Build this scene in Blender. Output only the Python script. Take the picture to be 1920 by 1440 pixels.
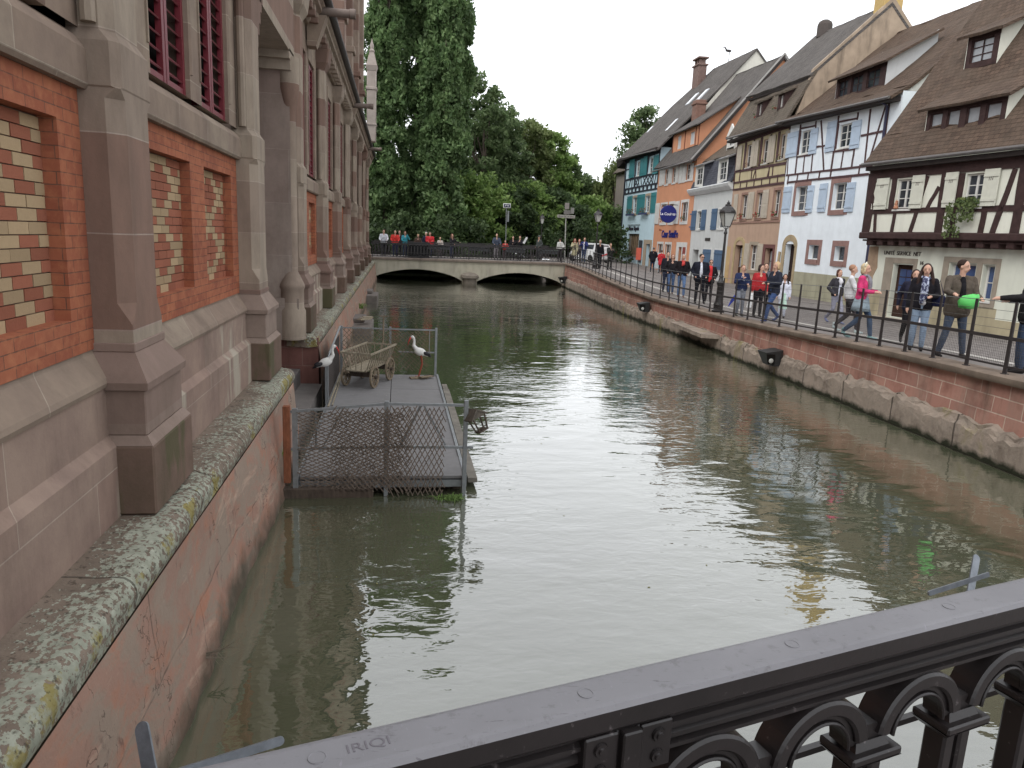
import bpy, bmesh, math, random
import numpy as np
from mathutils import Matrix, Vector
for _o in list(bpy.data.objects): bpy.data.objects.remove(_o)
SC = bpy.context.scene
COL = SC.collection
R = math.radians
random.seed(7); RNG = np.random.default_rng(7)

# ---------------------------------------------------------------- camera
cam_d = bpy.data.cameras.new('camera'); cam = bpy.data.objects.new('camera', cam_d); COL.objects.link(cam)
_yaw, _pit, _rol = R(9.2515), R(11.3922), R(2.5766)
_f = Vector((math.sin(_yaw)*math.cos(_pit), math.cos(_yaw)*math.cos(_pit), -math.sin(_pit)))
_r0 = Vector((math.cos(_yaw), -math.sin(_yaw), 0)); _u0 = _r0.cross(_f)
_r = _r0*math.cos(_rol) + _u0*math.sin(_rol); _u = -_r0*math.sin(_rol) + _u0*math.cos(_rol)
cam.matrix_world = Matrix(((_r.x, _u.x, -_f.x, 0), (_r.y, _u.y, -_f.y, 0), (_r.z, _u.z, -_f.z, 3.2), (0, 0, 0, 1)))
cam_d.sensor_fit = 'HORIZONTAL'; cam_d.sensor_width = 36; cam_d.lens = 36*1370/1920
cam_d.clip_start = 0.05; cam_d.clip_end = 2000
cam_d.dof.use_dof = False
SC.camera = cam
# ---------------------------------------------------------------- sky, sun, exposure (bright overcast)
W = bpy.data.worlds.new('World'); SC.world = W; W.use_nodes = True
nt = W.node_tree; nt.nodes.clear()
sky = nt.nodes.new('ShaderNodeTexSky'); sky.sky_type = 'NISHITA'; sky.sun_disc = False
sky.sun_elevation = R(48); sky.sun_rotation = R(230); sky.air_density = 1.0; sky.dust_density = 3.0; sky.ozone_density = 1.0
hs = nt.nodes.new('ShaderNodeHueSaturation'); hs.inputs['Saturation'].default_value = 0.10; hs.inputs['Value'].default_value = 1.0
mx = nt.nodes.new('ShaderNodeMix'); mx.data_type = 'RGBA'; mx.inputs[0].default_value = 0.7
mx.inputs[7].default_value = (12.0, 12.3, 12.8, 1)
bg = nt.nodes.new('ShaderNodeBackground'); bg.inputs[1].default_value = 0.15
wo = nt.nodes.new('ShaderNodeOutputWorld')
nt.links.new(sky.outputs[0], hs.inputs['Color']); nt.links.new(hs.outputs[0], mx.inputs[6])
nt.links.new(mx.outputs[2], bg.inputs[0]); nt.links.new(bg.outputs[0], wo.inputs[0])
sd = bpy.data.lights.new('sun', 'SUN'); sd.energy = 1.0; sd.angle = R(25); sd.color = (1, .97, .92)
sun = bpy.data.objects.new('sun', sd); COL.objects.link(sun)
sun.rotation_euler = (R(42), 0, R(-50)); sun.location = (0, 0, 40)
SC.view_settings.view_transform = 'Standard'; SC.view_settings.look = 'None'
SC.view_settings.exposure = 0.1; SC.view_settings.gamma = 1
SC.cycles.max_bounces = 6; SC.cycles.diffuse_bounces = 3; SC.cycles.glossy_bounces = 3
SC.cycles.transparent_max_bounces = 8; SC.cycles.use_denoising = True
SC.cycles.use_adaptive_sampling = True; SC.cycles.adaptive_threshold = 0.02

# ---------------------------------------------------------------- mesh helpers
MW = {}
def tag(o, label=None, cat=None, group=None, kind=None):
    if label: o['label'] = label
    if cat: o['category'] = cat
    if group: o['group'] = group
    if kind: o['kind'] = kind
    return o
def thing(name, label, cat, loc=(0, 0, 0), rz=0, group=None):
    o = bpy.data.objects.new(name, None); o.empty_display_size = .2; COL.objects.link(o)
    o.location = loc; o.rotation_euler = (0, 0, rz)
    MW[o.name] = Matrix.Translation(loc) @ Matrix.Rotation(rz, 4, 'Z')
    return tag(o, label, cat, group)
class MB:
    fixn = True
    def __init__(s, F=None): s.v = []; s.f = []; s.m = []; s.F = F
    def add(s, vs, fs, m=0):
        b = len(s.v); s.v.extend(vs); s.f.extend([tuple(i+b for i in f) for f in fs]); s.m.extend([m]*len(fs)); return s
    def box(s, x0, x1, y0, y1, z0, z1, m=0):
        v = [(x0,y0,z0),(x1,y0,z0),(x1,y1,z0),(x0,y1,z0),(x0,y0,z1),(x1,y0,z1),(x1,y1,z1),(x0,y1,z1)]
        return s.add(v, [(0,3,2,1),(4,5,6,7),(0,1,5,4),(1,2,6,5),(2,3,7,6),(3,0,4,7)], m)
    def hexa(s, p, m=0):   # eight corners, bottom ring then top ring
        return s.add([tuple(q) for q in p], [(0,3,2,1),(4,5,6,7),(0,1,5,4),(1,2,6,5),(2,3,7,6),(3,0,4,7)], m)
    def bbox(s, x0, x1, y0, y1, z0, z1, b=.01, m=0):   # box with chamfered edges
        b = min(b, (x1-x0)*.45, (y1-y0)*.45, (z1-z0)*.45)
        vs = []; idx = {}
        for i, X in enumerate((x0, x1)):
            for j, Y in enumerate((y0, y1)):
                for k, Z in enumerate((z0, z1)):
                    sx, sy, sz = (1, -1)[i], (1, -1)[j], (1, -1)[k]
                    for a, q in enumerate(((X, Y+sy*b, Z+sz*b), (X+sx*b, Y, Z+sz*b), (X+sx*b, Y+sy*b, Z))):
                        idx[i, j, k, a] = len(vs); vs.append(q)
        I = lambda i, j, k, a: idx[i, j, k, a]
        fs = []
        for i in (0, 1): fs.append([I(i,0,0,0), I(i,1,0,0), I(i,1,1,0), I(i,0,1,0)])
        for j in (0, 1): fs.append([I(0,j,0,1), I(1,j,0,1), I(1,j,1,1), I(0,j,1,1)])
        for k in (0, 1): fs.append([I(0,0,k,2), I(1,0,k,2), I(1,1,k,2), I(0,1,k,2)])
        for i in (0, 1):
            for j in (0, 1): fs.append([I(i,j,0,0), I(i,j,1,0), I(i,j,1,1), I(i,j,0,1)])
            for k in (0, 1): fs.append([I(i,0,k,0), I(i,1,k,0), I(i,1,k,2), I(i,0,k,2)])
        for j in (0, 1):
            for k in (0, 1): fs.append([I(0,j,k,1), I(1,j,k,1), I(1,j,k,2), I(0,j,k,2)])
        for i in (0, 1):
            for j in (0, 1):
                for k in (0, 1): fs.append([I(i,j,k,0), I(i,j,k,1), I(i,j,k,2)])
        c = Vector(((x0+x1)/2, (y0+y1)/2, (z0+z1)/2)); out = []
        for f in fs:
            a, b_, c_ = (Vector(vs[q]) for q in f[:3]); n = (b_-a).cross(c_-a)
            out.append(tuple(f) if n.dot(a-c) > 0 else tuple(reversed(f)))
        return s.add(vs, out, m)
    def bar(s, p, q, w, h=None, up=(0, 0, 1), m=0):
        h = h or w; p, q = Vector(p), Vector(q); d = (q-p).normalized(); up = Vector(up)
        if abs(d.dot(up)) > .98: up = Vector((1, 0, 0)) if abs(d.x) < .9 else Vector((0, 1, 0))
        a = d.cross(up).normalized()*w/2; b = a.cross(d).normalized()*h/2
        return s.hexa([p-a-b, p+a-b, q+a-b, q-a-b, p-a+b, p+a+b, q+a+b, q-a+b], m)
    def prism(s, poly, ax, a, b, m=0, caps=True):  # poly 2-D in the two other axes, extruded along ax
        n = len(poly); ins = lambda p, t: {0: (t, p[0], p[1]), 1: (p[0], t, p[1]), 2: (p[0], p[1], t)}[ax]
        v = [ins(p, a) for p in poly]+[ins(p, b) for p in poly]
        f = [(i, (i+1) % n, (i+1) % n+n, i+n) for i in range(n)]
        if caps: f += [tuple(range(n-1, -1, -1)), tuple(range(n, 2*n))]
        return s.add(v, f, m)
    def sweep(s, secs, m=0, closed=True, caps=True):  # list of rings of equal length
        n = len(secs[0]); v = [tuple(p) for r in secs for p in r]; f = []
        for k in range(len(secs)-1):
            for i in range(n if closed else n-1):
                j = (i+1) % n; f.append((k*n+i, k*n+j, (k+1)*n+j, (k+1)*n+i))
        if caps and closed: f += [tuple(range(n-1, -1, -1)), tuple(range((len(secs)-1)*n, len(secs)*n))]
        return s.add(v, f, m)
    def tube(s, pts, r, n=8, m=0):
        pts = [Vector(p) for p in pts]; rr = r if isinstance(r, (list, tuple)) else [r]*len(pts); secs = []
        a0 = None
        for i, p in enumerate(pts):
            d = (pts[min(i+1, len(pts)-1)]-pts[max(i-1, 0)]).normalized()
            if a0 is None: a0 = d.cross(Vector((0, 0, 1)) if abs(d.z) < .9 else Vector((1, 0, 0))).normalized()
            a = (a0-d*a0.dot(d)).normalized(); a0 = a; b = d.cross(a)
            secs.append([p+(a*math.cos(t)+b*math.sin(t))*rr[i] for t in [2*math.pi*k/n for k in range(n)]])
        return s.sweep(secs, m)
    def lathe(s, prof, c=(0, 0, 0), n=16, m=0, ax=2):
        secs = []
        for r, z in prof:
            ring = []
            for k in range(n):
                t = 2*math.pi*k/n; x, y = r*math.cos(t), r*math.sin(t)
                q = {2: (x, y, z), 0: (z, x, y), 1: (y, z, x)}[ax]
                ring.append((c[0]+q[0], c[1]+q[1], c[2]+q[2]))
            secs.append(ring)
        return s.sweep(secs, m)
    def ball(s, c, r, n=10, k=7, m=0, rot=None):
        r = r if isinstance(r, (tuple, list)) else (r, r, r); secs = []
        for j in range(k+1):
            ph = -math.pi/2+math.pi*j/k; cr = max(math.cos(ph), .02)
            ring = []
            for i in range(n):
                t = 2*math.pi*i/n; q = Vector((r[0]*cr*math.cos(t), r[1]*cr*math.sin(t), r[2]*math.sin(ph)))
                if rot is not None: q = rot @ q
                ring.append((c[0]+q.x, c[1]+q.y, c[2]+q.z))
            secs.append(ring)
        return s.sweep(secs, m)
    def cap(s, p, q, r0, r1, n=10, m=0):   # tapered capsule
        s.tube([p, q], [r0, r1], n, m); s.ball(p, r0*.995, n, 6, m); s.ball(q, r1*.995, n, 6, m); return s
    def wall(s, u0, u1, z0, z1, holes, to3, t=.2, m=0):  # wall with rectangular holes; to3(u, depth, z)
        us = sorted(set([u0, u1]+[min(max(h[k], u0), u1) for h in holes for k in (0, 1)]))
        zs = sorted(set([z0, z1]+[min(max(h[k], z0), z1) for h in holes for k in (2, 3)]))
        inh = lambda u, z: any(h[0] < u < h[1] and h[2] < z < h[3] for h in holes)
        for a, b in zip(us, us[1:]):
            for c, d in zip(zs, zs[1:]):
                if b-a < 1e-5 or d-c < 1e-5 or inh((a+b)/2, (c+d)/2): continue
                s.add([to3(a,0,c), to3(b,0,c), to3(b,0,d), to3(a,0,d)], [(0,1,2,3)], m)
        for h in holes:
            a, b, c, d = h[:4]; t_ = h[4] if len(h) > 4 else t
            P = [to3(a,0,c), to3(b,0,c), to3(b,0,d), to3(a,0,d), to3(a,t_,c), to3(b,t_,c), to3(b,t_,d), to3(a,t_,d)]
            s.add(P, [(0,4,5,1), (1,5,6,2), (2,6,7,3), (3,7,4,0)], m)
        return s
    def build(s, name, mats, parent=None, smooth=False, label=None):
        me = bpy.data.meshes.new(name)
        v = np.array([tuple(p) for p in s.v], dtype=float)
        M = s.F if s.F is not None else Matrix.Identity(4)
        if parent is not None: M = MW[parent.name].inverted() @ M
        M = np.array(M); v = v @ M[:3, :3].T + M[:3, 3]
        me.from_pydata(v.tolist(), [], s.f)
        mats = mats if isinstance(mats, (list, tuple)) else [mats]
        for a in mats: me.materials.append(a)
        if len(mats) > 1: me.polygons.foreach_set('material_index', s.m)
        if smooth:
            me.polygons.foreach_set('use_smooth', [True]*len(me.polygons))
            if smooth != 'all': 
                try: me.set_sharp_from_angle(angle=R(40))
                except Exception: pass
        if s.fixn:
            bm = bmesh.new(); bm.from_mesh(me); bmesh.ops.recalc_face_normals(bm, faces=bm.faces); bm.to_mesh(me); bm.free()
        me.update()
        o = bpy.data.objects.new(name, me); COL.objects.link(o)
        if parent is not None: o.parent = parent; MW[o.name] = MW[parent.name]
        else: MW[o.name] = Matrix.Identity(4)
        if label: o['label'] = label
        return o
def struct(o): o['kind'] = 'structure'; return o
def copy_tree(o, parent=None):
    c = o.copy(); COL.objects.link(c)
    if parent is not None: c.parent = parent
    for ch in list(o.children): copy_tree(ch, c)
    return c

# ---------------------------------------------------------------- materials
def lerp(a, b, t): return a+(b-a)*t
def srgb(r, g, b):
    f = lambda c: ((c/255+.055)/1.055)**2.4 if c/255 > .04045 else c/255/12.92
    a, b_, c = f(r), f(g), f(b); L = .3*a+.55*b_+.15*c; k = .14
    return (lerp(a, L, k), lerp(b_, L, k), lerp(c, L, k), 1)
class NM:
    def __init__(s, name):
        s.mat = bpy.data.materials.new(name); s.mat.use_nodes = True; s.t = s.mat.node_tree
        s.b = s.t.nodes['Principled BSDF']; s.out = s.t.nodes['Material Output']
        s.tc = s.t.nodes.new('ShaderNodeTexCoord')
    def n(s, typ, **k):
        a = s.t.nodes.new('ShaderNode'+typ)
        for q, v in k.items(): setattr(a, q, v)
        return a
    def l(s, a, b): s.t.links.new(a, b)
    def noise(s, scale, detail=4, vec=None, rough=.6, dist=0):
        a = s.n('TexNoise'); a.inputs['Scale'].default_value = scale; a.inputs['Detail'].default_value = detail
        a.inputs['Roughness'].default_value = rough; a.inputs['Distortion'].default_value = dist
        s.l(vec if vec is not None else s.tc.outputs['Object'], a.inputs['Vector']); return a.outputs['Fac']
    def ramp(s, fac, stops, interp='LINEAR'):
        a = s.n('ValToRGB'); a.color_ramp.interpolation = interp; e = a.color_ramp.elements
        while len(e) < len(stops): e.new(.5)
        for i, (p, c) in enumerate(stops):
            e[i].position = p; e[i].color = c if len(c) == 4 else (*c, 1)
        s.l(fac, a.inputs[0]); return a.outputs[0]
    def mix(s, fac, a, b, mode='MIX'):
        q = s.n('Mix', data_type='RGBA', blend_type=mode)
        for inp, val in ((q.inputs[0], fac), (q.inputs[6], a), (q.inputs[7], b)):
            if hasattr(val, 'links'): s.l(val, inp)
            else: inp.default_value = val
        return q.outputs[2]
    def math(s, op, a, b=0.0, c=None):
        q = s.n('Math', operation=op)
        for i, v in enumerate((a, b) if c is None else (a, b, c)):
            if hasattr(v, 'links'): s.l(v, q.inputs[i])
            else: q.inputs[i].default_value = v
        return q.outputs[0]
    def xyz(s, sock=None):
        q = s.n('SeparateXYZ'); s.l(sock or s.tc.outputs['Object'], q.inputs[0]); return q.outputs
    def comb(s, x, y, z=0.0):
        q = s.n('CombineXYZ')
        for i, v in enumerate((x, y, z)):
            if hasattr(v, 'links'): s.l(v, q.inputs[i])
            else: q.inputs[i].default_value = v
        return q.outputs[0]
    def mapv(s, scale, vec=None, rot=(0,0,0)):
        q = s.n('Mapping'); q.inputs['Scale'].default_value = scale; q.inputs['Rotation'].default_value = rot
        s.l(vec or s.tc.outputs['Object'], q.inputs[0]); return q.outputs[0]
    def brick(s, vec, w, h, c1, c2, cm, mortar=.01, off=.5, smooth=.2, bias=0):
        a = s.n('TexBrick'); a.offset = off
        for k, v in (('Color1', c1), ('Color2', c2), ('Mortar', cm)):
            if hasattr(v, 'links'): s.l(v, a.inputs[k])
            else: a.inputs[k].default_value = v
        a.inputs['Scale'].default_value = 1; a.inputs['Mortar Size'].default_value = mortar
        a.inputs['Mortar Smooth'].default_value = smooth; a.inputs['Bias'].default_value = bias
        a.inputs['Brick Width'].default_value = w; a.inputs['Row Height'].default_value = h
        s.l(vec, a.inputs['Vector']); return a
    def bump(s, h, strength=.4, dist=.01, prev=None):
        a = s.n('Bump'); a.inputs['Strength'].default_value = strength; a.inputs['Distance'].default_value = dist
        s.l(h, a.inputs['Height'])
        if prev is not None: s.l(prev, a.inputs['Normal'])
        return a.outputs[0]
    def fin(s, col=None, rough=.8, normal=None, metal=0, spec=.3, **k):
        if col is not None:
            if hasattr(col, 'links'): s.l(col, s.b.inputs['Base Color'])
            else: s.b.inputs['Base Color'].default_value = col
        if hasattr(rough, 'links'): s.l(rough, s.b.inputs['Roughness'])
        else: s.b.inputs['Roughness'].default_value = rough
        s.b.inputs['Metallic'].default_value = metal; s.b.inputs['Specular IOR Level'].default_value = spec
        if normal is not None: s.l(normal, s.b.inputs['Normal'])
        return s.mat
def plain(name, c, rough=.7, var=.12, scale=3, metal=0, spec=.3, bump=.15, bs=40, stain=0):
    m = NM(name); d = tuple(max(0, x*(1-var)) for x in c[:3])+(1,); e = tuple(min(1, x*(1+var)) for x in c[:3])+(1,)
    col = m.ramp(m.noise(scale, 5), [(.3, d), (.7, e)])
    if stain:
        v = m.mapv((1.6, 1.6, .35)); k = m.ramp(m.noise(1.6, 6, v), [(.48, (0,0,0,1)), (.72, (1,1,1,1))])
        col = m.mix(m.math('MULTIPLY', k, stain), col, tuple(x*.45 for x in c[:3])+(1,))
    return m.fin(col, rough, m.bump(m.noise(bs, 4), bump, .01) if bump else None, metal, spec)
_C = {}
def m_cloth(name, c, rough):
    m = NM(name); col = m.ramp(m.noise(7, 5), [(.3, tuple(q*.74 for q in c[:3])+(1,)), (.7, tuple(min(1, q*1.18) for q in c[:3])+(1,))])
    w = m.noise(11, 4, m.mapv((1.3, 1.3, .8)), .6, 1.2); return m.fin(col, rough, m.bump(w, .8, .035, m.bump(m.noise(90, 2), .2, .004)), spec=.15)
def cloth(rgb, rough=.9):
    k = ('cloth', rgb, rough)
    if k not in _C: _C[k] = m_cloth('cloth_%02x%02x%02x' % rgb, srgb(*rgb), rough)
    return _C[k]
def paint(rgb, rough=.45):
    k = ('paint', rgb, rough)
    if k not in _C: _C[k] = plain('paint_%02x%02x%02x' % rgb, srgb(*rgb), rough, .08, 4, 0, .35, .08, 30, .15)
    return _C[k]
# ---------------------------------------------------------------- shared materials
def m_blocks(name, ca, cb, cm, w, h, vec='yz', mortar=.008, stain=.5, blotch=None, bumpd=.012, dark=None, big=None):
    m = NM(name); x, y, z = m.xyz()
    u = m.math('ADD', x, y) if vec == 'xy' else (y if vec == 'yz' else x)
    v = m.comb(u, z, 0)
    b = m.brick(v, w, h, ca, cb, cm, mortar)
    col = b.outputs['Color']
    n1 = m.noise(2.2, 6, rough=.7); col = m.mix(m.ramp(n1, [(.35, (0,0,0,1)), (.7, (.75,.75,.75,1))]), col, blotch or tuple(c*.6 for c in ca[:3])+(1,))
    st = m.noise(1.3, 6, m.mapv((2.0, 2.0, .3)), .65)
    k = m.math('MULTIPLY', m.ramp(st, [(.5, (0,0,0,1)), (.75, (1,1,1,1))]), stain)
    col = m.mix(k, col, dark or tuple(c*.35 for c in cb[:3])+(1,))
    if big is not None:
        k2 = m.ramp(m.noise(1.5, 5, m.mapv((1.2, 1.2, .35)), .55), [(.56, (0,0,0,1)), (.61, (1,1,1,1))])
        col = m.mix(m.math('MULTIPLY', k2, .65), col, big)
    fine = m.noise(55, 5); med = m.noise(9, 5)
    nb = m.bump(m.math('SUBTRACT', m.math('MULTIPLY', med, .6), b.outputs['Fac']), .45, bumpd, m.bump(fine, .25, .006))
    return m.fin(col, .88, nb, spec=.15)
S_GREY, S_BRN, S_RED = srgb(150,134,122), srgb(124,98,90), srgb(148,104,92)
M_stone = m_blocks('grey_pink_sandstone', srgb(152,137,118), srgb(138,118,102), srgb(170,156,138), .95, .5, 'xy', .006, .35, srgb(116,98,88), dark=srgb(70,58,52))
def m_shaft():
    m = NM('banded_pilaster_sandstone'); x, y, z = m.xyz()
    row = m.math('FLOOR', m.math('DIVIDE', z, .62)); pier = m.math('FLOOR', m.math('DIVIDE', y, 4.55))
    wn = m.n('TexWhiteNoise', noise_dimensions='2D'); m.l(m.comb(row, pier), wn.inputs['Vector'])
    col = m.ramp(wn.outputs['Value'], [(0, srgb(154,139,122)), (.3, srgb(144,127,112)), (.5, srgb(122,97,85)), (.66, srgb(150,133,117)), (.85, srgb(132,104,90)), (1, srgb(160,147,128))], 'CONSTANT')
    fr = m.math('FRACT', m.math('DIVIDE', z, .62)); j = m.math('LESS_THAN', fr, .014)
    col = m.mix(m.math('MULTIPLY', j, .6), col, srgb(176,160,148))
    col = m.mix(m.ramp(m.noise(2.5, 6, m.mapv((1.5,1.5,.5)), .7), [(.4, (0,0,0,1)), (.75, (.55,.55,.55,1))]), col, srgb(92,78,68))
    nb = m.bump(m.math('SUBTRACT', m.noise(10, 5), j), .35, .01, m.bump(m.noise(60, 4), .25, .005))
    return m.fin(col, .88, nb, spec=.15)
M_shaft = m_shaft()
M_plinth = m_blocks('plinth_sandstone', srgb(156,136,120), srgb(146,118,104), srgb(174,156,140), 1.9, .8, 'xy', .005, .45, srgb(120,98,90), dark=srgb(78,64,56), big=srgb(172,166,148))
M_base_moss = m_blocks('damp_base_stone', srgb(120,96,84), srgb(100,80,70), srgb(140,124,112), 2.0, 3.0, 'xy', .0, .3, srgb(84,74,56), dark=srgb(52,58,36), big=srgb(78,80,50))
def m_brick():
    m = NM('orange_red_brick'); x, y, z = m.xyz(); v = m.comb(m.math('ADD', x, y), z)
    b = m.brick(v, .225, .0735, srgb(164,94,62), srgb(144,78,54), srgb(106,76,62), .0035, bias=-.1)
    col = m.mix(m.ramp(m.noise(14, 3), [(.45, (0,0,0,1)), (.75, (.8,.8,.8,1))]), b.outputs['Color'], srgb(176,108,70))
    col = m.mix(m.ramp(m.noise(1.6, 5), [(.45, (0,0,0,1)), (.8, (.6,.6,.6,1))]), col, srgb(112,62,50))
    return m.fin(col, .9, m.bump(m.math('SUBTRACT', m.math('MULTIPLY', m.noise(70, 4), .35), b.outputs['Fac']), .6, .006), spec=.15)
M_brick = m_brick()
def m_pbrick(n, c):
    m = NM(n); g = m.n('NewGeometry')
    a = tuple(q*.82 for q in c[:3])+(1,); e = tuple(min(1, q*1.16) for q in c[:3])+(1,)
    col = m.ramp(g.outputs['Random Per Island'], [(0, a), (.5, c), (1, e)])
    col = m.mix(m.math('MULTIPLY', m.noise(30, 5), .35), col, tuple(q*.55 for q in c[:3])+(1,))
    return m.fin(col, .9, m.bump(m.noise(70, 5), .5, .005), spec=.12)
M_pred, M_pcream = m_pbrick('panel_red_brick', srgb(152,90,66)), m_pbrick('panel_cream_brick', srgb(170,144,108))
M_mortar = plain('mortar', srgb(128,104,88), .95, .15, 20, bump=.3)
def m_lichen():
    m = NM('lichen_covered_coping'); x, y, z = m.xyz()
    base = m.ramp(m.noise(3, 6), [(.3, srgb(104,92,80)), (.7, srgb(134,118,104))])
    v = m.mapv((1.25, 1, 1)); wob = m.noise(5, 3)
    d = m.noise(26, 6, v, .6, .1); patch = m.noise(1.1, 3)
    th = m.math('SUBTRACT', .50, m.math('MULTIPLY', m.math('SUBTRACT', patch, .5), .5))
    edge = m.math('MULTIPLY', m.math('MAXIMUM', m.math('SUBTRACT', .42, x), 0.0), .8)
    k = m.math('GREATER_THAN', d, m.math('ADD', th, edge))
    lich = m.ramp(m.noise(12, 3), [(.3, srgb(134,137,120)), (.7, srgb(162,165,148))])
    col = m.mix(k, base, lich)
    ky = m.ramp(m.noise(2.2, 7, rough=.7), [(.53, (0,0,0,1)), (.58, (1,1,1,1))])
    kyz = m.math('MULTIPLY', ky, m.ramp(m.math('ADD', z, m.math('MULTIPLY', m.noise(8, 4), .08)), [(0, (1,1,1,1)), (1.0, (1,1,1,1))]))
    kyz = m.math('MULTIPLY', ky, m.math('LESS_THAN', m.math('ADD', z, m.math('MULTIPLY', m.noise(8, 4), .1)), 1.275))
    col = m.mix(m.math('MULTIPLY', kyz, .8), col, srgb(138,124,52))
    dk = m.ramp(m.noise(26, 6), [(.56, (0,0,0,1)), (.64, (1,1,1,1))])
    col = m.mix(m.math('MULTIPLY', dk, .7), col, srgb(66,58,48))
    # joints between coping stones
    fr = m.math('FRACT', m.math('DIVIDE', m.math('ADD', y, m.math('MULTIPLY', wob, .03)), 1.45))
    j = m.math('LESS_THAN', fr, .012); col = m.mix(m.math('MULTIPLY', j, .7), col, srgb(60,54,46))
    return m.fin(col, .95, m.bump(m.math('ADD', m.math('MULTIPLY', k, .35), m.noise(30, 6)), .6, .012), spec=.1)
M_lichen = m_lichen()
def m_found():
    m = NM('weathered_red_foundation_stone'); x, y, z = m.xyz()
    u = m.math('ADD', y, m.math('MULTIPLY', x, 1.0))
    b = m.brick(m.comb(u, m.math('ADD', z, .2)), 1.9, .72, srgb(160,122,104), srgb(148,118,102), srgb(116,92,80), .008)
    col = b.outputs['Color']
    n1 = m.noise(1.6, 7, m.mapv((1, 1, 1.6)), .65)
    col = m.mix(m.ramp(n1, [(.50, (0,0,0,1)), (.62, (.75,.75,.75,1))]), col, srgb(172,114,86))
    n2 = m.noise(2.6, 7, m.mapv((1, .6, 1.4)), .7, .6)
    col = m.mix(m.ramp(n2, [(.46, (0,0,0,1)), (.56, (.9,.9,.9,1))]), col, srgb(146,128,112))
    n4 = m.noise(1.2, 8, m.mapv((1, .5, 2.2), rot=(.7,0,0)), .75, 1.0); col = m.mix(m.ramp(n4, [(.56, (0,0,0,1)), (.66, (.7,.7,.7,1))]), col, srgb(190,160,138))
    n3 = m.noise(9, 7, m.mapv((1, 1, .5)), .7)
    col = m.mix(m.ramp(n3, [(.6, (0,0,0,1)), (.7, (.7,.7,.7,1))]), col, srgb(96,72,66))
    vo = m.n('TexVoronoi', feature='DISTANCE_TO_EDGE'); vo.inputs['Scale'].default_value = .9
    wv = m.n('VectorMath', operation='ADD'); nz = m.n('TexNoise'); nz.inputs['Scale'].default_value = 3; nz.inputs['Detail'].default_value = 5
    m.l(m.tc.outputs['Object'], nz.inputs['Vector']); m.l(nz.outputs['Color'], wv.inputs[1]); m.l(m.mapv((1, 1, .45)), wv.inputs[0]); m.l(wv.outputs[0], vo.inputs['Vector'])
    ck = m.math('MULTIPLY', m.math('LESS_THAN', vo.outputs['Distance'], .004), m.math('GREATER_THAN', m.noise(1.3, 3), .54))
    col = m.mix(m.math('MULTIPLY', ck, .6), col, srgb(60,44,40))
    wet = m.ramp(m.math('ADD', z, m.math('MULTIPLY', m.noise(2.2, 5), .7)), [(.36, (1,1,1,1)), (.62, (0,0,0,1))])
    col = m.mix(m.math('MULTIPLY', wet, .85), col, srgb(66,62,48))
    h = m.math('SUBTRACT', m.math('ADD', m.noise(3, 7, rough=.65), m.math('MULTIPLY', n3, .5)), m.math('ADD', m.math('MULTIPLY', b.outputs['Fac'], .4), m.math('MULTIPLY', ck, .6)))
    return m.fin(col, .85, m.bump(h, .55, .03, m.bump(m.noise(60, 5), .3, .006)), spec=.2)
M_found = m_found()
def m_quay():
    m = NM('red_sandstone_quay_masonry'); x, y, z = m.xyz()
    b = m.brick(m.comb(y, z), .62, .262, srgb(180,130,112), srgb(158,112,98), srgb(194,170,152), .011, bias=.05, smooth=.3)
    col = b.outputs['Color']
    st = m.ramp(m.noise(1.1, 6, m.mapv((1, 1.5, .22)), .7), [(.48, (0,0,0,1)), (.68, (.8,.8,.8,1))])
    col = m.mix(st, col, srgb(138,118,104))
    col = m.mix(m.ramp(m.noise(2.2, 6), [(.45, (0,0,0,1)), (.72, (.65,.65,.65,1))]), col, srgb(112,66,56))
    col = m.mix(m.ramp(m.noise(.8, 5, m.mapv((1, 2, .4))), [(.6, (0,0,0,1)), (.7, (.8,.8,.8,1))]), col, srgb(84,66,52))
    h = m.math('SUBTRACT', m.math('MULTIPLY', m.noise(12, 6), .6), b.outputs['Fac'])
    return m.fin(col, .88, m.bump(h, .5, .012), spec=.15)
M_quay = m_quay()
def m_ledge():
    m = NM('rough_grey_ledge_stone'); x, y, z = m.xyz()
    col = m.ramp(m.noise(2.4, 7, m.mapv((1,1,.6)), .7), [(.3, srgb(112,98,86)), (.5, srgb(148,134,120)), (.72, srgb(166,148,132))])
    w = m.ramp(m.math('ADD', z, m.math('MULTIPLY', m.noise(3.5, 5), .3)), [(.20, (1,1,1,1)), (.30, (0,0,0,1))])
    col = m.mix(w, col, srgb(44,46,32))
    ky = m.math('MULTIPLY', m.ramp(m.noise(1.2, 6, m.mapv((1,1,.35))), [(.6, (0,0,0,1)), (.68, (1,1,1,1))]), .7)
    col = m.mix(ky, col, srgb(124,118,44))
    b = m.brick(m.comb(y, z), 1.7, 1.2, (1,1,1,1), (1,1,1,1), (0,0,0,1), .02)
    col = m.mix(m.math('MULTIPLY', b.outputs['Fac'], .7), col, srgb(50,44,38))
    return m.fin(col, .92, m.bump(m.math('SUBTRACT', m.noise(5, 8, rough=.72), m.math('MULTIPLY', b.outputs['Fac'], .8)), .9, .05), spec=.15)
M_ledge = m_ledge()
M_cope = plain('moss_stained_coping', srgb(124,108,94), .92, .25, 2.2, bump=.4, bs=25, stain=.5)
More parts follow.
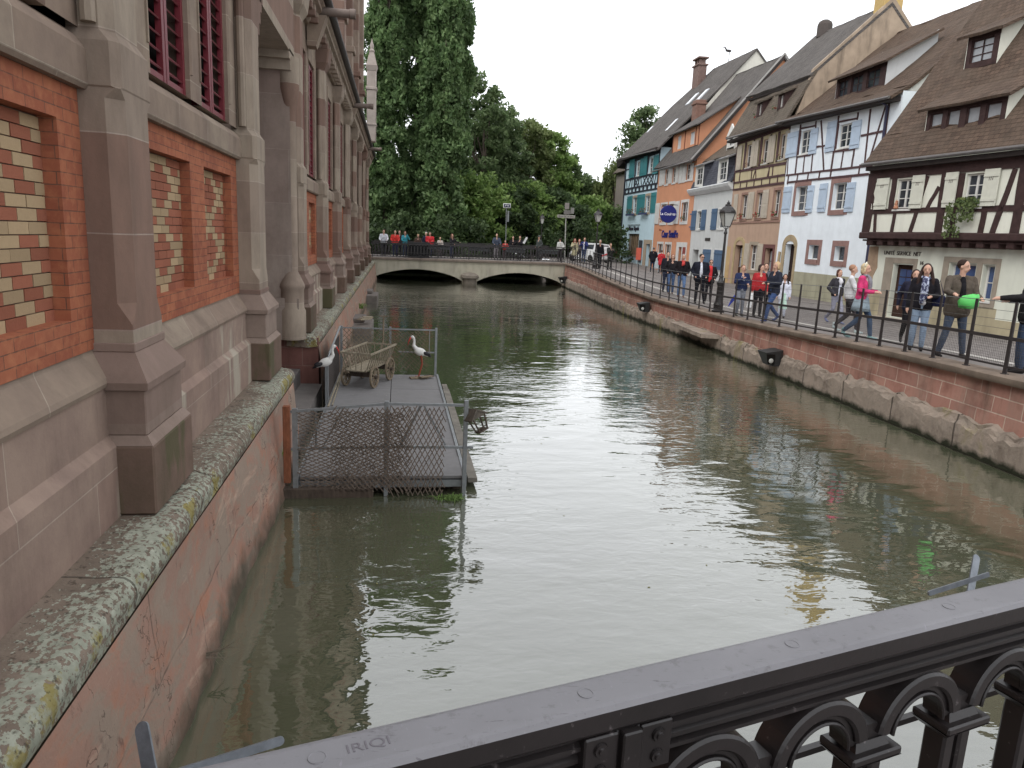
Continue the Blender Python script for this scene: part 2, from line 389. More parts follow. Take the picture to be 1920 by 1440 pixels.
def m_paving():
    m = NM('small_sett_paving'); x, y, z = m.xyz()
    b = m.brick(m.comb(y, x), .26, .13, srgb(124,116,112), srgb(104,97,94), srgb(84,78,74), .012)
    col = m.mix(m.ramp(m.noise(.6, 6), [(.35, (0,0,0,1)), (.7, (.5,.5,.5,1))]), b.outputs['Color'], srgb(140,132,126))
    return m.fin(col, .8, m.bump(m.math('SUBTRACT', m.noise(20, 4), b.outputs['Fac']), .4, .01), spec=.3)
M_pave = m_paving()
M_kerb = plain('pale_gutter_stone', srgb(172,166,158), .85, .15, 5, bump=.2)
def m_tiles(name, c1, c2, c3, w=.17, h=.13, moss=.5):
    m = NM(name); x, y, z = m.xyz()
    b = m.brick(m.comb(x, z), w, h, c1, c2, tuple(q*.45 for q in c2[:3])+(1,), .009, smooth=.5)
    col = m.mix(m.ramp(m.noise(.9, 6, rough=.7), [(.35, (0,0,0,1)), (.7, (.8,.8,.8,1))]), b.outputs['Color'], c3)
    col = m.mix(m.math('MULTIPLY', m.ramp(m.noise(2.4, 7, m.mapv((1.5,1,.5)), .7), [(.5, (0,0,0,1)), (.7, (1,1,1,1))]), moss), col, tuple(q*.5 for q in c3[:3])+(1,))
    sl = m.math('FRACT', m.math('DIVIDE', z, h))
    h_ = m.math('SUBTRACT', m.math('ADD', m.math('MULTIPLY', sl, -.7), m.math('MULTIPLY', m.noise(14, 4), .5)), b.outputs['Fac'])
    return m.fin(col, .9, m.bump(h_, .7, .03), spec=.15)
M_tile_brown = m_tiles('old_brown_roof_tiles', srgb(102,82,68), srgb(80,64,54), srgb(96,82,70))
M_tile_grey = m_tiles('grey_weathered_roof_tiles', srgb(98,92,88), srgb(80,76,73), srgb(104,98,94))
M_tile_mid = m_tiles('grey_brown_roof_tiles', srgb(108,94,82), srgb(86,76,66), srgb(104,96,84))
M_slate = m_tiles('dark_slate', srgb(74,76,86), srgb(62,63,72), srgb(84,86,94), .2, .16, .2)
def plaster(rgb, st=.25): return plain('plaster_%02x%02x%02x' % rgb, srgb(*rgb), .92, .06, 1.5, bump=.25, bs=25, stain=st)
M_timber = plain('dark_brown_timber', srgb(64,44,42), .8, .3, 6, bump=.3, bs=20)
M_timber_red = plain('purple_brown_timber', srgb(82,56,58), .8, .2, 6, bump=.3, bs=20)
M_timber_black = plain('blue_black_timber', srgb(42,46,56), .75, .2, 6, bump=.3, bs=20)
M_eave = plain('dark_eave_boards', srgb(58,50,48), .85, .2, 5, bump=.2)
M_winw = paint((214,212,206), .4)
def m_glass():
    m = NM('window_glass'); c = m.ramp(m.noise(1.1, 3), [(.35, srgb(34,38,44)), (.65, srgb(74,78,86))])
    return m.fin(c, .06, None, 0, .6)
M_glass = m_glass()
M_glassb = plain('blue_window_glass', srgb(62,84,128), .1, .25, 1.2, spec=.6, bump=None)  # blue base colour with slight noise
M_iron = plain('black_painted_iron', srgb(42,38,38), .42, .15, 10, spec=.45, bump=.1)
M_irond = plain('dark_railing_paint', srgb(50,44,44), .5, .15, 8, spec=.4, bump=.1)
M_galv = plain('galvanised_steel', srgb(138,142,144), .45, .15, 14, metal=.55, spec=.5, bump=.1)
M_lamp_glass = plain('frosted_lamp_glass', srgb(176,176,170), .25, .08, 4, spec=.5, bump=None)
def wood(rgb, n='weathered_wood'):
    m = NM(n+'_%02x%02x%02x' % rgb); c = srgb(*rgb)
    col = m.ramp(m.noise(9, 6, m.mapv((3, 3, .7)), .7), [(.3, tuple(q*.5 for q in c[:3])+(1,)), (.7, tuple(min(1, q*1.2) for q in c[:3])+(1,))])
    return m.fin(col, .88, m.bump(m.noise(30, 5), .4, .006), spec=.15)
M_wood = wood((140,124,102)); M_wood_dark = wood((88,76,66)); M_wood_pale = wood((158,146,124))
def m_water():
    m = NM('murky_green_canal_water'); x, y, z = m.xyz()
    col = m.ramp(m.noise(.35, 4), [(.35, srgb(74,77,56)), (.65, srgb(84,88,66))])
    a = m.noise(1.1, 2, m.mapv((.8, 1.6, 1)), .45, .4)
    b = m.noise(5.5, 2, m.mapv((.8, 1.5, 1), rot=(0,0,.3)), .5, .4)
    c = m.noise(15, 2, m.mapv((.7, 1.5, 1), rot=(0,0,-.2)), .5, .3)
    calm = m.ramp(m.noise(.17, 2), [(.42, (.30,.30,.30,1)), (.60, (1,1,1,1))])
    far = m.ramp(m.math('DIVIDE', y, 30), [(.1, (.45,.45,.45,1)), (.5, (1,1,1,1))])
    amp = m.math('MULTIPLY', calm, far)
    h = m.math('ADD', m.math('MULTIPLY', a, .62), m.math('MULTIPLY', m.math('ADD', m.math('MULTIPLY', b, .40), m.math('MULTIPLY', c, .06)), amp))
    bn = m.n('Bump'); bn.inputs['Distance'].default_value = .026; bn.inputs['Strength'].default_value = 1; m.l(h, bn.inputs['Height'])
    m.fin(col, .02, bn.outputs[0], 0, 1.0); m.b.inputs['IOR'].default_value = 1.55
    m.b.inputs['Coat Weight'].default_value = 1.0; m.b.inputs['Coat IOR'].default_value = 1.8; m.b.inputs['Coat Roughness'].default_value = .02; m.l(bn.outputs[0], m.b.inputs['Coat Normal'])
    return m.mat
M_water = m_water()
M_grass = plain('park_grass', srgb(66,86,40), .95, .3, 3, bump=.5, bs=15)

# ---------------------------------------------------------------- setting: water, ground, street
def lerp(a, b, t): return a+(b-a)*t
def interp(y, tab): return float(np.interp(y, [t[0] for t in tab], [t[1] for t in tab]))
ZQ = [(-5, 1.6), (6, 1.5), (10, 1.42), (13, 1.37), (17, 1.23), (22, 1.10), (28, 1.10), (35, 1.30), (42, 1.50), (47, 1.60), (90, 1.6)]
ZF = [(-5, 1.4), (16, 1.02), (24, .95), (34, .93), (45, .98), (58, 1.0), (64, 1.22), (70, 1.5), (90, 1.6)]
XQ = [(-5, 8.7), (6, 9.2), (12, 9.5), (18, 9.75), (24, 10.05), (31, 10.1), (36, 10.4), (42, 10.85), (49.5, 11.35)]
XF = [(-5, 18.2), (16, 17.5), (23.6, 16.75), (26.8, 16.9), (27, 19.1), (34, 19.4), (44, 20.3), (51, 20.8), (59, 21.4), (72, 21.6), (90, 22)]
def xq(y): return interp(y, XQ)
def xq2(y): return xq(y) if y < 49.5 else (xq(49.5) if y < 55.5 else 11.35)
def zq(y): return interp(y, ZQ)
def zst(x, y):
    a, b = xq2(y)+.35, interp(y, XF); t = min(max((x-a)/(b-a), 0), 1)
    return lerp(zq(y), interp(y, ZF), t**.8)
mb = MB(); mb.box(-3.2, 13.5, -30, 140, -1.2, 0.0)
struct(mb.build('canal_water', M_water))
mb = MB()
for a, b, c, d, z in ((-400, -1.9, 55.6, 500, 1.3), (-400, -9, -60, 55.6, 1.3), (-1.9, 11.62, 57.5, 500, 1.3), (40, 400, -60, 500, 1.2), (11.6, 40, 90, 500, 1.45)):  # sheet over the canal beyond the bridge is added to darken its arches
    mb.add([(a, c, z), (b, c, z), (b, d, z), (a, d, z)], [(0, 1, 2, 3)])
mb.add([(-1.9,55.6,1.3), (-1.9,55.6,-1), (-1.9,120,-1), (-1.9,120,1.3)], [(0,1,2,3)]); mb.add([(-1.9,72,1.3), (-1.9,72,-1), (11.6,72,-1), (11.6,72,1.3)], [(0,1,2,3)])
struct(mb.build('ground_and_canal_cover', M_grass))
mb = MB(); ys = list(np.arange(-5, 55.6, .75))+[55.6, 60, 66, 72, 80, 90.1]; nx = 9
for i, y in enumerate(ys):
    a = xq2(y)+.34; b = 40
    xs = [a+(interp(y, XF)+.6-a)*k/(nx-1) for k in range(nx)]+[b]
    for x in xs: mb.v.append((x, y, zst(x, y)-.004))
n = nx+1
for i in range(len(ys)-1):
    for k in range(n-1):
        mb.f.append((i*n+k, i*n+k+1, (i+1)*n+k+1, (i+1)*n+k)); mb.m.append(0)
mb.box(11.62, 11.7, 55.6, 90, -1, 1.4)
struct(mb.build('street', M_pave, smooth='all'))
# pale gutter line along the street and a low kerbed footway by the houses
mb = MB()
for off, w in ((1.55, .28),):
    yy = list(np.arange(6, 48, 1.0))
    for a, b in zip(yy, yy[1:]):
        xa, xb = xq(a)+off, xq(b)+off
        mb.add([(xa, a, zst(xa, a)+.006), (xa+w, a, zst(xa+w, a)+.006), (xb+w, b, zst(xb+w, b)+.006), (xb, b, zst(xb, b)+.006)], [(0, 1, 2, 3)])
struct(mb.build('street_gutter', M_kerb))
# ---------------------------------------------------------------- market hall on the left bank
HALL = thing('market_hall', 'long red sandstone and brick market hall rising straight from the canal on the left', 'building', (-2, 20, 0))
PC = [5.4+4.55*k for k in range(-1, 10)]
ALC = (10.4, 13.62)
def hall(mb, name, mat, smooth=False, parent=None, label=None): return mb.build(name, mat, parent or HALL, smooth, label)
# foundation
mb = MB()
def rough_face(mb, x, y0, y1, z0, z1, amp=.03, sy=.18, sz=.16):
    ny, nz = max(2, int((y1-y0)/sy)), max(2, int((z1-z0)/sz)); b = len(mb.v)
    for i in range(ny+1):
        for k in range(nz+1):
            e = 0 if k == nz else 1
            y, z = y0+(y1-y0)*i/ny, z0+(z1-z0)*k/nz
            mb.v.append((x+.07-.10*z+e*(random.uniform(-amp, amp)+.018*math.sin(y*1.7+z*2.1)), y, z))
    for i in range(ny):
        for k in range(nz):
            a = b+i*(nz+1)+k; mb.f.append((a, a+nz+1, a+nz+2, a+1)); mb.m.append(0)
rough_face(mb, -1.38, -4, ALC[0], -.6, 1.06, .014); rough_face(mb, -1.38, ALC[1]+.2, 49.6, -.6, 1.06, .014, .4, .3)
mb.add([(-1.30, ALC[0], -.6), (-3.2, ALC[0], -.6), (-3.2, ALC[0], 1.06), (-1.42, ALC[0], 1.06)], [(0, 1, 2, 3)])
hall(mb, 'foundation_wall', M_found, True)
# alcove with water stairs
mb = MB(); mb.box(-3.3, -1.36, ALC[0]+.02, ALC[1]+.18, -.5, .34); mb.box(-3.3, -1.75, 11.7, ALC[1]+.18, .34, .62); mb.box(-3.3, -2.2, 12.1, ALC[1]+.18, .62, .9)
hall(mb, 'water_stair', plain('grey_step_stone', srgb(112,106,102), .85, .2, 3, bump=.3))
mb = MB(); mb.box(-3.3, -1.42, ALC[1]+.2, ALC[1]+.62, -.5, 1.2); mb.box(-3.4, -3.3, ALC[0], ALC[1]+.3, -.5, 6.2)
hall(mb, 'stair_side_wall', m_blocks('stair_wall_blocks', srgb(146,98,88), srgb(124,84,76), srgb(150,120,108), .62, .34, 'xy', .01, .5))
# coping with rounded nose
def coping(y0, y1, name='coping'):
    mb = MB(); secs = []; n = max(2, int((y1-y0)/.12)); 
    for i in range(n+1):
        y = y0+(y1-y0)*i/n; e = 1 if 0 < i < n else .55
        w = .012*math.sin(y*3.1)+.008*math.sin(y*9+1)
        prof = [(-1.98, 1.05), (-1.98, 1.262), (-1.78, 1.258), (-1.62, 1.25+w*.5)]
        for t in range(0, 121, 20):
            a = R(90-t); prof.append((-1.51+(.10+w)*math.cos(a)*e, 1.145+(.105+w*.4)*math.sin(a)*(.6 if e < 1 else 1)))
        prof += [(-1.43, 1.055), (-1.60, 1.03)]
        secs.append([(p[0], y, p[1]) for p in prof])
    mb.sweep(secs); return hall(mb, name, M_lichen, True)
coping(-4, 5.95); coping(5.97, 10.55); coping(13.75, 22.9); coping(22.92, 49.6)
# plinth
def ext(mb, prof, y0, y1, m=0): mb.prism(prof, 1, y0, y1, m)
PL = [(-2.6, 1.2), (-1.80, 1.2), (-1.80, 1.74), (-1.86, 1.80), (-1.86, 2.13)]
CAPP = [(-2.6, 2.13), (-1.845, 2.13), (-1.835, 2.16), (-1.845, 2.19), (-1.955, 2.33), (-1.965, 2.37), (-2.6, 2.37)]
for y0, y1 in ((-4, ALC[0]), (ALC[1]+.3, 49.6)):
    mb = MB(); ext(mb, PL+[(-2.6, 2.13)], y0, y1); hall(mb, 'plinth', M_plinth)
    mb = MB(); ext(mb, CAPP, y0, y1); hall(mb, 'plinth_cap', M_stone)
# bays
LOUV = plain('dark_red_painted_shutter', srgb(112,30,42), .5, .12, 6, spec=.35, bump=.15)
BANDP = [(-2.6, 3.97), (-1.90, 3.97), (-1.88, 4.0), (-1.88, 4.2), (-1.93, 4.27), (-2.02, 4.33), (-2.6, 4.33)]
def pbricks(mb, y0, y1, z0, z1, x, seed):
    w, h = .225, .0735; rows = int((z1-z0)/h)+1
    for r in range(rows):
        za, zb = z0+r*h, min(z0+(r+1)*h, z1)-.007
        if zb <= za: continue
        for c in range(-1, int((y1-y0)/w)+2):
            a = y0+(c+(.5 if r % 2 else 0))*w; b = a+w-.007; a = max(a, y0); b = min(b, y1)
            if b-a < .02: continue
            u = 2*c+(r % 2); k = 1 if ((u+r+seed) % 8 == 0 or (u-r+seed) % 8 == 0) else 0
            if seed == 1: k = 1 if (u+r) % 4 == 0 or (u-r) % 12 == 0 else 0
            d = random.uniform(0, .004)
            mb.add([(x+d,a,za),(x+d,b,za),(x+d,b,zb),(x+d,a,zb),(x-.02,a,za),(x-.02,b,za),(x-.02,b,zb),(x-.02,a,zb)],
                   [(0,1,2,3),(0,4,5,1),(1,5,6,2),(2,6,7,3),(3,7,4,0)], k)
for i in range(len(PC)-1):
    c = (PC[i]+PC[i+1])/2; y0, y1 = PC[i], PC[i+1]
    if ALC[0] < c < ALC[1]+.4: continue
    c += .16
    rec = [(c-1.45, c-.26, 2.58, 3.76, .11), (c+.26, c+1.50, 2.58, 3.76, .11)]
    mb = MB(); mb.wall(y0, y1, 2.36, 3.98, rec, lambda u, d, z: (-1.95-d, u, z)); hall(mb, 'brick_surround', M_brick)
    for q in rec:
        mb = MB(); mb.box(-2.09, -2.062, q[0]-.02, q[1]+.02, q[2]-.02, q[3]+.02, 2)
        pbricks(mb, q[0], q[1], q[2], q[3], -2.045, 1 if i == 0 else 4*(i % 2)); hall(mb, 'patterned_brick_panel', [M_pred, M_pcream, M_mortar])
    mb = MB(); ext(mb, BANDP, y0, y1); hall(mb, 'sill_band', M_stone)
    # stone window surround with two tall louvred lights
    op = [(c-1.36, c-.20, 4.33, 6.75, .2), (c+.20, c+1.42, 4.33, 6.75, .2)]
    mb = MB(); mb.wall(y0, y1, 4.33, 7.3, op, lambda u, d, z: (-1.93-d, u, z))
    for q in op:
        for s, e in ((q[0], 1), (q[1], -1)):
            mb.prism([(-1.94, s-e*.06), (-1.915, s-e*.06), (-1.915, s-e*.03), (-1.94, s-e*.002)], 2, 4.55, 7.0)
    hall(mb, 'window_surround', M_stone)
    for q in op:
        mb = MB(); a, b = q[0], q[1]; mid = (a+b)/2; X = -1.985
        for s in (a+.03, mid-.045, mid+.045, b-.03): mb.box(X-.04, X+.012, s-.035, s+.035, 4.34, 6.72)
        for z in (4.37, 6.70): mb.box(X-.04, X+.008, a, b, z-.035, z+.035)
        fr = hall(mb, 'louvred_shutter', LOUV)
        mb = MB()
        for h0, h1 in ((a+.065, mid-.08), (mid+.08, b-.065)):
            for k in range(17):
                z = 4.47+k*.132; mb.bar((X-.085, (h0+h1)/2, z+.055), (X+.0, (h0+h1)/2, z-.015), h1-h0, .014)
        o = mb.build('louvre_slats', LOUV, fr)
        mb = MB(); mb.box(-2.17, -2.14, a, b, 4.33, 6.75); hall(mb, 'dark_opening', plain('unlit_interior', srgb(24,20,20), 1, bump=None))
# pilasters
def pilaster(c, name='pilaster'):
    root = None
    mb = MB(); mb.bbox(-2.0, -1.57, c-.46, c+.46, 1.262, 1.74, .012)
    base = hall(mb, 'pilaster_base', M_base_moss)
    mb = MB()
    mb.hexa([(-2.0,c-.455,1.74),(-1.575,c-.455,1.74),(-1.575,c+.455,1.74),(-2.0,c+.455,1.74),(-2.0,c-.41,1.80),(-1.62,c-.41,1.80),(-1.62,c+.41,1.80),(-2.0,c+.41,1.80)])
    mb.bbox(-2.0, -1.62, c-.41, c+.41, 1.80, 2.11, .008)
    mb.hexa([(-2.0,c-.44,2.11),(-1.595,c-.44,2.11),(-1.595,c+.44,2.11),(-2.0,c+.44,2.11),(-2.0,c-.445,2.16),(-1.59,c-.445,2.16),(-1.59,c+.445,2.16),(-2.0,c+.445,2.16)])
    mb.hexa([(-2.0,c-.445,2.16),(-1.59,c-.445,2.16),(-1.59,c+.445,2.16),(-2.0,c+.445,2.16),(-2.0,c-.31,2.34),(-1.70,c-.31,2.34),(-1.70,c+.31,2.34),(-2.0,c+.31,2.34)])
    mb.bbox(-2.0, -1.695, c-.315, c+.315, 2.34, 2.40, .006)
    hall(mb, 'pilaster_pedestal', m_ped)
    mb = MB()
    def oct_(w, xf, ch): return [(-2.0, c-w), (xf-ch, c-w), (xf, c-w+ch), (xf, c+w-ch), (xf-ch, c+w), (-2.0, c+w)]
    def lev(w, xf, ch, z): return [(p[0], p[1], z) for p in oct_(w, xf, ch)]
    secs = [lev(.30, -1.705, .004, 2.40), lev(.30, -1.705, .004, 2.52), lev(.30, -1.705, .09, 2.66), lev(.30, -1.705, .09, 3.93),
            lev(.30, -1.705, .02, 3.99), lev(.31, -1.70, .05, 4.0), lev(.31, -1.70, .05, 4.26), lev(.27, -1.745, .07, 4.33), lev(.27, -1.745, .07, 6.85),
            lev(.29, -1.72, .03, 6.9), lev(.33, -1.66, .03, 7.0), lev(.34, -1.62, .03, 7.3)]
    mb.sweep(secs)
    for s in (-1, 1):
        mb.tube([(-1.86, c+s*.30, 4.36), (-1.86, c+s*.30, 6.85)], .045, 8)
    hall(mb, 'pilaster_shaft', M_shaft)
m_ped = m_blocks('pedestal_stone', srgb(148,130,118), srgb(126,100,90), srgb(160,142,132), 3.0, .47, 'xy', .0, .3, srgb(116,98,86))
for c in PC[1:]:
    if abs(c-9.95) < .1 or True: pilaster(c)
# side wall of the stair alcove, facing the viewer, with round corner shaft and arch springer
mb = MB(); mb.box(-3.4, -1.84, ALC[1]-.05, ALC[1]+.62, 1.2, 7.2)
mb.box(-3.4, -1.72, ALC[1]-.12, ALC[1]+.62, 1.2, 1.95)
hall(mb, 'portal_side_wall', m_blocks('portal_blocks', srgb(152,138,126), srgb(138,118,108), srgb(164,150,140), 1.4, .9, 'xy', .004, .4, srgb(122,104,94)))
mb = MB(); mb.lathe([(.24,1.2),(.24,1.72),(.21,1.78),(.21,2.1),(.23,2.14),(.22,2.2),(.14,2.36),(.11,2.42),(.11,5.2),(.13,5.25),(.17,5.5),(.17,6.0)], (-1.86, ALC[1]+.06, 0), 20)
hall(mb, 'portal_corner_shaft', M_shaft, True)
mb = MB()
for k in range(4): mb.box(-3.3, -1.80, ALC[1]-.12*(k+1)+.2, ALC[1]+.25, 5.45+.16*k, 5.61+.16*k)
mb.box(-3.3, -1.80, ALC[0]+.1, ALC[1]+.3, 6.05, 7.3)
for k in range(4): mb.box(-3.3, -1.80, ALC[0]-.2, ALC[0]+.10*(k+1), 5.45+.16*k, 5.61+.16*k)
hall(mb, 'portal_arch_corbels', M_shaft)
# cornice, gutter, spouts
mb = MB(); CR = [(-2.6, 7.3), (-1.86, 7.3), (-1.80, 7.36), (-1.80, 7.44), (-1.66, 7.55), (-1.60, 7.58), (-1.60, 7.66), (-1.55, 7.7), (-1.55, 7.78), (-2.6, 7.78)]
ext(mb, CR, -4, 49.6); hall(mb, 'cornice', M_stone)
for y in np.arange(1.2, 49.4, .55): mb = MB(); mb.bbox(-1.86, -1.66, y, y+.2, 7.32, 7.52, .01); hall(mb, 'dentil', M_shaft)
mb = MB(); mb.sweep([[(-1.50+.09*math.cos(R(t)), y, 7.86+.1*math.sin(R(t))) for t in range(0, 360, 30)] for y in (-4, 49.6)])
mb.box(-1.62, -1.46, -4, 49.6, 7.78, 7.84)
hall(mb, 'gutter', plain('dark_zinc_gutter', srgb(66,60,58), .6, .2, 5, metal=.3, spec=.4), 'all')
for y in (16.9, 28.6, 43.0):
    mb = MB(); mb.lathe([(.085,-2.0),(.085,-1.05),(.10,-1.04),(.10,-.92),(.07,-.92),(.07,-.98)], (0, y, 7.62), 14, ax=0)
    hall(mb, 'stone_water_spout', plain('spout_stone', srgb(112,98,90), .85, .25, 4), True)
    mb = MB(); mb.hexa([(-1.9,y-.16,6.9),(-1.72,y-.16,6.9),(-1.72,y+.16,6.9),(-1.9,y+.16,6.9),(-1.9,y-.2,7.5),(-1.5,y-.2,7.5),(-1.5,y+.2,7.5),(-1.9,y+.2,7.5)])
    hall(mb, 'spout_bracket', M_stone)
# tower-like gable above the eaves, then a small turret
mb = MB(); mb.box(-4.2, -1.88, 24.6, 37.2, 7.78, 16.5)
hall(mb, 'gable_wall', m_blocks('gable_blocks', srgb(168,142,132), srgb(136,98,88), srgb(176,156,146), .8, .55, 'xy', .006, .3, srgb(150,120,108)))
mb = MB()
for y in (24.6, 28.8, 33.0, 37.2):
    mb.bbox(-2.0, -1.66, y-.28, y+.28, 7.3, 16.0, .03); mb.bbox(-2.0, -1.58, y-.34, y+.34, 9.4, 9.6, .02)
hall(mb, 'gable_buttresses', M_shaft)
mb = MB(); ext(mb, [(-4.4, 16.5), (-1.5, 16.5), (-1.5, 16.7), (-4.4, 19)], 24.2, 37.6); hall(mb, 'gable_roof', M_slate)
T = 41.2
mb = MB(); X = -1.42
mb.bbox(X-.24, X+.24, T-.3, T+.3, 7.78, 11.3, .04); mb.bbox(X-.29, X+.29, T-.35, T+.35, 10.35, 10.5, .03); mb.bbox(X-.28, X+.28, T-.34, T+.34, 8.6, 8.7, .02)
mb.hexa([(X-.24,T-.3,11.3),(X+.24,T-.3,11.3),(X+.24,T+.3,11.3),(X-.24,T+.3,11.3),(X-.30,T-.36,11.55),(X+.30,T-.36,11.55),(X+.30,T+.36,11.55),(X-.30,T+.36,11.55)])
mb.hexa([(X-.28,T-.34,11.55),(X+.28,T-.34,11.55),(X+.28,T+.34,11.55),(X-.28,T+.34,11.55),(X-.12,T-.14,12.2),(X+.12,T-.14,12.2),(X+.12,T+.14,12.2),(X-.12,T+.14,12.2)])
mb.lathe([(.12,12.2),(.15,12.3),(.08,12.4),(.11,12.55),(.04,12.75),(.01,12.9)], (X, T, 0), 10)
hall(mb, 'pinnacle', plain('pale_turret_stone', srgb(170,158,148), .85, .15, 3, bump=.3), True)
mb = MB(); ext(mb, [(-2.2, 7.7), (-1.6, 7.9), (-9, 13.5), (-9, 13.3)], -4, 49.6); hall(mb, 'roof', M_slate)
mb = MB(); mb.box(-9.2, -9, -4, 49.6, 0, 13.4); mb.box(-9, -2.3, 49.4, 49.6, 1, 7.8); mb.box(-9, -2.3, -4.2, -4, 0, 7.8); hall(mb, 'rear_wall', M_stone)
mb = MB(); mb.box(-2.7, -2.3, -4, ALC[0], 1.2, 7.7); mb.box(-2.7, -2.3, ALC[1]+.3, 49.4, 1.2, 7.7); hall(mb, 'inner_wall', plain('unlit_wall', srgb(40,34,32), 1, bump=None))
# twigs caught in a joint of the foundation, and a tuft of plants at the corner
mb = MB()
for k in range(11):
    a = random.uniform(-.6, .9); L = random.uniform(.12, .34)
    p0 = Vector((-1.36, 5.0+random.uniform(-.04, .04), .16)); p1 = p0+Vector((L*.5, L*.3*math.cos(a*2), L*.15*a)); p2 = p1+Vector((L*.35, -.05*math.cos(k), .1*math.sin(k*2.2)))
    mb.tube([p0, p1, p2], [.004, .003, .001], 4)
tag(mb.build('dry_twigs', plain('dry_twig', srgb(118,108,92), .9)), 'dry twigs stuck in the foundation wall just above the water', 'twigs')
# ---------------------------------------------------------------- floating platform with fences, cart, storks
DK = .22
P = thing('mooring_platform', 'grey boarded platform just above the water beside the market hall', 'platform', (-.1, 12, DK))
mb = MB(); M_deck = plain('grey_deck_boards', srgb(122,120,120), .7, .16, 2.5, bump=.15, stain=.4)
for a, b in ((8.75, 9.55), (9.57, 11.6), (11.62, 13.97), (13.99, 15.45)):
    for c, d in ((-1.14, -.09), (-.08, .88)): mb.bbox(c, d, a, b, DK-.04+(.012 if a < 9 else 0), DK+(.012 if a < 9 else 0), .005)
mb.build('deck_board', M_deck, P)
mb = MB(); mb.box(-1.14, .88, 8.74, 8.79, DK-.13, DK-.042); mb.box(-1.14, .88, 15.4, 15.45, DK-.13, DK-.042)
mb.box(.86, .90, 8.74, 15.45, DK-.13, DK+.022); mb.box(-1.17, -1.145, 8.75, 15.45, DK-.1, DK+.03)
mb.build('deck_frame', M_galv, P)
mb = MB()
for x in (-1.0, -.1, .78):
    for y in (8.95, 11.4, 13.4, 15.2): mb.box(x-.04, x+.04, y-.04, y+.04, -.8, DK-.05)
for y in (9.0, 11, 13, 15): mb.box(-1.1, .85, y-.05, y+.05, -.02, DK-.06)
mb.build('under_frame', M_wood_dark, P)
mb = MB(); mb.bar((1.0, 8.95, .10), (1.0, 14.3, .13), .12, .06); mb.bar((1.0, 14.3, .13), (.97, 14.5, .2), .10, .05); mb.build('fender_plank', plain('grey_plank', srgb(120,114,104), .9, .25, 6, bump=.4), P)
mb = MB(); mb.bbox(-1.34, -.25, 8.62, 8.73, -.1, .12, .01); mb.build('sill_beam', M_wood_dark, P)
def trellis(mb, x0, x1, z0, z1, y, ang, gap, w=.011, t=.004, jit=.15, rag=.05):
    d = Vector((math.cos(R(ang)), 0, math.sin(R(ang)))); nrm = Vector((-d.z, 0, d.x))
    cx, cz = (x0+x1)/2, (z0+z1)/2; L = math.hypot(x1-x0, z1-z0)
    k = -int(L/gap/2)-1
    while k*gap < L/2+gap:
        o = Vector((cx, y, cz))+nrm*(k+random.uniform(-jit, jit))*gap; k += 1
        lo, hi = -1e9, 1e9
        for c, dd, a, b in ((o.x, d.x, x0, x1), (o.z, d.z, z0, z1)):
            if abs(dd) < 1e-6: 
                if not a < c < b: lo, hi = 1, 0
                continue
            t0, t1 = sorted(((a-c)/dd, (b-c)/dd)); lo, hi = max(lo, t0), min(hi, t1)
        if hi-lo < .03: continue
        hi += random.uniform(-rag, rag*.2); lo += random.uniform(-rag*.2, rag)
        mb.bar(o+d*lo, o+d*hi, w, t, up=(0, 1, 0))
FN = thing('fence', 'nearer galvanised fence across the platform, hung with brown lattice', 'fence', (-.15, 8.68, DK))
mb = MB(); Y = 8.68
for x, z0, z1 in ((.86, -.7, 1.22), (-.10, .0, 1.20)):
    mb.bbox(x-.026, x+.026, Y-.026, Y+.026, z0, z1, .004); mb.build('post', M_galv, FN); mb = MB()
mb.box(-1.2, -1.14, Y-.03, Y+.03, .1, 1.1); mb.build('post', M_galv, FN)
for z0, z1 in ((1.06, 1.165), (.60, .63)):
    mb = MB(); mb.bar((-1.22, Y, z0), (-.1, Y, z1), .03, .03); mb.bar((-.1, Y, z1), (.96 if z0 < 1 else .86, Y, z1-.01), .03, .03); mb.build('rail', M_galv, FN)
mb = MB(); mb.bar((-.93, Y+.03, .6), (-.93, Y+.03, 1.1), .025); mb.bar((-.85, Y+.03, .62), (-.6, Y+.03, 1.12), .02); mb.bar((.06, Y+.03, .62), (.32, Y+.03, 1.16), .03); mb.bar((.33, Y+.04, 1.17), (.62, Y+.04, .64), .02)
mb.build('brace', M_galv, FN)
M_lat = wood((122,108,96), 'lattice_wood')
mb = MB(); trellis(mb, -1.14, .10, .12, 1.08, Y-.034, 22, .040); trellis(mb, -1.14, .10, .14, 1.08, Y-.042, -24, .040)
mb.build('lattice', M_lat, FN)
mb = MB(); trellis(mb, -.78, .22, .10, 1.14, Y-.05, 55, .045); trellis(mb, -.72, .20, .06, 1.13, Y-.058, -50, .047); mb.build('lattice', M_lat, FN)
mb = MB(); trellis(mb, .12, .60, .02, 1.15, Y-.034, 62, .05); trellis(mb, -.1, .62, .0, 1.15, Y-.042, -63, .055); mb.build('lattice', M_lat, FN)
mb = MB(); mb.bbox(-1.30, -1.22, 8.6, 8.68, .2, 1.14, .006); mb.build('end_board', wood((140,84,56), 'rust_stained_board'), FN)
FF = thing('fence', 'farther galvanised fence at the back edge of the platform behind the cart', 'fence', (-.1, 15.42, DK))
Y = 15.42
for x in (.84, -.12, -1.12):
    mb = MB(); mb.bbox(x-.025, x+.025, Y-.025, Y+.025, 0, 1.24, .004); mb.build('post', M_galv, FF)
for z in (1.20, .72):
    mb = MB(); mb.bar((-1.12 if z > 1 else .05, Y, z), (.84, Y, z-.01), .026); mb.build('rail', M_galv, FF)
mb = MB(); mb.bar((.70, Y-.02, .72), (.70, Y-.02, 1.19), .014); mb.build('brace', M_galv, FF)
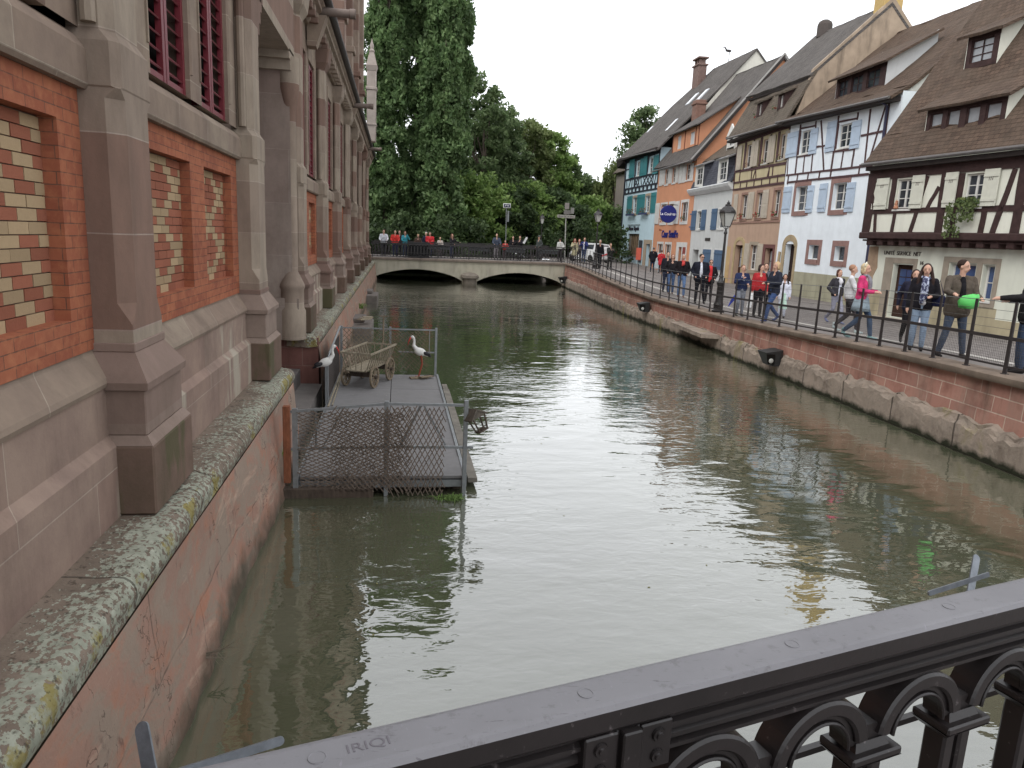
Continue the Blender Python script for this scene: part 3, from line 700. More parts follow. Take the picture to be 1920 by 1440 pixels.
mb = MB(); trellis(mb, -1.1, -.1, .25, 1.2, Y-.03, 48, .07); trellis(mb, -1.1, .0, .25, 1.2, Y-.04, -46, .07); trellis(mb, -.1, .66, .3, 1.18, Y-.03, -42, .055); trellis(mb, .0, .6, .35, 1.15, Y-.04, 50, .10)
mb.build('lattice', wood((132,116,96), 'pale_lattice_wood'), FF)
FS = thing('handrail', 'galvanised handrail with dark netting along the wall side of the platform', 'handrail', (-1.16, 13.8, DK))
mb = MB(); mb.tube([(-1.16, 12.6, 1.0), (-1.15, 15.4, 1.22)], .022, 8); mb.build('rail', M_galv, FS)
mb = MB(); mb.bbox(-1.19, -1.13, 12.57, 12.63, .1, 1.02, .004); mb.build('post', M_galv, FS)
mb = MB(); mb.box(-1.165, -1.155, 12.75, 15.35, DK+.05, 1.06); mb.build('netting', plain('dark_netting', srgb(66,58,54), .95, .4, 30, bump=.5, bs=120), FS)
mb = MB(); mb.bar((-1.12, 12.4, DK+.02), (-1.12, 15.1, DK+.04), .03, .02); mb.bar((-1.06, 12.5, DK+.02), (-1.09, 15.1, DK+.04), .02, .015); mb.build('toe_rail', M_wood_pale, FS)
# --- ladder cart
CA = thing('handcart', 'weathered wooden ladder cart standing at the back of the platform', 'cart', (-.53, 14.55, DK), R(70))
F = MW[CA.name]
def cpart(mb, name, par=None, mat=None, sm=False): return mb.build(name, mat or M_wood_pale, par or CA, sm)
def cmb(): return MB(F)
for wx, wy, r in ((-.42, .29, .215), (-.42, -.29, .215), (.42, .29, .235), (.42, -.29, .235)):
    mb = cmb(); c = Vector((wx, wy, r)); n = 20
    secs = []
    for k in range(n+1):
        t = 2*math.pi*k/n; e = Vector((math.cos(t), 0, math.sin(t)))
        secs.append([c+e*(r-.0)+Vector((0,-.018,0)), c+e*r+Vector((0,.018,0)), c+e*(r-.035)+Vector((0,.018,0)), c+e*(r-.035)+Vector((0,-.018,0))])
    mb.sweep(secs, caps=False); w = cpart(mb, 'wheel', mat=M_wood)
    mb = cmb()
    for k in range(10):
        t = 2*math.pi*k/10; mb.bar(c, c+Vector((math.cos(t), 0, math.sin(t)))*(r-.02), .016, .02, up=(0,1,0))
    cpart(mb, 'spokes', w, M_wood)
    mb = cmb(); mb.tube([c+Vector((0,-.06,0)), c+Vector((0,.06,0))], .035, 10); cpart(mb, 'hub', w, M_wood_dark)
mb = cmb()
for x, r in ((-.42, .215), (.42, .235)): mb.bar((x, -.33, r), (x, .33, r), .035); mb.bar((x, -.2, r+.05), (x, .2, r+.05), .05, .07)
mb.bar((-.5, 0, .3), (.5, 0, .3), .05); cpart(mb, 'axles', mat=M_wood_dark)
mb = cmb()
for y in (-.15, -.05, .05, .15): mb.bbox(-.62, .62, y-.047, y+.047, .325, .35, .004)
cpart(mb, 'bed')
for s in (-1, 1):
    mb = cmb(); mb.bar((-.64, s*.20, .36), (.64, s*.20, .36), .03); mb.bar((-.68, s*.31, .68), (.70, s*.31, .70), .032)
    for k in range(11):
        x = -.58+k*.116; mb.bar((x, s*.20, .36), (x*1.06, s*.31, .685), .02, .012, up=(1, 0, 0))
    cpart(mb, 'side_rack')
for s in (-1, 1):
    mb = cmb(); mb.bar((s*.67, -.31, .69), (s*.67, .31, .69), .03)
    for y in (-.1, 0, .1): mb.bar((s*.62, y, .36), (s*.67, y*1.5, .69), .018, .012, up=(0,1,0))
    cpart(mb, 'end_rack')
mb = cmb(); mb.tube([(.60, .02, .3), (.78, .0, .75), (.80, 0, 1.25)], .018, 8); mb.bar((.80, -.09, 1.25), (.80, .09, 1.25), .02); cpart(mb, 'drawbar', mat=M_wood)
# --- storks
M_sw, M_sb, M_sr = plain('stork_white', srgb(214,212,206), .75, .06, 12), plain('stork_black', srgb(40,38,42), .6, .1, 10), plain('stork_red', srgb(196,42,30), .5, .1, 10)
M_sl = plain('stork_leg', srgb(158,72,48), .7, .1, 10)
def chainmesh(name, chains, mat, par, vox=.012, smooth=5, F=None):
    mb = MB(F)
    for ch in chains:
        if ch[0] == 'e': mb.ball(ch[1], ch[2], 12, 8, rot=ch[3] if len(ch) > 3 else None); continue
        for (p, a), (q, b) in zip(ch, ch[1:]): mb.tube([p, q], [a, b], 10)
        for p, a in ch: mb.ball(p, a*.995, 10, 6)
    o = mb.build(name, mat, par, 'all')
    r = o.modifiers.new('remesh', 'REMESH'); r.mode = 'VOXEL'; r.voxel_size = vox; r.use_smooth_shade = True
    if smooth: s_ = o.modifiers.new('smooth', 'SMOOTH'); s_.factor = .5; s_.iterations = smooth
    return o
def stork(loc, rz, label, s=1.0, legs=True):
    t = thing('stork_figure', label, 'stork', loc, rz, 'painted stork figures'); F = MW[t.name] @ Matrix.Scale(s, 4)
    chainmesh('body', [['e', (0, .02, .58), (.085, .15, .09), Matrix.Rotation(R(20), 3, 'X')], [((0, .10, .63), .06), ((0, .17, .72), .038), ((0, .155, .82), .028), ((0, .17, .89), .03), ((0, .195, .915), .036), ((0, .215, .91), .03)],
        [((0, -.05, .55), .06), ((0, -.15, .50), .035)]], M_sw, t, .009, 4, F)
    mb = MB(F)
    for q in (-1, 1): mb.ball((q*.058, -.12, .54), (.03, .10, .042), 10, 6, rot=Matrix.Rotation(R(22), 3, 'X'))
    mb.ball((0, -.18, .49), (.045, .08, .025), 8, 5, rot=Matrix.Rotation(R(30), 3, 'X')); mb.build('wing_tips', M_sb, t, 'all')
    mb = MB(F); mb.tube([(0, .235, .91), (0, .28, .82), (0, .305, .73)], [.017, .012, .003], 8); mb.build('bill', M_sr, t, 'all')
    mb = MB(F)
    for q in (-1, 1): mb.ball((q*.028, .215, .922), .007, 6, 4)
    mb.build('eyes', M_sb, t)
    for q in (-1, 1) if legs else ():
        mb = MB(F); mb.tube([(q*.035, .0, .52), (q*.04, -.03, .30), (q*.04, .04, .03)], [.02, .011, .010], 7)
        for a in (-.5, 0, .5): mb.tube([(q*.04, .04, .015), (q*.04+.08*math.sin(a), .04+.08*math.cos(a), .008)], [.01, .005], 5)
        mb.build('leg', M_sl, t)
    return t
stork((.52, 15.2, DK), R(100), 'white stork figure with a lowered red bill at the back right corner of the platform', .93)
stork((-1.19, 12.54, .50), R(-80), 'white stork figure perched against the handrail post on the wall side', .82, False)
# --- lantern, boards, weeds
LA = thing('wooden_lantern', 'small tilted wooden lantern with a pitched roof hung on the nearer fence post', 'lantern', (.99, 8.62, 1.0))
F = MW[LA.name] @ Matrix.Rotation(R(-24), 4, 'Y') @ Matrix.Rotation(R(25), 4, 'Z')
mb = MB(F)
mb.hexa([(-.12,-.1,.02),(0,-.1,.12),(0,.1,.12),(-.12,.1,.02),(-.125,-.1,.035),(0,-.1,.14),(0,.1,.14),(-.125,.1,.035)]); mb.hexa([(0,-.1,.12),(.12,-.1,.02),(.12,.1,.02),(0,.1,.12),(0,-.1,.14),(.125,-.1,.035),(.125,.1,.035),(0,.1,.14)])
mb.prism([(-.10, .03), (.10, .03), (0, .12)], 1, -.085, -.075); mb.build('roof', wood((104,96,86), 'grey_wood'), LA)
mb = MB(F)
for sx in (-1, 1):
    for sy in (-1, 1): mb.bar((sx*.085, sy*.07, .03), (sx*.06, sy*.05, -.15), .016)
mb.box(-.07, .07, -.06, .06, -.165, -.15); mb.bar((-.06,-.05,-.11), (.06,-.05,-.11), .012); mb.build('frame', M_wood_dark, LA)
mb = MB(); mb.bar((.86, 8.66, 1.05), (.96, 8.63, 1.07), .012); mb.build('hook', M_galv, LA)
BO = thing('pallet_boards', 'short pale boards and a black ring lying by the stork on the platform', 'boards', (.55, 15.25, DK))
mb = MB(); mb.bar((.30, 15.0, DK+.02), (.66, 15.1, DK+.02), .16, .02); mb.bar((.5, 14.95, DK+.045), (.76, 15.12, DK+.045), .12, .018); mb.build('board', M_wood, BO)
mb = MB(); mb.tube([(.70+.09*math.cos(t), 15.28+.06*math.sin(t), DK+.02) for t in np.linspace(0, 6.28, 16)], .012, 6); mb.build('ring', M_iron, BO)
def tuft(name, loc, n, L, spread, mat, label, cat='plant', flat=.4, group=None):
    mb = MB()
    for k in range(n):
        a = random.uniform(0, 6.28); r = spread*random.random()**.5; p = Vector((loc[0]+r*math.cos(a), loc[1]+r*.4*math.sin(a), loc[2]))
        b = random.uniform(0, 6.28); l = L*random.uniform(.5, 1.1); d = Vector((math.cos(b), math.sin(b), 0))
        q = p+d*l*.5*flat+Vector((0, 0, l*.55)); e = p+d*l*flat*1.5+Vector((0, 0, l*.45*random.uniform(.2, 1.2))); w = d.cross(Vector((0,0,1)))*.006
        mb.add([p-w, p+w, q+w, q-w, e], [(0, 1, 2, 3), (3, 2, 4)])
    o = mb.build(name, mat); return tag(o, label, cat, group)
M_weed = plain('fresh_green_leaf', srgb(104,140,44), .7, .3, 12, bump=None)
tuft('water_weed', (.68, 8.52, .0), 110, .08, .16, plain('weed_green', srgb(88,116,44), .8, .3, 12, bump=None), 'bright green grass tuft floating under the platform front corner', flat=1.2)
tuft('wall_plant', (-1.34, 9.0, .42), 60, .12, .05, M_weed, 'small green plant rooted in the foundation wall beside the near fence', flat=.7)
tuft('wall_plant', (-1.30, 27.5, .35), 60, .35, .1, M_weed, 'green plant growing from the foundation wall beyond the platform', flat=.7)
# stepping stones / mooring blocks along the wall
for y, x1, z1, lab in ((24.0, -.75, .28, 'grey stone landing block at the foot of the market hall just past the platform'), (34.5, -.85, .34, 'grey stone landing block at the foot of the market hall closer to the bridge')):
    mb = MB(); mb.bbox(-1.42, x1, y-1.1, y+1.1, -.4, z1, .03); mb.bbox(-1.42, x1-.25, y-.2, y+1.1, z1, z1+.14, .03)
    tag(mb.build('landing_block', plain('landing_stone', srgb(112,104,98), .85, .2, 3, bump=.4)), lab, 'stone block')
mb = MB()
for k in range(3): mb.bar((-1.15+.05*k, 23.2+.2*k, .45+.02*k), (-.85+.05*k, 23.5+.1*k, .45+.02*k), .2, .03)
tag(mb.build('loose_boards', M_wood_pale), 'pale loose boards lying on the landing block just past the platform', 'boards')
# a few leaves and flecks floating on the canal, droppings and grit on the deck
mb = MB(); g_ = np.random.default_rng(3)
for _ in range(90):
    x, y = g_.uniform(-1, 9), g_.uniform(1.5, 22); 
    if x < 1.1 and 8.4 < y < 15.7: continue
    a = g_.uniform(0, 6.28); q = g_.uniform(.008, .022); e = Vector((math.cos(a), math.sin(a), 0))*q; f = Vector((-math.sin(a), math.cos(a), 0))*q*.5; c = Vector((x, y, .004))
    mb.add([c-e, c+f, c+e, c-f], [(0, 1, 2, 3)])
MB.fixn = False; o = mb.build('floating_leaves', plain('floating_leaf', srgb(128,124,76), .8, .3, 5, bump=None)); MB.fixn = True; o['kind'] = 'stuff'
mb = MB()
for _ in range(150):
    x, y = g_.uniform(-1.1, .85), g_.uniform(8.8, 15.4); q = g_.uniform(.006, .02); n_ = 6; c = (x, y, DK+.0155)
    mb.add([(c[0]+q*math.cos(t)*g_.uniform(.6, 1.2), c[1]+q*math.sin(t)*g_.uniform(.6, 1.2), c[2]) for t in np.linspace(0, 6.28, n_+1)[:-1]], [tuple(range(n_))])
MB.fixn = False; mb.build('deck_grit', plain('pale_grit', srgb(146,142,136), .9, .3, 5, bump=None), P); MB.fixn = True
bpy.data.objects['deck_grit']['kind'] = 'stuff'
# ---------------------------------------------------------------- right quay wall
def zc(y): return zq(y)
QW = thing('quay_wall', 'red sandstone quay wall topped by a mossy coping along the right bank', 'wall', (9.6, 20, 0))
ys = list(np.arange(-5, 49.6, .5))
mb = MB(); nz = 6
for y in ys:
    x = xq(y)
    for k in range(nz+1):
        t = k/nz; z = lerp(.1, zc(y)-.12, t); mb.v.append((x+.05*t+(random.uniform(-.012, .012) if k < nz else 0), y, z))
for i in range(len(ys)-1):
    for k in range(nz):
        a = i*(nz+1)+k; mb.f.append((a, a+1, a+nz+2, a+nz+1)); mb.m.append(0)
mb.build('masonry', M_quay, QW, 'all')
mb = MB(); yy = list(np.arange(-5, 49.6, .3)); secs = []
for y in yy:
    x, z = xq(y), zc(y); e = random.uniform(-.012, .012)
    secs.append([(x+.05, y, z-.15), (x-.06+e, y, z-.14), (x-.09+e, y, z-.10), (x-.09+e, y, z-.03), (x-.05+e, y, z), (x+.36, y, z), (x+.36, y, z-.15)])
mb.sweep(secs); mb.build('coping', M_cope, QW, True)
mb = MB(); yy = list(np.arange(-5, 49.6, .16)); secs = []
rg = 0; hts = {}
for y in yy:
    blk = int(y/1.7); 
    if blk not in hts: hts[blk] = (random.uniform(-.04, .05), random.uniform(-.03, .05))
    hz, ox = hts[blk]; gap = 1 if (y/1.7)-blk > .04 else .55
    x = xq(y)-.02; top = interp(y, [(5, .62), (14, .56), (19, .46), (26, .42), (34, .5), (49, .55)])+hz+random.uniform(-.05, .05)
    o = (.10+ox*.35)*(1 if gap == 1 else .8)
    r = lambda a: random.uniform(-a, a)
    secs.append([(x+.1, y, top+.05+r(.03)), (x-.01+r(.015), y, top+.03+r(.03)), (x-o*.35+r(.025), y, top+.0+r(.04)), (x-o*.7+r(.03), y, top-.05+r(.04)), (x-o+r(.012), y, top-.12+r(.03)), (x-o+r(.006), y, top*.5), (x-o+r(.006), y, .1), (x-o-.01, y, -.4), (x+.1, y, -.4)])
mb.sweep(secs); mb.build('footing', M_ledge, QW, False)
mb = MB(); mb.hexa([(xq(21)-.62, 21.2, .40), (xq(21)-.1, 21.0, .40), (xq(24)-.1, 24.4, .40), (xq(24)-.55, 24.4, .40), (xq(21)-.62, 21.2, .52), (xq(21)-.1, 21.0, .52), (xq(24)-.1, 24.4, .52), (xq(24)-.55, 24.4, .52)])
tag(mb.build('stone_slab', M_ledge), 'flat stone landing slab jutting from the quay wall between two floodlights', 'slab')
# floodlights
def flood(y, z, label, s=1.0):
    x = xq(y)-.16
    t = thing('floodlight', label, 'floodlight', (x, y, z), 0, 'black floodlights low on the quay wall'); F = MW[t.name] @ Matrix.Scale(s, 4)
    mb = MB(F); a, b, h, d = -.24, .24, .19, .30
    mb.hexa([(-d*.55, a, -h), (.1, a, -h), (.1, b, -h), (-d*.55, b, -h), (-d-.05, a, h-.04), (.1, a, h+.03), (.1, b, h+.03), (-d-.05, b, h-.04)])
    o = mb.build('housing', plain('dark_grey_enamel', srgb(48,48,48), .5, .1, 6), t)
    mb = MB(F); mb.hexa([(-.30, a-.02, -.13), (-.12, a-.02, -.15), (-.12, a-.006, -.15), (-.30, a-.006, -.13), (-.36, a-.02, .12), (-.12, a-.02, .12), (-.12, a-.006, .12), (-.36, a-.006, .12)])
    mb.build('front_recess', plain('black_recess', srgb(14,14,14), .3, bump=None), t)
    mb = MB(F); mb.lathe([(.0, -.012), (.05, -.01), (.062, .0), (.06, .02)], (-.22, a-.03, -.05), 14, ax=1); mb.build('lamp', M_lamp_glass, t, True)
    mb = MB(F); mb.bar((.05, a-.01, -.19), (.05, a-.01, .2), .03); mb.bar((.05, b, -.1), (.2, b, -.1), .03); mb.build('bracket', M_iron, t)
flood(17.2, .47, 'black floodlight box nearest the viewer on the quay wall', 1.0)
flood(28.3, .66, 'black floodlight box on the quay wall left of the stone slab', .95)
flood(48.3, .5, 'black floodlight box at the right foot of the far bridge', 1.15)
# ---------------------------------------------------------------- quay railing
RL = thing('quay_railing', 'dark iron railing with wires and mesh along the right quay', 'railing', (9.7, 20, 1.4))
posts = []; y = 5.2
def xr(y): return xq(y)+.08
ytab = [5.2, 6.0, 6.8, 7.6, 8.4, 9.2, 10.0, 10.85, 11.7, 12.5, 13.3, 14.1, 14.95, 15.8, 16.7, 17.6]
y = 17.6
while y < 48.2: y += .98; ytab.append(y)
for y in ytab:
    x, z = xr(y), zc(y); mb = MB()
    mb.hexa([(x-.012, y-.035, z), (x+.012, y-.035, z), (x+.012, y+.035, z), (x-.012, y+.035, z), (x-.012, y-.022, z+1.13), (x+.012, y-.022, z+1.13), (x+.012, y+.022, z+1.13), (x-.012, y+.022, z+1.13)])
    mb.bbox(x-.04, x+.04, y-.05, y+.05, z, z+.012, .003); mb.build('post', M_irond, RL)
def along(mb, dz, w, h, m=0):
    for a, b in zip(ytab, ytab[1:]): mb.bar((xr(a), a, zc(a)+dz), (xr(b), b, zc(b)+dz), w, h)
mb = MB(); along(mb, .56, .035, .055); mb.build('middle_rail', M_irond, RL)
mb = MB(); along(mb, .12, .025, .03); mb.build('bottom_rail', M_irond, RL)
mb = MB(); along(mb, 1.12, .008, .012); mb.build('top_cable', M_galv, RL)
mb = MB()
for dz in (.98, .84, .70): along(mb, dz, .006, .006)
mb.build('wires', plain('dull_steel_wire', srgb(110,108,106), .5, bump=None, metal=.5), RL)
mb = MB()
for a, b in zip(ytab, ytab[1:]):
    if a > 30: continue
    n = 22 if a < 19 else 11
    for k in range(1, n):
        t = k/n; y = lerp(a, b, t); x = lerp(xr(a), xr(b), t); z = zc(y); mb.bar((x, y, z+.13), (x, y, z+.54), .0028)
    for k in range(1, 10 if a < 19 else 6):
        dz = .13+k*.41/(10 if a < 19 else 6); mb.bar((xr(a), a, zc(a)+dz), (xr(b), b, zc(b)+dz), .0028)
mb.build('wire_mesh', plain('grey_wire_mesh', srgb(84,80,78), .5, bump=None, metal=.4), RL)
# ---------------------------------------------------------------- street lamps
def street_lamp(loc, label, H=3.5, sc=1.0, wallmat=None):
    t = thing('street_lamp', label, 'street lamp', loc, 0, 'iron street lamps'); F = MW[t.name] @ Matrix.Diagonal((sc, sc, 1, 1)); h = H
    mb = MB(F); mb.lathe([(.20,0),(.20,.05),(.155,.08),(.15,.2),(.165,.24),(.12,.34),(.10,.5),(.095,.85),(.12,.9),(.13,.95),(.08,1.0),(.06,1.1),(.085,1.14),(.06,1.18),(.05,1.3)], n=16); mb.build('base', M_iron, t, True)
    mb = MB(F); mb.lathe([(.05,1.3),(.042,1.9),(.036,h-.95),(.055,h-.93),(.055,h-.88),(.034,h-.85),(.03,h-.78)], n=14); mb.build('column', M_iron, t, True)
    L = MB(F)
    z0, z1 = h-.70, h-.28
    for k in range(4):
        a = R(45+90*k); L.bar((.0, 0, z0-.1), (.115*math.cos(a)*1.2, .115*math.sin(a)*1.2, z0), .014); L.bar((.13*math.cos(a), .13*math.sin(a), z0), (.255*math.cos(a), .255*math.sin(a), z1), .02)
    for (ra, zz, w) in ((.13, z0, .022), (.255, z1, .03)):
        for k in range(4):
            a, b = R(45+90*k), R(135+90*k); L.bar((ra*math.cos(a), ra*math.sin(a), zz), (ra*math.cos(b), ra*math.sin(b), zz), w)
    hd = L.build('lantern', M_iron, t)
    mb = MB(F)
    q0, q1 = .128/1.4142, .25/1.4142
    mb.hexa([(-q0,-q0,z0),(q0,-q0,z0),(q0,q0,z0),(-q0,q0,z0),(-q1,-q1,z1),(q1,-q1,z1),(q1,q1,z1),(-q1,q1,z1)]); mb.build('glass', M_lamp_glass, hd)
    mb = MB(F); mb.lathe([(.27,h-.28),(.25,h-.22),(.17,h-.12),(.10,h-.07),(.10,h-.03),(.05,h-.01),(.06,h+.03),(.02,h+.06),(.01,h+.1)], n=8); mb.build('hood', M_iron, hd)
    return t
street_lamp((10.30, 22.4, zst(10.3, 22.4)), 'tall black iron street lamp on the quay in front of the white and tan houses', 3.42)
street_lamp((12.2, 44.8, zst(12.2, 44.8)), 'black iron street lamp near the right end of the far bridge', 3.55, 1.1)
street_lamp((11.65, 60, 1.45), 'distant street lamp standing against the trees behind the bridge', 3.6, .9)
# ---------------------------------------------------------------- far bridge
BY0, BY1 = 49.6, 55.5
def zb(x): return 1.50+.10*(x+1.5)/12.8
BR = thing('canal_bridge', 'low two-arched pale concrete bridge crossing the canal', 'bridge', (4.9, 52, 0))
M_conc = plain('pale_bridge_concrete', srgb(178,172,152), .9, .1, 1.6, bump=.25, stain=.55)
def arc(x0, x1, zs, zt, n=14):
    return [(lerp(x0, x1, k/n), zs+(zt-zs)*math.sin(math.pi*k/n)**.75*1.0) for k in range(n+1)]
a1 = arc(-1.6, 4.35, .12, .80); a2 = arc(5.35, 11.3, .12, .80)
mb = MB()
def deckband(x0, x1, arcp):
    for (xa, za), (xb_, zb_) in zip(arcp, arcp[1:]):
        mb.hexa([(xa, BY0, za), (xb_, BY0, zb_), (xb_, BY1, zb_), (xa, BY1, za), (xa, BY0, zb(xa)-.16), (xb_, BY0, zb(xb_)-.16), (xb_, BY1, zb(xb_)-.16), (xa, BY1, zb(xa)-.16)])
deckband(-1.6, 4.35, a1); deckband(5.35, 11.3, a2)
mb.box(4.35, 5.35, BY0, BY1, -.6, zb(5)-.17); mb.box(-2.4, -1.6, BY0, BY1, -.6, zb(-2)-.16); mb.box(11.3, 12.0, BY0+.3, BY1, -.6, zb(11.5)-.17)
mb.build('arches', M_conc, BR)
mb = MB(); secs = []
for x in (-2.4, 2, 6, 11.5): z = zb(x); secs.append([(x, BY0-.10, z-.15), (x, BY0-.12, z-.04), (x, BY0-.10, z), (x, BY0+.35, z), (x, BY0+.35, z-.15)])
mb.sweep(secs); mb.build('coping', plain('bridge_coping_stone', srgb(136,122,110), .9, .2, 2, bump=.3, stain=.6), BR)
mb = MB(); mb.hexa([(-2.4, BY0+.35, zb(-2.4)-.2), (12, BY0+.35, zb(12)-.2), (12, BY1, zb(12)-.2), (-2.4, BY1, zb(-2.4)-.2), (-2.4, BY0+.35, zb(-2.4)-.01), (12, BY0+.35, zb(12)-.01), (12, BY1, zb(12)-.01), (-2.4, BY1, zb(-2.4)-.01)])
mb.build('deck', M_pave, BR)
mb = MB(); mb.lathe([(.44,-.5),(.46,.30),(.62,.36),(.60,.52),(.40,.66),(.12,.72),(.0,.73)], (4.85, BY0-.1, 0), 14); mb.build('cutwater', plain('cutwater_stone', srgb(126,116,104), .9, .25, 3, bump=.5), BR, True)
def railing(y, label, front=True):
    t = thing('bridge_railing', label, 'railing', (4.9, y, zb(5)))
    mb = MB(); X0, X1 = -1.7, 11.35; Z = lambda x: zb(x)
    mb.hexa([(X0, y-.035, Z(X0)+1.0), (X1, y-.035, Z(X1)+1.0), (X1, y+.035, Z(X1)+1.0), (X0, y+.035, Z(X0)+1.0), (X0, y-.035, Z(X0)+1.05), (X1, y-.035, Z(X1)+1.05), (X1, y+.035, Z(X1)+1.05), (X0, y+.035, Z(X0)+1.05)])
    for dz, h in ((.90, .10), (.34, .035), (.08, .05)): mb.bar((X0, y, Z(X0)+dz), (X1, y, Z(X1)+dz), .03, h)
    mb.build('handrail', M_iron, t)
    mb = MB(); n = 62
    for k in range(n):
        x = X0+.1+(X1-X0-.2)*k/(n-1); z = Z(x)
        mb.bar((x, y, z+.35), (x, y, z+.78), .07, .03, up=(0, 1, 0))
        mb.tube([(x+.105*math.cos(a), y, z+.80+.07*math.sin(a)) for a in np.linspace(0, math.pi, 6)], .016, 5)
        mb.bar((x-.10, y, z+.10), (x, y, z+.33), .022); mb.bar((x+.10, y, z+.10), (x, y, z+.33), .022)
        if k % 2: mb.tube([(x+.06*math.cos(a), y, z+.22+.06*math.sin(a)) for a in np.linspace(0, 6.28, 9)], .014, 4)
    mb.build('balusters', M_iron, t)
    for k in range(7 if front else 5):
        x = -1.6+k*2.12 if front else -1.6+k*3.2
        mb = MB(); mb.bar((x, y, Z(x)-(.15 if front else 0)), (x, y, Z(x)+1.0), .05); mb.build('post', M_irond, t)
    return t
railing(BY0+.0, 'black ornamental cast railing along the near edge of the far bridge')
railing(BY1-.15, 'black ornamental cast railing along the back edge of the far bridge', False)
for k, (x0, x1) in enumerate(((2.05, 3.5), (4.7, 6.1), (7.3, 8.6), (9.5, 10.9))):
    t = thing('flower_trough', ['first from the left', 'second from the left', 'second from the right', 'first from the right'][k]+' of the four grey troughs hung on the bridge railing', 'trough', ((x0+x1)/2, BY0+.15, zb(5)+.5), 0, 'grey troughs hung on the bridge railing')
    mb = MB(); mb.bbox(x0, x1, BY0+.06, BY0+.26, zb(5)+.58, zb(5)+.82, .02); mb.build('box', plain('trough_grey', srgb(70,72,74), .6), t)
    mb = MB(); mb.box(x0-.02, x1+.02, BY0+.03, BY0+.29, zb(5)+.82, zb(5)+.85); mb.build('rim', plain('trough_rim', srgb(104,108,110), .5), t)
t = thing('litter_planter', 'dark slatted square planter tub standing on the left part of the bridge', 'planter', (1.4, BY0+.7, zb(1.4)))
mb = MB()
for k in range(9): mb.bbox(.72+k*.16, .84+k*.16, BY0+.42, BY0+.46, zb(1.4)+.12, zb(1.4)+.98, .008)
mb.box(.74, 2.10, BY0+.47, BY0+1.3, zb(1.4), zb(1.4)+.94); mb.bbox(.68, 2.16, BY0+.38, BY0+1.36, zb(1.4)+.92, zb(1.4)+1.0, .02); mb.box(.68, 2.16, BY0+.38, BY0+1.36, zb(1.4), zb(1.4)+.12)
mb.build('tub', plain('planter_black', srgb(34,34,36), .6), t)
# sign posts
def text(name, s, size, mat, F, par, ext=.006, align='CENTER', font=None, scx=1.0, bold=0, label=None):
    cu = bpy.data.curves.new(name, 'FONT'); cu.body = s; cu.size = size; cu.align_x = align; cu.align_y = 'CENTER'; cu.extrude = ext; cu.offset = bold
    tmp = bpy.data.objects.new(name+'_tmp', cu); COL.objects.link(tmp); dg = bpy.context.evaluated_depsgraph_get()
    me = bpy.data.meshes.new_from_object(tmp.evaluated_get(dg)); bpy.data.objects.remove(tmp)
    me.name = name; M = MW[par.name].inverted() @ F @ Matrix.Diagonal((scx, 1, 1, 1)); me.transform(M)
    me.materials.clear(); me.materials.append(mat); o = bpy.data.objects.new(name, me); COL.objects.link(o); o.parent = par; MW[o.name] = MW[par.name]
    if label: o['label'] = label
    return o
FACE_S = Matrix.Rotation(R(90), 4, 'X')   # text facing -y
t = thing('street_sign', 'small rectangular white sign on a grey pole behind the bridge railing', 'sign', (7.6, 52, zb(7.6)))
mb = MB(); mb.tube([(7.6, 52, 1.5), (7.52, 52, 5.15)], .03, 8); mb.build('pole', M_galv, t)
mb = MB(); mb.bbox(7.28, 7.80, 51.93, 51.96, 5.15, 5.45, .01); pl = mb.build('plate', paint((226,226,226)), t)
mb = MB(); mb.box(7.32, 7.76, 51.915, 51.93, 5.19, 5.41); mb.build('panel', paint((40,46,70)), pl)
text('lettering', 'P A', .17, paint((230,230,230)), Matrix.Translation((7.54, 51.912, 5.30)) @ FACE_S, pl, .002)
mb = MB(); mb.bbox(7.60, 7.72, 51.94, 51.97, 4.2, 4.95, .01); mb.build('plate', paint((120,124,126)), t)
t = thing('street_sign', 'grey pole with stacked direction signs at the right end of the bridge', 'sign', (11.40, 49.9, 1.6))
mb = MB(); mb.tube([(11.42, 49.9, 1.6), (11.30, 49.9, 5.6)], .04, 8); mb.build('pole', plain('pale_pole', srgb(150,150,142), .6), t)
for (x0, x1, z0, z1, c) in ((10.72, 11.95, 4.60, 4.80, (150,146,138)), (11.15, 11.6, 4.84, 5.12, (108,104,100)), (11.2, 11.5, 5.18, 5.6, (128,122,116)), (11.62, 11.86, 4.9, 5.3, (122,120,116))):
    mb = MB(); mb.bbox(x0, x1, 49.82, 49.86, z0, z1, .01); q = mb.build('plate', paint(c), t)
    if x1-x0 > 1: text('lettering', 'QUAI DE LA SINN', .14, paint((60,52,50)), Matrix.Translation(((x0+x1)/2, 49.815, 4.70)) @ FACE_S, q, .002)
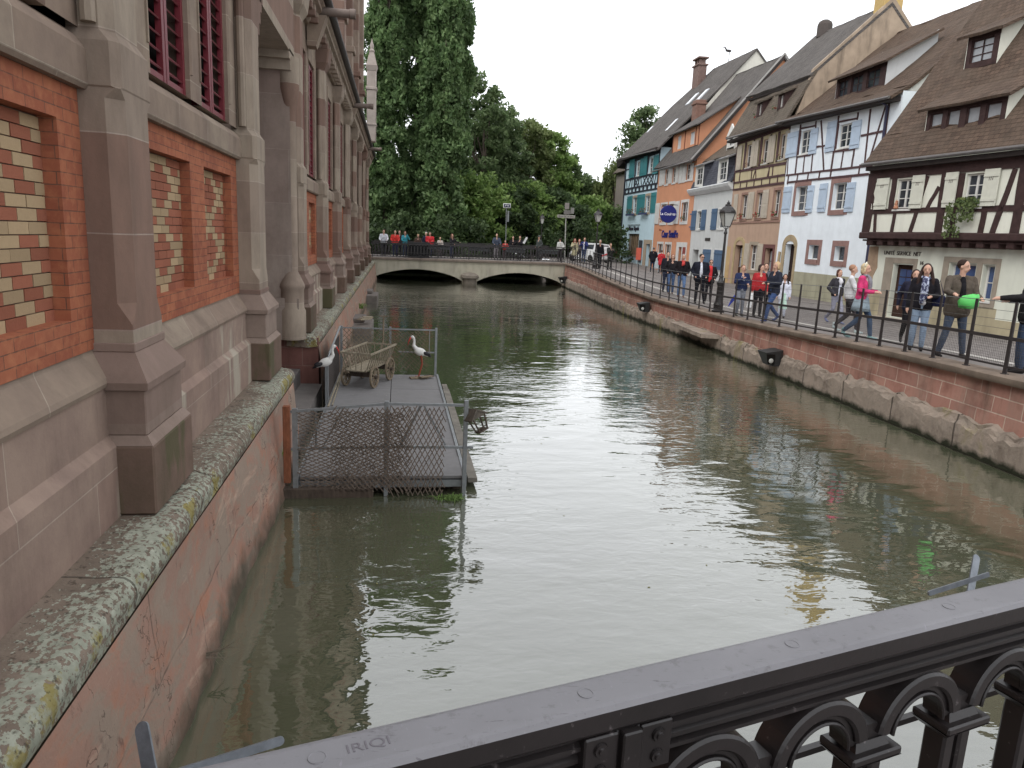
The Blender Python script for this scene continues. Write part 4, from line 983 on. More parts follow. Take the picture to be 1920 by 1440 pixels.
# ---------------------------------------------------------------- the row of old houses
def frame(p0, p1):
    d = Vector((p1[0]-p0[0], p1[1]-p0[1])).normalized(); a = math.atan2(d.y, d.x)
    return Matrix.Translation((p0[0], p0[1], 0)) @ Matrix.Rotation(a, 4, 'Z'), a
class House:
    def __init__(s, name, label, p0, p1, zb, u0, wallmat, cat='house'):
        s.F, s.a = frame(p0, p1); q = s.F @ Vector((u0, 0, zb)); s.t = thing(name, label, cat, tuple(q), s.a); s.zb = zb; s.holes = []; s.wm = wallmat
    def mb(s): return MB(s.F)
    def b(s, mb, name, mat, par=None, smooth=False, label=None): return mb.build(name, mat, par or s.t, smooth, label)
    def window(s, u0, u1, z0, z1, y=0, nc=2, nr=3, dep=.13, fr=None, glass=None, hole=True, fw=.055, surround=None, sw=.12, sill=True, name='window'):
        if hole and y == 0: s.holes.append((u0, u1, z0, z1, dep+.03))
        if hole and y != 0: s.holes2.append((u0, u1, z0, z1, dep+.03))
        Y = y+dep; mb = s.mb(); f = fw
        mb.box(u0, u0+f, Y-.02, Y+.03, z0, z1); mb.box(u1-f, u1, Y-.02, Y+.03, z0, z1); mb.box(u0+f, u1-f, Y-.02, Y+.03, z0, z0+f*1.3); mb.box(u0+f, u1-f, Y-.02, Y+.03, z1-f, z1)
        a, b, c, d = u0+f, u1-f, z0+f*1.3, z1-f
        for k in range(1, nc): x = a+(b-a)*k/nc; mb.box(x-.035, x+.035, Y-.018, Y+.02, c, d)
        for k in range(1, nr): z = c+(d-c)*k/nr; mb.box(a, b, Y-.008, Y+.015, z-.014, z+.014)
        w = s.b(mb, name, fr or M_winw)
        mb = s.mb(); mb.box(a, b, Y+.012, Y+.03, c, d); s.b(mb, 'pane', glass or M_glass, w)
        if surround is not None:
            mb = s.mb(); e = sw; yy = y-.022
            mb.box(u0-e, u0-.001, yy, y+.02, z0-e, z1+e); mb.box(u1+.001, u1+e, yy, y+.02, z0-e, z1+e); mb.box(u0, u1, yy, y+.02, z1+.001, z1+e); mb.box(u0, u1, yy-.03, y+.02, z0-e, z0-.001)
            s.b(mb, 'surround', surround, w)
        elif sill:
            mb = s.mb(); mb.box(u0-.05, u1+.05, y-.05, y+.1, z0-.06, z0-.002); s.b(mb, 'sill', fr or M_winw, w)
        return w
    def shutter(s, u0, u1, z0, z1, mat, y=0, louvre=False, angle=0, label=None, marks=None):
        mb = s.mb(); Y = y-.035; mb.bbox(u0, u1, Y-.022, Y+.018, z0, z1, .006)
        if louvre:
            f = .07
            for c, d in ((z0+f, (z0+z1)/2-f/2), ((z0+z1)/2+f/2, z1-f)):
                n = max(3, int((d-c)/.07))
                for k in range(n): z = c+(d-c)*(k+.5)/n; mb.hexa([(u0+f, Y-.034, z-.028), (u1-f, Y-.034, z-.028), (u1-f, Y-.02, z-.028), (u0+f, Y-.02, z-.028), (u0+f, Y-.023, z+.02), (u1-f, Y-.023, z+.02), (u1-f, Y-.02, z+.02), (u0+f, Y-.02, z+.02)])
        else:
            for z in (z0+(z1-z0)*.17, z0+(z1-z0)*.83): mb.box(u0+.01, u1-.01, Y-.045, Y-.02, z-.04, z+.04)
            n = 3
            for k in range(1, n): x = u0+(u1-u0)*k/n; mb.box(x-.006, x+.006, Y-.026, Y-.02, z0+.01, z1-.01)
        o = s.b(mb, 'shutter', mat, label=label)
        if marks:
            mb = s.mb(); c = (u0+u1)/2
            for k in (-1, 0, 1): mb.bar((c+k*.055-.008, Y-.024, z1-.32), (c+k*.055+.008, Y-.024, z1-.2), .014, .006, up=(0, 1, 0))
            s.b(mb, 'slots', M_timber, o)
        return o
    def wall(s, u0, u1, z0, z1, mat=None, y=0, holes=None, name='wall', depth=6):
        mb = s.mb(); mb.wall(u0, u1, z0, z1, s.holes if holes is None else holes, lambda u, d, z: (u, y+d, z))
        mb.add([(u0, y, z0), (u0, y+depth, z0), (u0, y+depth, z1), (u0, y, z1), (u1, y, z0), (u1, y+depth, z0), (u1, y+depth, z1), (u1, y, z1)], [(0, 3, 2, 1), (4, 5, 6, 7), (1, 2, 6, 5)])
        mb.box(u0+.02, u1-.02, y+.5, y+.52, z0, z1)
        return s.b(mb, name, mat or s.wm)
    def timbers(s, segs, mat, y=0, w=.13, name='timber_frame', t=.028):
        mb = s.mb()
        for q in segs:
            u0, z0, u1, z1 = q[:4]; ww = (q[4] if len(q) > 4 else w)*(.76 if mat is M_timber_red else 1); k = random.uniform(.0, .004)
            n = 3; pts = [Vector((lerp(u0, u1, i/n), y-.001, lerp(z0, z1, i/n))) for i in range(n+1)]
            dx = Vector((u1-u0, 0, z1-z0)).normalized(); nr = Vector((-dx.z, 0, dx.x))
            offs = [ww/2*(1+random.uniform(-.12, .12)) for _ in pts]; sh = [random.uniform(-.015, .015) if 0 < i < n else 0 for i in range(n+1)]
            secs = [[p+nr*(sh[i]-offs[i])+Vector((0, .02, 0)), p+nr*(sh[i]-offs[i])+Vector((0, -t-k, 0)), p+nr*(sh[i]+offs[i])+Vector((0, -t-k, 0)), p+nr*(sh[i]+offs[i])+Vector((0, .02, 0))] for i, p in enumerate(pts)]
            mb.sweep(secs)
        return s.b(mb, name, mat)
    def slab(s, pts, mat, t=.12, name='roof', par=None, wob=.02, nu=14, nv=8):
        # four-cornered (a b lower edge, c d upper edge) surface with a little sag, thickened downwards
        a, b, c, d = [Vector(p) for p in pts]; n = (b-a).cross(d-a).normalized(); n = n if n.z > 0 else -n; mb = s.mb(); top = []
        for j in range(nv+1):
            for i in range(nu+1):
                p = a.lerp(b, i/nu).lerp(d.lerp(c, i/nu), j/nv)
                e = 0 if i in (0, nu) else 1
                top.append(p+n*(wob*math.sin(i*1.1+j*.7)*e+random.uniform(-wob, wob)*.4))
        bot = [p-n*t for p in top]; N = len(top); f = []
        for j in range(nv):
            for i in range(nu):
                k = j*(nu+1)+i; f.append((k, k+1, k+nu+2, k+nu+1)); f.append((N+k, N+k+nu+1, N+k+nu+2, N+k+1))
        edge = [i for i in range(nu+1)]+[(j+1)*(nu+1)-1 for j in range(1, nv+1)]+[nv*(nu+1)+i for i in range(nu-1, -1, -1)]+[j*(nu+1) for j in range(nv-1, 0, -1)]
        for x, y in zip(edge, edge[1:]+edge[:1]): f.append((x, N+x, N+y, y))
        mb.add([tuple(p) for p in top+bot], f); return s.b(mb, name, mat, par)
    def poly(s, pts, mat, name, t=.05, par=None):
        P = [Vector(p) for p in pts]; n = (P[1]-P[0]).cross(P[2]-P[0]).normalized()*t; m_ = len(P); mb = s.mb()
        mb.add([tuple(p) for p in P]+[tuple(p-n) for p in P], [tuple(range(m_)), tuple(range(2*m_-1, m_-1, -1))]+[(i, i+m_, (i+1) % m_+m_, (i+1) % m_) for i in range(m_)]); return s.b(mb, name, mat, par)
    def gutter(s, u0, u1, y, z, mat=None, r=.06):
        mb = s.mb(); mb.tube([(u0, y, z), (u1, y, z)], r, 8); return s.b(mb, 'gutter', mat or plain_g, smooth=True)
    def door(s, u0, u1, z0, z1, mat, dep=.18, panes=None, name='door'):
        s.holes.append((u0, u1, z0, z1, dep+.05)); mb = s.mb(); mb.box(u0, u1, dep, dep+.05, z0, z1); w = u1-u0
        for a, b in ((z0+.12, z0+(z1-z0)*.42), (z0+(z1-z0)*.48, z1-.12)):
            if panes and b > z1-.3: continue
            mb.bbox(u0+.1*w, u0+.9*w, dep-.015, dep+.01, a, b, .01)
        d = s.b(mb, name, mat); mb = s.mb(); mb.ball((u0+.14*w, dep-.03, z0+(z1-z0)*.46), .03, 8, 5); s.b(mb, 'handle', M_galv, d)
        if panes:
            nc, nr, gm = panes; a, b, c, e = u0+.14*w, u1-.14*w, z0+(z1-z0)*.45, z1-.14; mb = s.mb()
            for i in range(nc):
                for j in range(nr): mb.box(a+(b-a)*i/nc+.015, a+(b-a)*(i+1)/nc-.015, dep-.012, dep-.002, c+(e-c)*j/nr+.015, c+(e-c)*(j+1)/nr-.015)
            s.b(mb, 'pane', gm, d)
        return d
    def flowers(s, u0, u1, z, y=-.12, rgb=(150,40,46), box=None, n=60, h=.22, green=(66,92,44)):
        mb = s.mb(); 
        if box: mb.box(u0, u1, y-.09, y+.07, z-.16, z, 2)
        for k in range(n):
            c = Vector((random.uniform(u0, u1), y+random.uniform(-.1, .08), z+random.uniform(-.06, h))); a = random.uniform(0, 6.28); q = random.uniform(.03, .055)
            e1 = Vector((math.cos(a), .4*math.sin(a*3), math.sin(a)))*q; e2 = Vector((-math.sin(a), .5, math.cos(a)))*q
            mb.add([c-e1, c+e2, c+e1, c-e2], [(0, 1, 2, 3)], 0 if random.random() < .45 else 1)
        return s.b(mb, 'flower_box', [plain('petal_%d_%d' % rgb[:2], srgb(*rgb), .8, bump=None), plain('box_leaf_%d' % green[1], srgb(*green), .8, bump=None), box or M_wood_dark])
plain_g = plain('zinc_gutter', srgb(104,100,98), .5, .15, 5, metal=.3)

# --- half-timbered cream house nearest the viewer
h = House('timber_house', 'brown and cream half-timbered house with long brown tiled roof, nearest on the right', (16.7, 23.7), (17.5, 16.0), .95, -.6, plaster((212,214,198)))
h.holes2 = []; J = -.35; UM = 8.2
cream = plaster((222,222,206)); trunk_stone = plain('pale_door_stone', srgb(150,138,122), .9, .15, 3, bump=.3)
h.door(.72, 1.55, 1.08, 2.86, wood((70,50,42), 'dark_door'), panes=(2, 3, M_glassb))
h.window(3.02, 3.98, 1.95, 3.0, nc=1, nr=2, glass=M_glassb, dep=.18, sill=False); h.window(4.24, 4.62, 1.95, 3.0, nc=1, nr=2, glass=M_glassb, dep=.18, sill=True)
h.wall(-.55, UM, .9, 3.56)
mb = h.mb()
for a, b, c, d in ((.30, .68, 1.02, 3.07), (1.58, 1.72, 1.02, 3.07), (.68, 1.58, 2.9, 3.07)): mb.box(a, b, -.03, .02, c, d)
h.b(mb, 'door_surround', trunk_stone); mb = h.mb()
for a, b, c, d in ((2.78, 2.99, 1.77, 3.19), (4.66, 4.80, 1.77, 3.19), (2.99, 4.66, 3.03, 3.19), (2.99, 4.66, 1.77, 1.9), (4.02, 4.2, 1.9, 3.03)): mb.box(a, b, -.03, .02, c, d)
h.b(mb, 'window_surround', trunk_stone)
mb = h.mb(); mb.box(.2, 1.8, -.35, .02, .9, 1.05); h.b(mb, 'doorstep', trunk_stone)
mb = h.mb(); mb.box(-.55, .30, -.012, .02, .9, 1.82); mb.box(1.72, 4.9, -.012, .02, .9, 1.76); mb.box(4.9, UM, -.012, .02, .9, 1.45); h.b(mb, 'painted_plinth', plain('yellowed_plinth', srgb(172,160,128), .9, .12, 2, stain=.5))
mb = h.mb(); mb.prism([(-.56, 1.8), (-.22, 1.8), (-.2, 2.4), (-.05, 2.7), (-.1, 3.1), (-.12, 3.42), (-.56, 3.42)], 1, -.016, .02); h.b(mb, 'corner_stone', plain('brown_corner_stone', srgb(158,132,106), .9, .2, 4, bump=.4))
FX = lambda u, z, y=0: h.F @ Matrix.Translation((u, y, z)) @ Matrix.Rotation(R(90), 4, 'X')
wall_sign = plain('sign_letters_brown', srgb(72,62,56), .7, bump=None)
text('lettering', 'UNITÉ  SERVICE  NET', .185, wall_sign, FX(1.0, 3.22, -.012), h.t, .008, bold=.0, scx=.94)
text('house_number', '16', .16, wall_sign, FX(1.9, 2.94, -.012), h.t, .008, bold=.004)
# jettied upper floor
WZ0, WZ1 = 4.66, 5.62
h.window(.74, 1.44, WZ0, WZ1, y=J, nc=2, nr=3, dep=.1); h.window(3.46, 4.14, WZ0, WZ1, y=J, nc=2, nr=3, dep=.1); h.window(6.3, 7.0, WZ0, WZ1, y=J, nc=2, nr=3, dep=.1)
h.wall(-.6, UM, 3.74, 6.15, cream, y=J, holes=h.holes2, name='upper_wall')
TS = [(-.5,3.74,-.5,5.9,.22), (-.35,3.78,-.3,4.6,.10), (.0,3.74,-.08,4.62,.09), (.78,3.74,.82,4.62,.1), (1.55,3.74,1.98,5.66,.12), (2.72,3.74,2.68,5.7,.2), (3.2,3.74,3.22,4.62,.13), (4.25,3.74,4.28,4.62,.13), (4.62,3.74,5.05,5.66,.13), (5.35,3.74,5.35,5.7,.22), (5.9,3.74,5.9,4.6,.12), (6.1,3.8,6.1,5.7,.12), (7.1,3.8,7.1,5.7,.12), (7.6,3.74,7.2,5.6,.13), (UM-.15,3.74,UM-.15,5.9,.22),
      (-.6,4.60,UM,4.60,.12), (-.6,5.90,UM,5.90,.34), (-.6,3.80,UM,3.80,.16), (.60,4.66,.60,5.66,.17), (1.50,4.66,1.50,5.66,.1), (3.30,4.66,3.30,5.66,.17), (4.20,4.66,4.20,5.66,.1), (-.18,4.66,-.38,5.2,.1), (-.38,5.2,-.3,5.66,.1), (2.15,4.65,2.5,5.3,.09)]
h.timbers([q[:4]+((q[4] if len(q) > 4 else .13)*1.3,) for q in TS], M_timber, y=J)
for a, b in ((-.15, .42), (1.44, 1.94), (2.76, 3.22), (4.14, 4.64), (5.75, 6.2), (7.05, 7.5)): h.shutter(a, b, 4.66, 5.70, paint((206,206,190)), y=J-.03, marks=True)
mb = h.mb()
for k in range(18): u = -.35+k*.5; mb.bbox(u, u+.26, J-.02, .05, 3.46, 3.72, .03)
mb.bbox(-.65, UM, J-.12, J+.06, 3.68, 3.90, .03); mb.box(-.55, UM, J, .06, 3.60, 3.66); h.b(mb, 'jetty_beams', M_timber)
h.flowers(3.42, 4.1, 4.72, J-.14, (96,108,52), n=200, h=.2, green=(70,88,42))
mb = h.mb(); 
for k in range(260):
    u = 3.1+random.random()*1.0; t = random.random(); c = Vector((u, J-.16-random.random()*.12, 4.75-t*(1.0 if u < 3.7 else .5)+random.uniform(-.05, .05))); q = random.uniform(.03, .06); a = random.uniform(0, 6.28)
    mb.add([c+Vector((q*math.cos(a), 0, q*math.sin(a))), c+Vector((-q*math.sin(a), -q*.5, q*math.cos(a))), c-Vector((q*math.cos(a), 0, q*math.sin(a))), c+Vector((q*math.sin(a), -q*.3, -q*math.cos(a)))], [(0, 1, 2, 3)])
h.b(mb, 'trailing_plant', plain('trailing_leaf', srgb(84,98,52), .85, .35, 8, bump=None))
# roof: flared eave, steep slope, ridge; back slope
rt = M_tile_brown
h.slab([(-.65, -.62, 6.26), (UM, -.62, 6.20), (UM, .05, 7.20), (-.65, .05, 7.20)], rt, name='roof'); h.slab([(-.65, .05, 7.20), (UM, .05, 7.20), (UM, 4.9, 14.25), (-.65, 4.9, 14.25)], rt, name='roof', nu=26, nv=16, wob=.03)
h.slab([(-.65, 4.9, 14.25), (UM, 4.9, 14.25), (UM, 9.5, 7.4), (-.65, 9.5, 7.4)], rt, name='roof'); h.gutter(-.7, UM, -.68, 6.18)
h.poly([(-.6, J, 5.9), (-.6, 9, 5.9), (-.6, 9, 7.6), (-.6, 4.9, 13.8), (-.6, .1, 6.95)], cream, 'gable_wall', .1)
mb = h.mb(); mb.box(-.6, UM, -.58, J, 5.98, 6.12); h.b(mb, 'eave_soffit', M_eave)
def dormer(h, u0, u1, z0, z1, y, wins, wallm, framem, roofm, y1, zr, over=.18, cheek=None, glass=None, nc=1, nr=1, wf=None):
    t = h.mb(); h.holes3 = [(a, b, c, d, .08) for a, b, c, d in wins]
    t.wall(u0, u1, z0, z1, h.holes3, lambda u, d, z: (u, y+d, z)); d_ = h.b(t, 'dormer', wallm)
    for s_ in (u0, u1):
        t = h.mb(); t.prism([(y+.002, z0-.3), (y+.002, z1), (y1, zr), (y1, zr-.5)], 0, s_-.02, s_+.02); h.b(t, 'cheek', cheek or wallm, d_)
    h.slab([(u0-over, y-over, z1-.02), (u1+over, y-over, z1-.02), (u1+over, y1, zr), (u0-over, y1, zr)], roofm, .09, 'dormer_roof', d_, .01, 8, 4)
    for a, b, c, d in wins:
        mb = h.mb(); f = .035; Y = y+.05
        mb.box(a, a+f, Y, Y+.04, c, d); mb.box(b-f, b, Y, Y+.04, c, d); mb.box(a, b, Y+.001, Y+.041, c, c+f); mb.box(a, b, Y+.001, Y+.041, d-f, d)
        for k in range(1, nc): x = a+(b-a)*k/nc; mb.box(x-.015, x+.015, Y+.005, Y+.035, c, d)
        for k in range(1, nr): z = c+(d-c)*k/nr; mb.box(a, b, Y+.01, Y+.03, z-.012, z+.012)
        mb.box(a+.001, b-.001, Y+.036, Y+.038, c, d, 1)
        h.b(mb, 'dormer_window', [wf or framem, glass or M_glass], d_)
    return d_
M_pale_glass = plain('pale_window_glass', srgb(150,154,158), .12, .2, 2, spec=.6, bump=None)  # paler base colour for dormer and door panes
dormer(h, 1.22, 4.12, 6.90, 7.80, -.02, [(1.36,1.84,6.97,7.64), (2.02,2.50,6.97,7.64), (2.74,3.22,6.97,7.64), (3.42,3.94,6.97,7.64)], M_timber, M_timber, rt, 1.2, 8.62, .22, glass=M_pale_glass, cheek=cream)
dormer(h, .95, 2.15, 9.15, 10.18, 1.4, [(1.1,1.93,9.32,10.02)], M_timber, M_timber, rt, 2.9, 11.0, .25, glass=M_pale_glass, nc=2, nr=3, cheek=cream)
mb = h.mb(); mb.hexa([(1.3,-.06,6.84),(4.2,-.06,6.84),(4.2,.1,6.9),(1.3,.1,6.9),(1.3,-.14,6.87),(4.2,-.14,6.87),(4.2,.05,6.93),(1.3,.05,6.93)]); h.b(mb, 'lead_flashing', plain('dull_lead', srgb(112,108,104), .7))

# --- white house with pale blue shutters
h = House('timber_house', 'white half-timbered house with pale blue shutters and arched stone door', (19.4, 34.0), (19.1, 27.0), .9, -2.1, plaster((230,238,244), .12)); h.holes2 = []
stone_pink = plain('pink_window_stone', srgb(146,112,104), .9, .15, 4, bump=.3); BLU = paint((178,196,216), .6)
U0, U1 = -2.05, 6.9
for a, b, c, d in ((-.80, .48, 5.04, 6.22), (2.62, 3.86, 5.0, 6.16)): h.window(a+.1, b, c, d, surround=stone_pink, sw=.22, dep=.2, nr=3)
for a, b, c, d in ((-.86, .10, 7.75, 8.84), (2.62, 3.64, 7.66, 8.66)): h.window(a, b, c, d, dep=.1, nr=3)
for a, b, c, d in ((1.22, 2.12, 2.78, 3.44), (3.5, 4.32, 2.78, 3.42)): h.window(a, b, c, d, surround=stone_pink, sw=.24, dep=.22, nc=1, nr=1, fw=.035)
h.door(-1.15, -.15, .95, 3.45, wood((58,44,40), 'dark_door'), dep=.3)
h.wall(U0, U1, .9, 9.35)
mb = h.mb(); n = 12
yel = plain('yellow_door_stone', srgb(166,146,112), .9, .2, 3, bump=.3)
mb.box(-1.45, -1.15, -.03, .02, .95, 3.35); mb.box(-.15, .05, -.03, .02, .95, 3.35)
for k in range(n):
    a, b = math.pi*k/n, math.pi*(k+1)/n; cx = -.70
    mb.hexa([(cx+.46*math.cos(a), -.03, 3.35+.26*math.sin(a)), (cx+.76*math.cos(a), -.03, 3.35+.56*math.sin(a)), (cx+.76*math.cos(a), .02, 3.35+.56*math.sin(a)), (cx+.46*math.cos(a), .02, 3.35+.26*math.sin(a)),
             (cx+.46*math.cos(b), -.03, 3.35+.26*math.sin(b)), (cx+.76*math.cos(b), -.03, 3.35+.56*math.sin(b)), (cx+.76*math.cos(b), .02, 3.35+.56*math.sin(b)), (cx+.46*math.cos(b), .02, 3.35+.26*math.sin(b))])
h.b(mb, 'door_arch', yel)
mb = h.mb(); mb.box(.06, U1, -.012, .02, .9, 2.14); h.b(mb, 'painted_plinth', plain('green_grey_plinth', srgb(164,160,134), .9, .1, 2, stain=.4))
h.timbers([(-1.95,6.86,6.0,6.70,.11), (-1.75,6.50,6.2,6.36,.13), (-1.85,6.9,-1.95,7.75,.08), (-1.0,6.86,-1.02,9.2,.14), (-.22,6.84,-.24,7.66,.09), (.55,6.82,.50,7.66,.09), (.5,8.75,.46,9.15,.1), (1.70,6.84,.92,9.1,.11), (.75,7.95,1.55,7.92,.1), (2.35,6.8,2.42,9.1,.15), (3.15,6.8,3.2,7.6,.09), (4.0,6.76,4.02,7.55,.11), (3.95,8.7,3.95,9.0,.1), (4.95,6.75,4.85,9.0,.11), (5.2,6.75,5.9,9.0,.1), (4.4,8.0,6.1,7.98,.1), (-1.02,7.68,.3,7.64,.12), (2.4,7.58,3.98,7.52,.12), (-1.0,9.0,.5,8.94,.1), (2.42,8.82,3.95,8.76,.1), (6.1,6.4,6.1,9.0,.14), (2.5,7.55,2.5,8.75,.12), (-.93,7.68,-.93,8.9,.12)]
          +[(u, 6.40, u+.03, 6.82, .1) for u in (-1.7, -.75, .3, 1.35, 2.35, 4.6)], M_timber_red, w=.1)
for a, b, c, d in ((-2.2,-1.08,7.72,8.92), (.12,.80,7.66,8.82), (1.62,2.40,7.60,8.92), (3.66,4.34,7.52,8.66)): h.shutter(a, b, c, d, BLU)
for a, b, c, d in ((-1.95,-1.12,5.0,6.28), (.5,1.06,4.94,6.2), (1.60,2.26,4.94,6.22), (3.88,4.52,4.88,6.12)): h.shutter(a, b, c, d, BLU)
h.slab([(-2.6, -.5, 9.52), (6.9, -.5, 9.14), (6.9, .25, 9.58), (-2.6, .25, 9.86)], rt, nu=20, nv=3, wob=.02); h.slab([(-2.6, .25, 9.86), (6.9, .25, 9.58), (6.9, 4.9, 13.7), (-2.6, 4.9, 14.0)], rt, nu=26, nv=12, wob=.03); h.slab([(-2.6, 4.9, 14.0), (6.9, 4.9, 13.7), (6.9, 9.4, 9.2), (-2.6, 9.4, 9.2)], rt)
mb = h.mb(); mb.hexa([(-2.5,-.45,9.28),(6.8,-.45,8.98),(6.8,.03,8.98),(-2.5,.03,9.28),(-2.5,-.45,9.46),(6.8,-.45,9.1),(6.8,.03,9.16),(-2.5,.03,9.6)]); h.b(mb, 'eave_soffit', M_eave); mb = h.mb(); mb.tube([(-2.6, -.56, 9.46), (6.9, -.56, 9.08)], .06, 8); h.b(mb, 'gutter', plain_g, smooth=True)
h.poly([(6.85, 0, 9.2), (6.85, 9, 9.2), (6.85, 4.9, 13.5)], plaster((206,206,200)), 'gable_wall', .1)
dormer(h, .6, 4.45, 10.05, 10.98, .7, [(.78,1.6,10.14,10.86), (1.85,2.75,10.14,10.86), (3.05,4.0,10.14,10.86)], M_timber, M_timber, rt, 2.75, 12.35, .3, cheek=plaster((214,216,216)), nc=2, nr=2)
mb = h.mb(); mb.tube([(6.15, -.08, .95), (6.1, -.08, 8.9), (6.1, -.55, 9.15)], .05, 8); h.b(mb, 'drainpipe', plain('dark_blue_drainpipe', srgb(60,58,84), .5), smooth=True)
mb = h.mb(); mb.bar((-1.7, -.05, 2.1), (-1.62, -.05, 3.05), .2, .04, up=(0,1,0)); h.b(mb, 'wall_ornament', yel)

# --- tan and yellow half-timbered house
h = House('timber_house', 'tan and yellow half-timbered house with cream louvred shutters', (20.3, 44.), (19.4, 34.), .9, .3, plaster((184,152,128))); h.holes2 = []
CS = paint((186,174,156), .7); U0, U1 = .35, 7.95
for a, b in ((2.05, 2.92), (4.45, 5.3), (6.7, 7.42)): h.window(a, b, 7.74, 9.02, dep=.1, nr=2, nc=2)
tanst = plain('brown_pink_stone', srgb(150,116,100), .9, .15, 4, bump=.3)
for a, b in ((2.08, 2.98), (4.36, 5.1), (6.68, 7.45)): h.window(a, b, 4.84, 6.2, dep=.14, nr=2, surround=tanst, sw=.14)
h.window(4.15, 5.15, 1.95, 3.34, dep=.15, nr=3, surround=plain('grey_tan_stone', srgb(160,146,126), .9), sw=.18)
h.door(1.75, 3.0, .95, 3.3, wood((74,48,40), 'red_brown_door'), dep=.3, panes=(1, 2, M_pale_glass)); h.door(6.3, 7.3, .95, 3.2, wood((74,48,40), 'red_brown_door'), dep=.25, panes=(1, 2, M_pale_glass))
h.wall(U0, U1, .9, 9.45)
mb = h.mb(); mb.box(.36, 1.0, -.014, .02, .9, 3.2); h.b(mb, 'corner_stone', plain('ochre_quoin', srgb(190,156,104), .9, .15, 2, bump=.3))
mb = h.mb(); mb.box(1.5, 1.75, -.03, .02, .95, 3.2); mb.box(3.0, 3.3, -.03, .02, .95, 3.2)
for k in range(12):
    a, b = math.pi*k/12, math.pi*(k+1)/12; cx = 2.4
    q = lambda r, t, y: (cx+r*math.cos(t), y, 3.2+r*.62*math.sin(t)); mb.hexa([q(.62,a,-.03), q(.95,a,-.03), q(.95,a,.02), q(.62,a,.02), q(.62,b,-.03), q(.95,b,-.03), q(.95,b,.02), q(.62,b,.02)])
h.b(mb, 'door_arch', plain('ochre_arch_stone', srgb(178,156,112), .9, .15, 3, bump=.3))
mb = h.mb(); mb.box(6.0, 6.3, -.03, .02, .95, 3.4); mb.box(7.3, 7.5, -.03, .02, .95, 3.4); mb.box(6.3, 7.3, -.03, .02, 3.2, 3.4); h.b(mb, 'door_surround', plain('maroon_door_stone', srgb(112,70,66), .9))
mb = h.mb(); mb.box(.38, 7.9, -.012, .02, 6.62, 9.4); 
ob = h.mb(); ob.wall(.38, 7.92, 6.62, 9.42, [(a-.01, b+.01, c-.01, d+.01, .01) for a, b, c, d in ((2.05,2.92,7.74,9.02), (4.45,5.3,7.74,9.02), (6.7,7.42,7.74,9.02))], lambda u, d, z: (u, -.012+d, z)); h.b(ob, 'infill', plaster((192,178,138)))
h.timbers([(.4,6.60,7.9,6.52,.12), (.4,7.0,7.9,6.92,.15), (.4,7.66,7.9,7.5,.16), (.4,9.3,7.9,9.3,.2)]+[(u,6.6,u,7.0,.1) for u in (.5, 1.6, 2.6, 3.7, 4.8, 5.9, 6.9, 7.85)]+[(u,7.0,u+.0,7.6,.1) for u in (.5, 1.35, 3.2, 5.65, 6.15, 7.8)]+[(3.45,7.0,3.8,7.6,.07), (3.9,7.0,3.75,7.6,.07), (5.5,7.0,5.75,7.6,.07)]
          +[(u,7.66,u,9.2,.35) for u in (1.85, 4.2, 6.5)]+[(3.1,7.66,3.1,9.2,.2), (5.45,7.66,5.45,9.2,.2), (.5,7.66,.5,9.2,.2), (7.75,7.66,7.75,9.2,.3)], M_timber_red, t=.045)
for a, b in ((.7,1.45), (2.96,3.42), (3.46,3.95), (5.33,5.72), (5.76,6.2), (7.46,7.9)): h.shutter(a, b, 7.7, 9.1, CS, y=-.05, louvre=True)
for a, b in ((.85,1.45), (3.1,3.48), (3.52,3.95), (5.22,6.0)): h.shutter(a, b, 4.8, 6.3, CS, louvre=True)
h.shutter(3.36, 3.98, 1.95, 3.42, CS, louvre=True); h.shutter(5.3, 5.98, 1.95, 3.42, CS, louvre=True)
for a in (2.1, 4.4, 6.75): h.flowers(a, a+.7, 4.9, n=50, rgb=(160,36,44)); h.flowers(a, a+.7, 7.8, n=30, rgb=(120,70,60))
mb = h.mb(); mb.box(.5, 7.9, -.04, .02, 4.55, 4.66); h.b(mb, 'string_course', tanst)
mt = M_tile_mid
h.slab([(-.1, -.5, 9.66), (8.0, -.5, 9.42), (8.0, .85, 12.0), (-.1, .85, 12.2)], mt, nu=20); h.slab([(-.25, .42, 12.08), (8.0, .55, 11.72), (8.0, 4.3, 15.3), (-.25, 4.3, 15.8)], M_tile_grey, nu=20, nv=10)
h.slab([(-.25, 4.3, 15.8), (8.0, 4.3, 15.3), (8.0, 9.5, 9.8), (-.45, 9.5, 9.8)], M_tile_grey); mb = h.mb(); mb.tube([(-.1, -.56, 9.62), (8.0, -.56, 9.38)], .06, 8); h.b(mb, 'gutter', plain_g, smooth=True)
mb = h.mb(); mb.box(-.2, 8.0, -.5, -.05, 9.38, 9.5); mb.hexa([(-.1,.55,11.85),(7.9,.65,11.5),(7.9,.95,11.5),(-.1,.9,11.85),(-.1,.5,11.98),(7.9,.62,11.62),(7.9,.95,11.75),(-.1,.9,12.1)]); h.b(mb, 'eave_soffit', M_eave)
tg = plain('stained_tan_render', srgb(166,146,124), .92, .2, 1.2, bump=.3, stain=.8)
h.poly([(7.98, .0, 9.4), (7.98, 9, 9.4), (7.98, 9, 10.3), (7.98, 4.35, 15.55), (7.98, .75, 12.05)], tg, 'gable_wall', .25); h.poly([(.36, .0, 9.4), (.36, .8, 11.9), (.36, 4.3, 15.6), (.36, 9, 9.9), (.36, 9, 9.4)], tg, 'gable_wall', .1)
for a, z in ((3.05, 10.35), (5.9, 10.3)): dormer(h, a, a+.75, z, z+.85, -.05, [(a+.3, a+.6, z+.12, z+.72)], M_timber, M_timber, mt, 1.0, z+1.35, .15, nc=2, nr=3, wf=M_winw)
